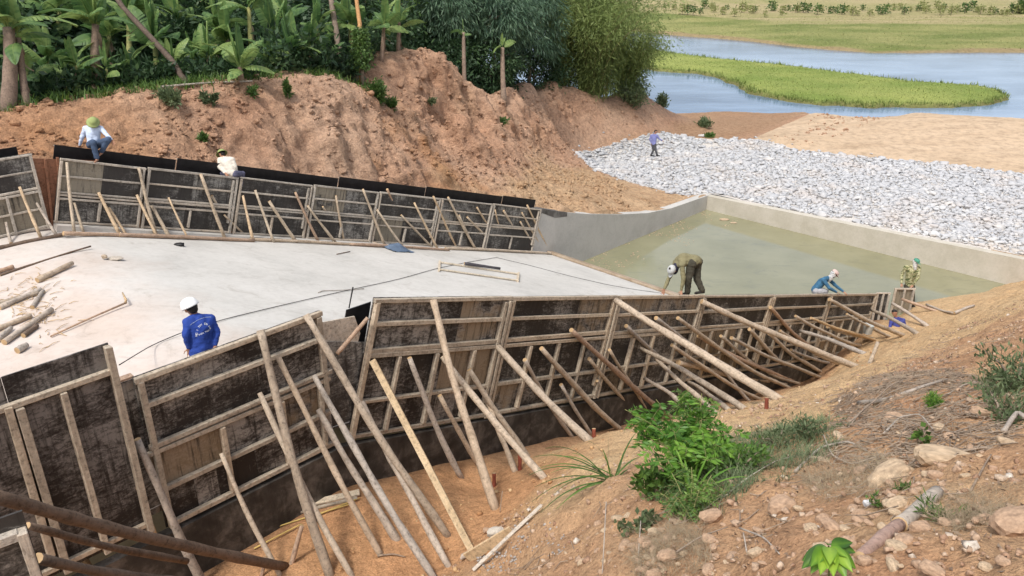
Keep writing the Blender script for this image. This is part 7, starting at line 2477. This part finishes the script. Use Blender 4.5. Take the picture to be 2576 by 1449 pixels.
    if scarf:
        sb_ = [(hd - lookp * .02 * k - crown_up * .02 * k, .103 * k, hd - crown_up * .07 * k, .092 * k), (hd - crown_up * .07 * k + lookp * .02 * k, .088 * k, J['neck'] + lookp * .02 * k, .085 * k), (J['neck'] + lookp * .03 * k, .085 * k, J['neck'] + lookp * .08 * k - upv * .08 * k, .05 * k)]
        child('scarf', blob_mesh('scarf', [(b_[0] - base, b_[1], b_[2] - base, b_[3]) for b_ in sb_], .010, scarf, .006), o, T)
    return o, so, dict(base=base, look=lookp, side=side, up=crown_up)


def mat_print(name, cols, sc, rough=.9):
    m, t, b = newmat(name)
    n = noise(t, coords(t, kind='Object'), sc, 2, .5, .5)
    r = t.nodes.new('ShaderNodeValToRGB')
    r.color_ramp.interpolation = 'CONSTANT'
    el = r.color_ramp.elements
    el[0].position, el[0].color = 0, (*cols[0], 1)
    el[1].position, el[1].color = .42, (*cols[1], 1)
    for p, q in zip((.50, .58), cols[2:]):
        e = el.new(p)
        e.color = (*q, 1)
    t.links.new(n, r.inputs[0])
    setc(t, b, r.outputs[0], rough, .15)
    return m


F_LBLUE = mat_plain('pale_blue_cotton', (0.52, 0.60, 0.74), .9, .08)
F_JEAN = mat_plain('blue_jean', (0.06, 0.09, 0.15), .9, .2)
F_WHITE = mat_plain('cream_cotton', (0.62, 0.57, 0.49), .9, .1)
F_PURP = mat_plain('slate_trousers', (0.10, 0.10, 0.15), .9, .15)
F_BLUE = mat_plain('royal_blue_work_jacket', (0.022, 0.055, 0.27), .8, .2)
F_KHAKI = mat_plain('khaki_green_shirt', (0.20, 0.18, 0.10), .9, .15)
F_DKGRN = mat_plain('dark_trousers', (0.055, 0.050, 0.036), .9, .2)
F_DENIM = mat_plain('denim_jacket', (0.045, 0.13, 0.22), .9, .25, 8)
F_GREY = mat_plain('grey_trousers', (0.33, 0.33, 0.34), .9, .15)
F_CAMO = mat_print('camouflage_cloth', [(0.09, 0.11, 0.05), (0.27, 0.27, 0.13), (0.42, 0.40, 0.24), (0.16, 0.15, 0.075)], 9)
F_SCARF = mat_print('checked_scarf', [(0.25, 0.26, 0.27), (0.62, 0.61, 0.58), (0.55, 0.53, 0.50), (0.36, 0.37, 0.38)], 14)
F_PITH = mat_plain('olive_sun_helmet', (0.29, 0.34, 0.13), .85, .08)
F_HARD = mat_plain('white_hard_hat', (0.78, 0.78, 0.77), .35, .02)
F_GCAP = mat_plain('green_cap', (0.08, 0.27, 0.19), .85, .1)
F_PCAP = mat_plain('faded_pink_cap', (0.55, 0.42, 0.38), .9, .1)
F_DCAP = mat_plain('dark_navy_hood', (0.03, 0.03, 0.05), .9, .1)
F_WCAP = mat_plain('grey_cap_peak', (0.45, 0.46, 0.45), .9, .1)
F_MBLUE = mat_plain('blue_work_shirt', (0.055, 0.065, 0.24), .9, .2)
F_VIO = mat_plain('faded_violet_blue_shirt', (0.17, 0.18, 0.36), .9, .15)
F_DGREY = mat_plain('dark_grey_trousers', (0.07, 0.07, 0.075), .9, .2)
F_SHOE = mat_plain('dark_shoe', (0.025, 0.022, 0.02), .7)


def JP(d, **kw):
    """joints given as survey points: (px, py[, depth offset])"""
    return {n: at(v[0], v[1], d + (v[2] if len(v) > 2 else 0.0)) for n, v in kw.items()}


# the two men seated on the far wall
person('seated man in pale blue shirt, jeans and olive sun helmet on the far wall', JP(20.05, pelvis=(236, 361), chest=(234, 334, -.08), neck=(234, 320, -.14), head=(234, 309, -.24), shL=(215, 323, -.05), elL=(206, 346, 0), haL=(201, 365, .08), shR=(254, 323, -.10), elR=(269, 340, -.18), haR=(281, 353, -.30),
       hiL=(228, 364, -.02), knL=(234, 358, -.42), anL=(244, 399, -.25), hiR=(245, 364, -.02), knR=(272, 351, -.36), anR=(255, 382, -.10)), .98, (0.0, -.75, -.65), F_LBLUE, F_JEAN, ('pith', F_PITH), handdir={'L': (-.2, .1, -1), 'R': (.5, -.3, -.8)}, feet_look=np.array([.1, -1, 0]), palm=(.3, -.6, -.5))
person('man in cream shirt and olive sun helmet sitting astride the far wall, seen from behind', JP(22.5, pelvis=(580, 434), chest=(571, 412, .02), neck=(563, 397, .05), head=(558, 388, .12), shL=(553, 402, .1), elL=(551, 420, .02), haL=(567, 436, -.12), shR=(585, 401, .0), elR=(592, 419, .0), haR=(596, 433, .10),
       hiL=(570, 437, .05), knL=(548, 434, .3), anL=(551, 462, .32), hiR=(590, 437, .0), knR=(610, 437, .28), anR=(606, 466, .3)), .98, (-.75, .55, -.35), F_WHITE, F_PURP, ('pith', F_PITH), feet_look=np.array([-.4, .9, 0]))

# the worker in the white helmet on the crest slab
d3 = 11.62
J3 = JP(d3, pelvis=(509, 872, .10), chest=(504, 826, .02), neck=(491, 793, .0), head=(480, 774, -.02), shL=(473, 811, -.10), elL=(467, 842, -.14), haL=(475, 876, -.02), shR=(530, 803, .12), elR=(546, 836, .18), haR=(540, 868, .12))
pz = J3['pelvis']
fw3 = unit(np.array([-.62, .78, 0]))
sd3 = np.array([-fw3[1], fw3[0], 0])
J3['hiL'] = pz + sd3 * .09 - UP * .05
J3['hiR'] = pz - sd3 * .09 - UP * .05
for S, sg in (('L', 1), ('R', -1)):
    J3['kn' + S] = np.array([*(pz[:2] + sd3[:2] * sg * .11 + fw3[:2] * .06), ZCREST + .49])
    J3['an' + S] = np.array([*(pz[:2] + sd3[:2] * sg * .12 + fw3[:2] * .0), ZCREST + .085])
p3, jacket, fr3 = person('worker in royal blue jacket and white hard hat standing behind the wing formwork', J3, 1.02, (-.72, .62, -.30), F_BLUE, F_BLUE, ('hard', F_HARD), shirt_name='jacket', shoes=F_SHOE, girth=1.08)
# white lettering arched across the back of the jacket
from mathutils.bvhtree import BVHTree
bm = bmesh.new()
bm.from_mesh(jacket.data)
bvh = BVHTree.FromBMesh(bm)
M_PRINT = mat_plain('white_print', (0.72, 0.74, 0.78), .8, .03)
base3 = Vector(fr3['base'])


def on_back(px, py):
    d_ = Vector(ray(px, py)).normalized()
    h = bvh.ray_cast(Vector(CP) - base3, d_)
    return (h[0], h[1]) if h[0] is not None else (None, None)


PV, PF = [], []


def stroke(x0, y0, x1, y1, wpx=1.1):
    n_ = 4
    dx, dy = x1 - x0, y1 - y0
    L = math.hypot(dx, dy)
    ox, oy = -dy / L * wpx / 2, dx / L * wpx / 2
    row = []
    for i in range(n_ + 1):
        u = i / n_
        for sg in (-1, 1):
            p, nn_ = on_back(x0 + dx * u + ox * sg, y0 + dy * u + oy * sg)
            if p is None:
                return
            row.append(p + nn_ * .006)
    b_ = len(PV)
    PV.extend([tuple(p) for p in row])
    for i in range(n_):
        PF.append((b_ + 2 * i, b_ + 2 * i + 1, b_ + 2 * i + 3, b_ + 2 * i + 2))


GLY = {'E': [(0, 0, 0, 1), (0, 0, 1, 0), (0, .5, .8, .5), (0, 1, 1, 1)], 'I': [(.5, 0, .5, 1)], 'D': [(0, 0, 0, 1), (0, 0, .9, .4), (.9, .4, .9, .7), (0, 1, .9, .7)], 'N': [(0, 0, 0, 1), (0, 0, 1, 1), (1, 0, 1, 1)], 'T': [(0, 0, 1, 0), (.5, 0, .5, 1)], 'A': [(0, 1, .5, 0), (.5, 0, 1, 1), (.2, .6, .8, .6)], 'H': [(0, 0, 0, 1), (1, 0, 1, 1), (0, .5, 1, .5)], 'O': [(0, 0, 1, 0), (1, 0, 1, 1), (1, 1, 0, 1), (0, 1, 0, 0)]}


def text_path(txt, pts, hgt, wpx):
    pts = np.array(pts, float)
    seg = np.linalg.norm(np.diff(pts, axis=0), axis=1)
    cum = np.concatenate([[0], np.cumsum(seg)])
    n_ = len(txt)
    for i, ch_ in enumerate(txt):
        if ch_ == ' ':
            continue
        sC = cum[-1] * (i + .5) / n_
        p = np.array([np.interp(sC, cum, pts[:, 0]), np.interp(sC, cum, pts[:, 1])])
        q = np.array([np.interp(min(sC + .5, cum[-1]), cum, pts[:, 0]), np.interp(min(sC + .5, cum[-1]), cum, pts[:, 1])])
        if np.linalg.norm(q - p) < 1e-6:
            continue
        e = (q - p) / np.linalg.norm(q - p)
        nn_ = np.array([-e[1], e[0]])
        lw = cum[-1] / n_ * .72
        for x0, y0, x1, y1 in GLY[ch_]:
            A_ = p + e * (x0 - .5) * lw + nn_ * (y0 - .5) * hgt
            B_ = p + e * (x1 - .5) * lw + nn_ * (y1 - .5) * hgt
            stroke(A_[0], A_[1], B_[0], B_[1], wpx)


text_path('NO I THI EN HA', [(494, 846), (495, 836), (498, 826), (504, 818), (512, 814), (519, 815), (525, 820), (529, 828)], 4.6, .9)
text_path('DIEN THOAI', [(500, 842), (510, 838), (520, 833), (529, 828)], 3.4, .7)
if PV:
    child('back_print', mesh_from('back_print', np.array(PV), PF, [M_PRINT]), p3, Matrix.Translation(base3))
PV2, PF2 = PV, PF
PV, PF = [], []
for i in range(9):
    u0, u1 = i / 9, (i + .9) / 9
    stroke(478 + 54 * u0, 818 - 20 * u0 - 6 * math.sin(3.1 * u0), 478 + 54 * u1, 818 - 20 * u1 - 6 * math.sin(3.1 * u1), 1.0)
if PV:
    child('seam_stripe', mesh_from('seam_stripe', np.array(PV), PF, [mat_plain('grey_piping', (0.30, 0.36, 0.50), .8)]), p3, Matrix.Translation(base3))
bm.free()

# the man bending over the near wall
d4 = 18.55
person('man in khaki shirt bending double over the near wall, hands on its top rail', JP(d4, pelvis=(1748, 656, .05), chest=(1719, 652, .0), neck=(1702, 667, .0), head=(1692, 679, -.02), shL=(1700, 660, .20), elL=(1683, 699, .18), haL=(1671, 727, .10), shR=(1716, 667, -.16), elR=(1719, 703, -.16), haR=(1714, 731, -.10),
       hiL=(1739, 664, -.06), knL=(1732, 702, -.04), anL=(1729, 735, .10), hiR=(1754, 659, .12), knR=(1753, 702, .16), anR=(1767, 731, .15)), .98, (-.55, -.35, -.8), F_KHAKI, F_DKGRN, ('cap', F_WCAP), feet_look=np.array([-.9, -.2, 0]), scarf=F_DCAP, shoes=F_SHOE, handdir={'L': (-.2, -.1, -1), 'R': (-.1, -.5, -.8)}, palm=(-.3, -.4, -.2), girth=1.22, fold=.016)

# the crouching worker in denim
person('crouching worker in denim jacket with pale checked scarf and faded cap on the near wall', JP(25.25, pelvis=(2051, 728, .15), chest=(2066, 710, .05), neck=(2087, 697, .0), head=(2099, 688, -.02), shL=(2083, 701, .22), elL=(2104, 720, .2), haL=(2122, 734, .10), shR=(2072, 704, -.16), elR=(2086, 725, -.18), haR=(2105, 735, -.05),
       hiL=(2050, 732, .25), knL=(2072, 731, .35), anL=(2060, 748, .2), hiR=(2053, 733, .0), knR=(2078, 733, -.02), anR=(2062, 750, .05)), 1.0, (.75, -.35, -.5), F_DENIM, F_GREY, ('cap', F_PCAP), shirt_name='jacket', scarf=F_SCARF, feet_look=np.array([1, -.2, 0]), shoes=F_SHOE)

# the man in camouflage at the downstream end
person('man in camouflage shirt and green cap leaning over the downstream end panel', JP(30.9, pelvis=(2287, 716, .35), chest=(2293, 684, .15), neck=(2300, 669, .05), head=(2305, 658, -.02), shL=(2278, 672, .15), elL=(2268, 694, .12), haL=(2268, 714, .0), shR=(2312, 675, .08), elR=(2310, 698, -.05), haR=(2295, 718, -.15),
       hiL=(2281, 720, .35), knL=(2280, 742, .30), anL=(2280, 768, .35), hiR=(2294, 720, .38), knR=(2296, 742, .35), anR=(2297, 768, .4)), 1.05, (.35, -.75, -.55), F_CAMO, F_DKGRN, ('cap', F_GCAP), scarf=F_SCARF, shoes=F_SHOE)

# the worker down in the trench
person('worker in blue work shirt crouching in the trench behind the last props', JP(28.8, pelvis=(2253, 838, .1), chest=(2258, 814, .02), neck=(2255, 798, .0), head=(2250, 787, -.05), shL=(2243, 806, .0), elL=(2238, 826, -.12), haL=(2232, 838, -.25), shR=(2272, 806, .1), elR=(2278, 828, .05), haR=(2266, 842, -.1),
       hiL=(2247, 842, .1), knL=(2236, 838, -.2), anL=(2244, 864, -.05), hiR=(2261, 842, .12), knR=(2264, 840, -.2), anR=(2262, 866, -.02)), 1.05, (-.75, -.55, -.35), F_MBLUE, F_MBLUE, None, shoes=F_SHOE)

# the man walking over the white stones
pf8 = onz(1645, 391, 0.0)
d8 = mean_d(pf8)
person('man in faded violet blue shirt walking across the white stones', JP(d8, pelvis=(1645, 363), chest=(1645, 348), neck=(1647, 338), head=(1650, 331, -.02), shL=(1638, 341, .05), elL=(1635, 351, .05), haL=(1639, 361, .0), shR=(1653, 341, -.05), elR=(1658, 349, -.1), haR=(1666, 354, -.15),
       hiL=(1642, 364, .03), knL=(1644, 377, .05), anL=(1638, 390, .1), hiR=(1647, 364, -.03), knR=(1649, 377, -.05), anR=(1653, 390, -.05)), 1.0, (.9, -.2, -.35), F_VIO, F_DGREY, None, feet_look=np.array([1, -.1, 0]), shoes=F_SHOE)
# plank inside the near wall that the men stand on
for s0, s1, lab in [(-11.6, -9.2, 'plank between the near forms under the bending man'), (-2.8, .2, 'plank between the near forms under the crouching worker')]:
    plank(lab, ch(s0, W - .2, H - .12), ch(s1, W - .2, H - .12), .28, .035, M_PLANK, nt)
plank('plank behind the end panel under the man in camouflage', O + a * 3.0 + c * (W - .5) + UP * (-.78 - O[2] + .0), O + a * 6.0 + c * (W - .5) + UP * (-.78 - O[2]), .5, .04, M_PLANK)
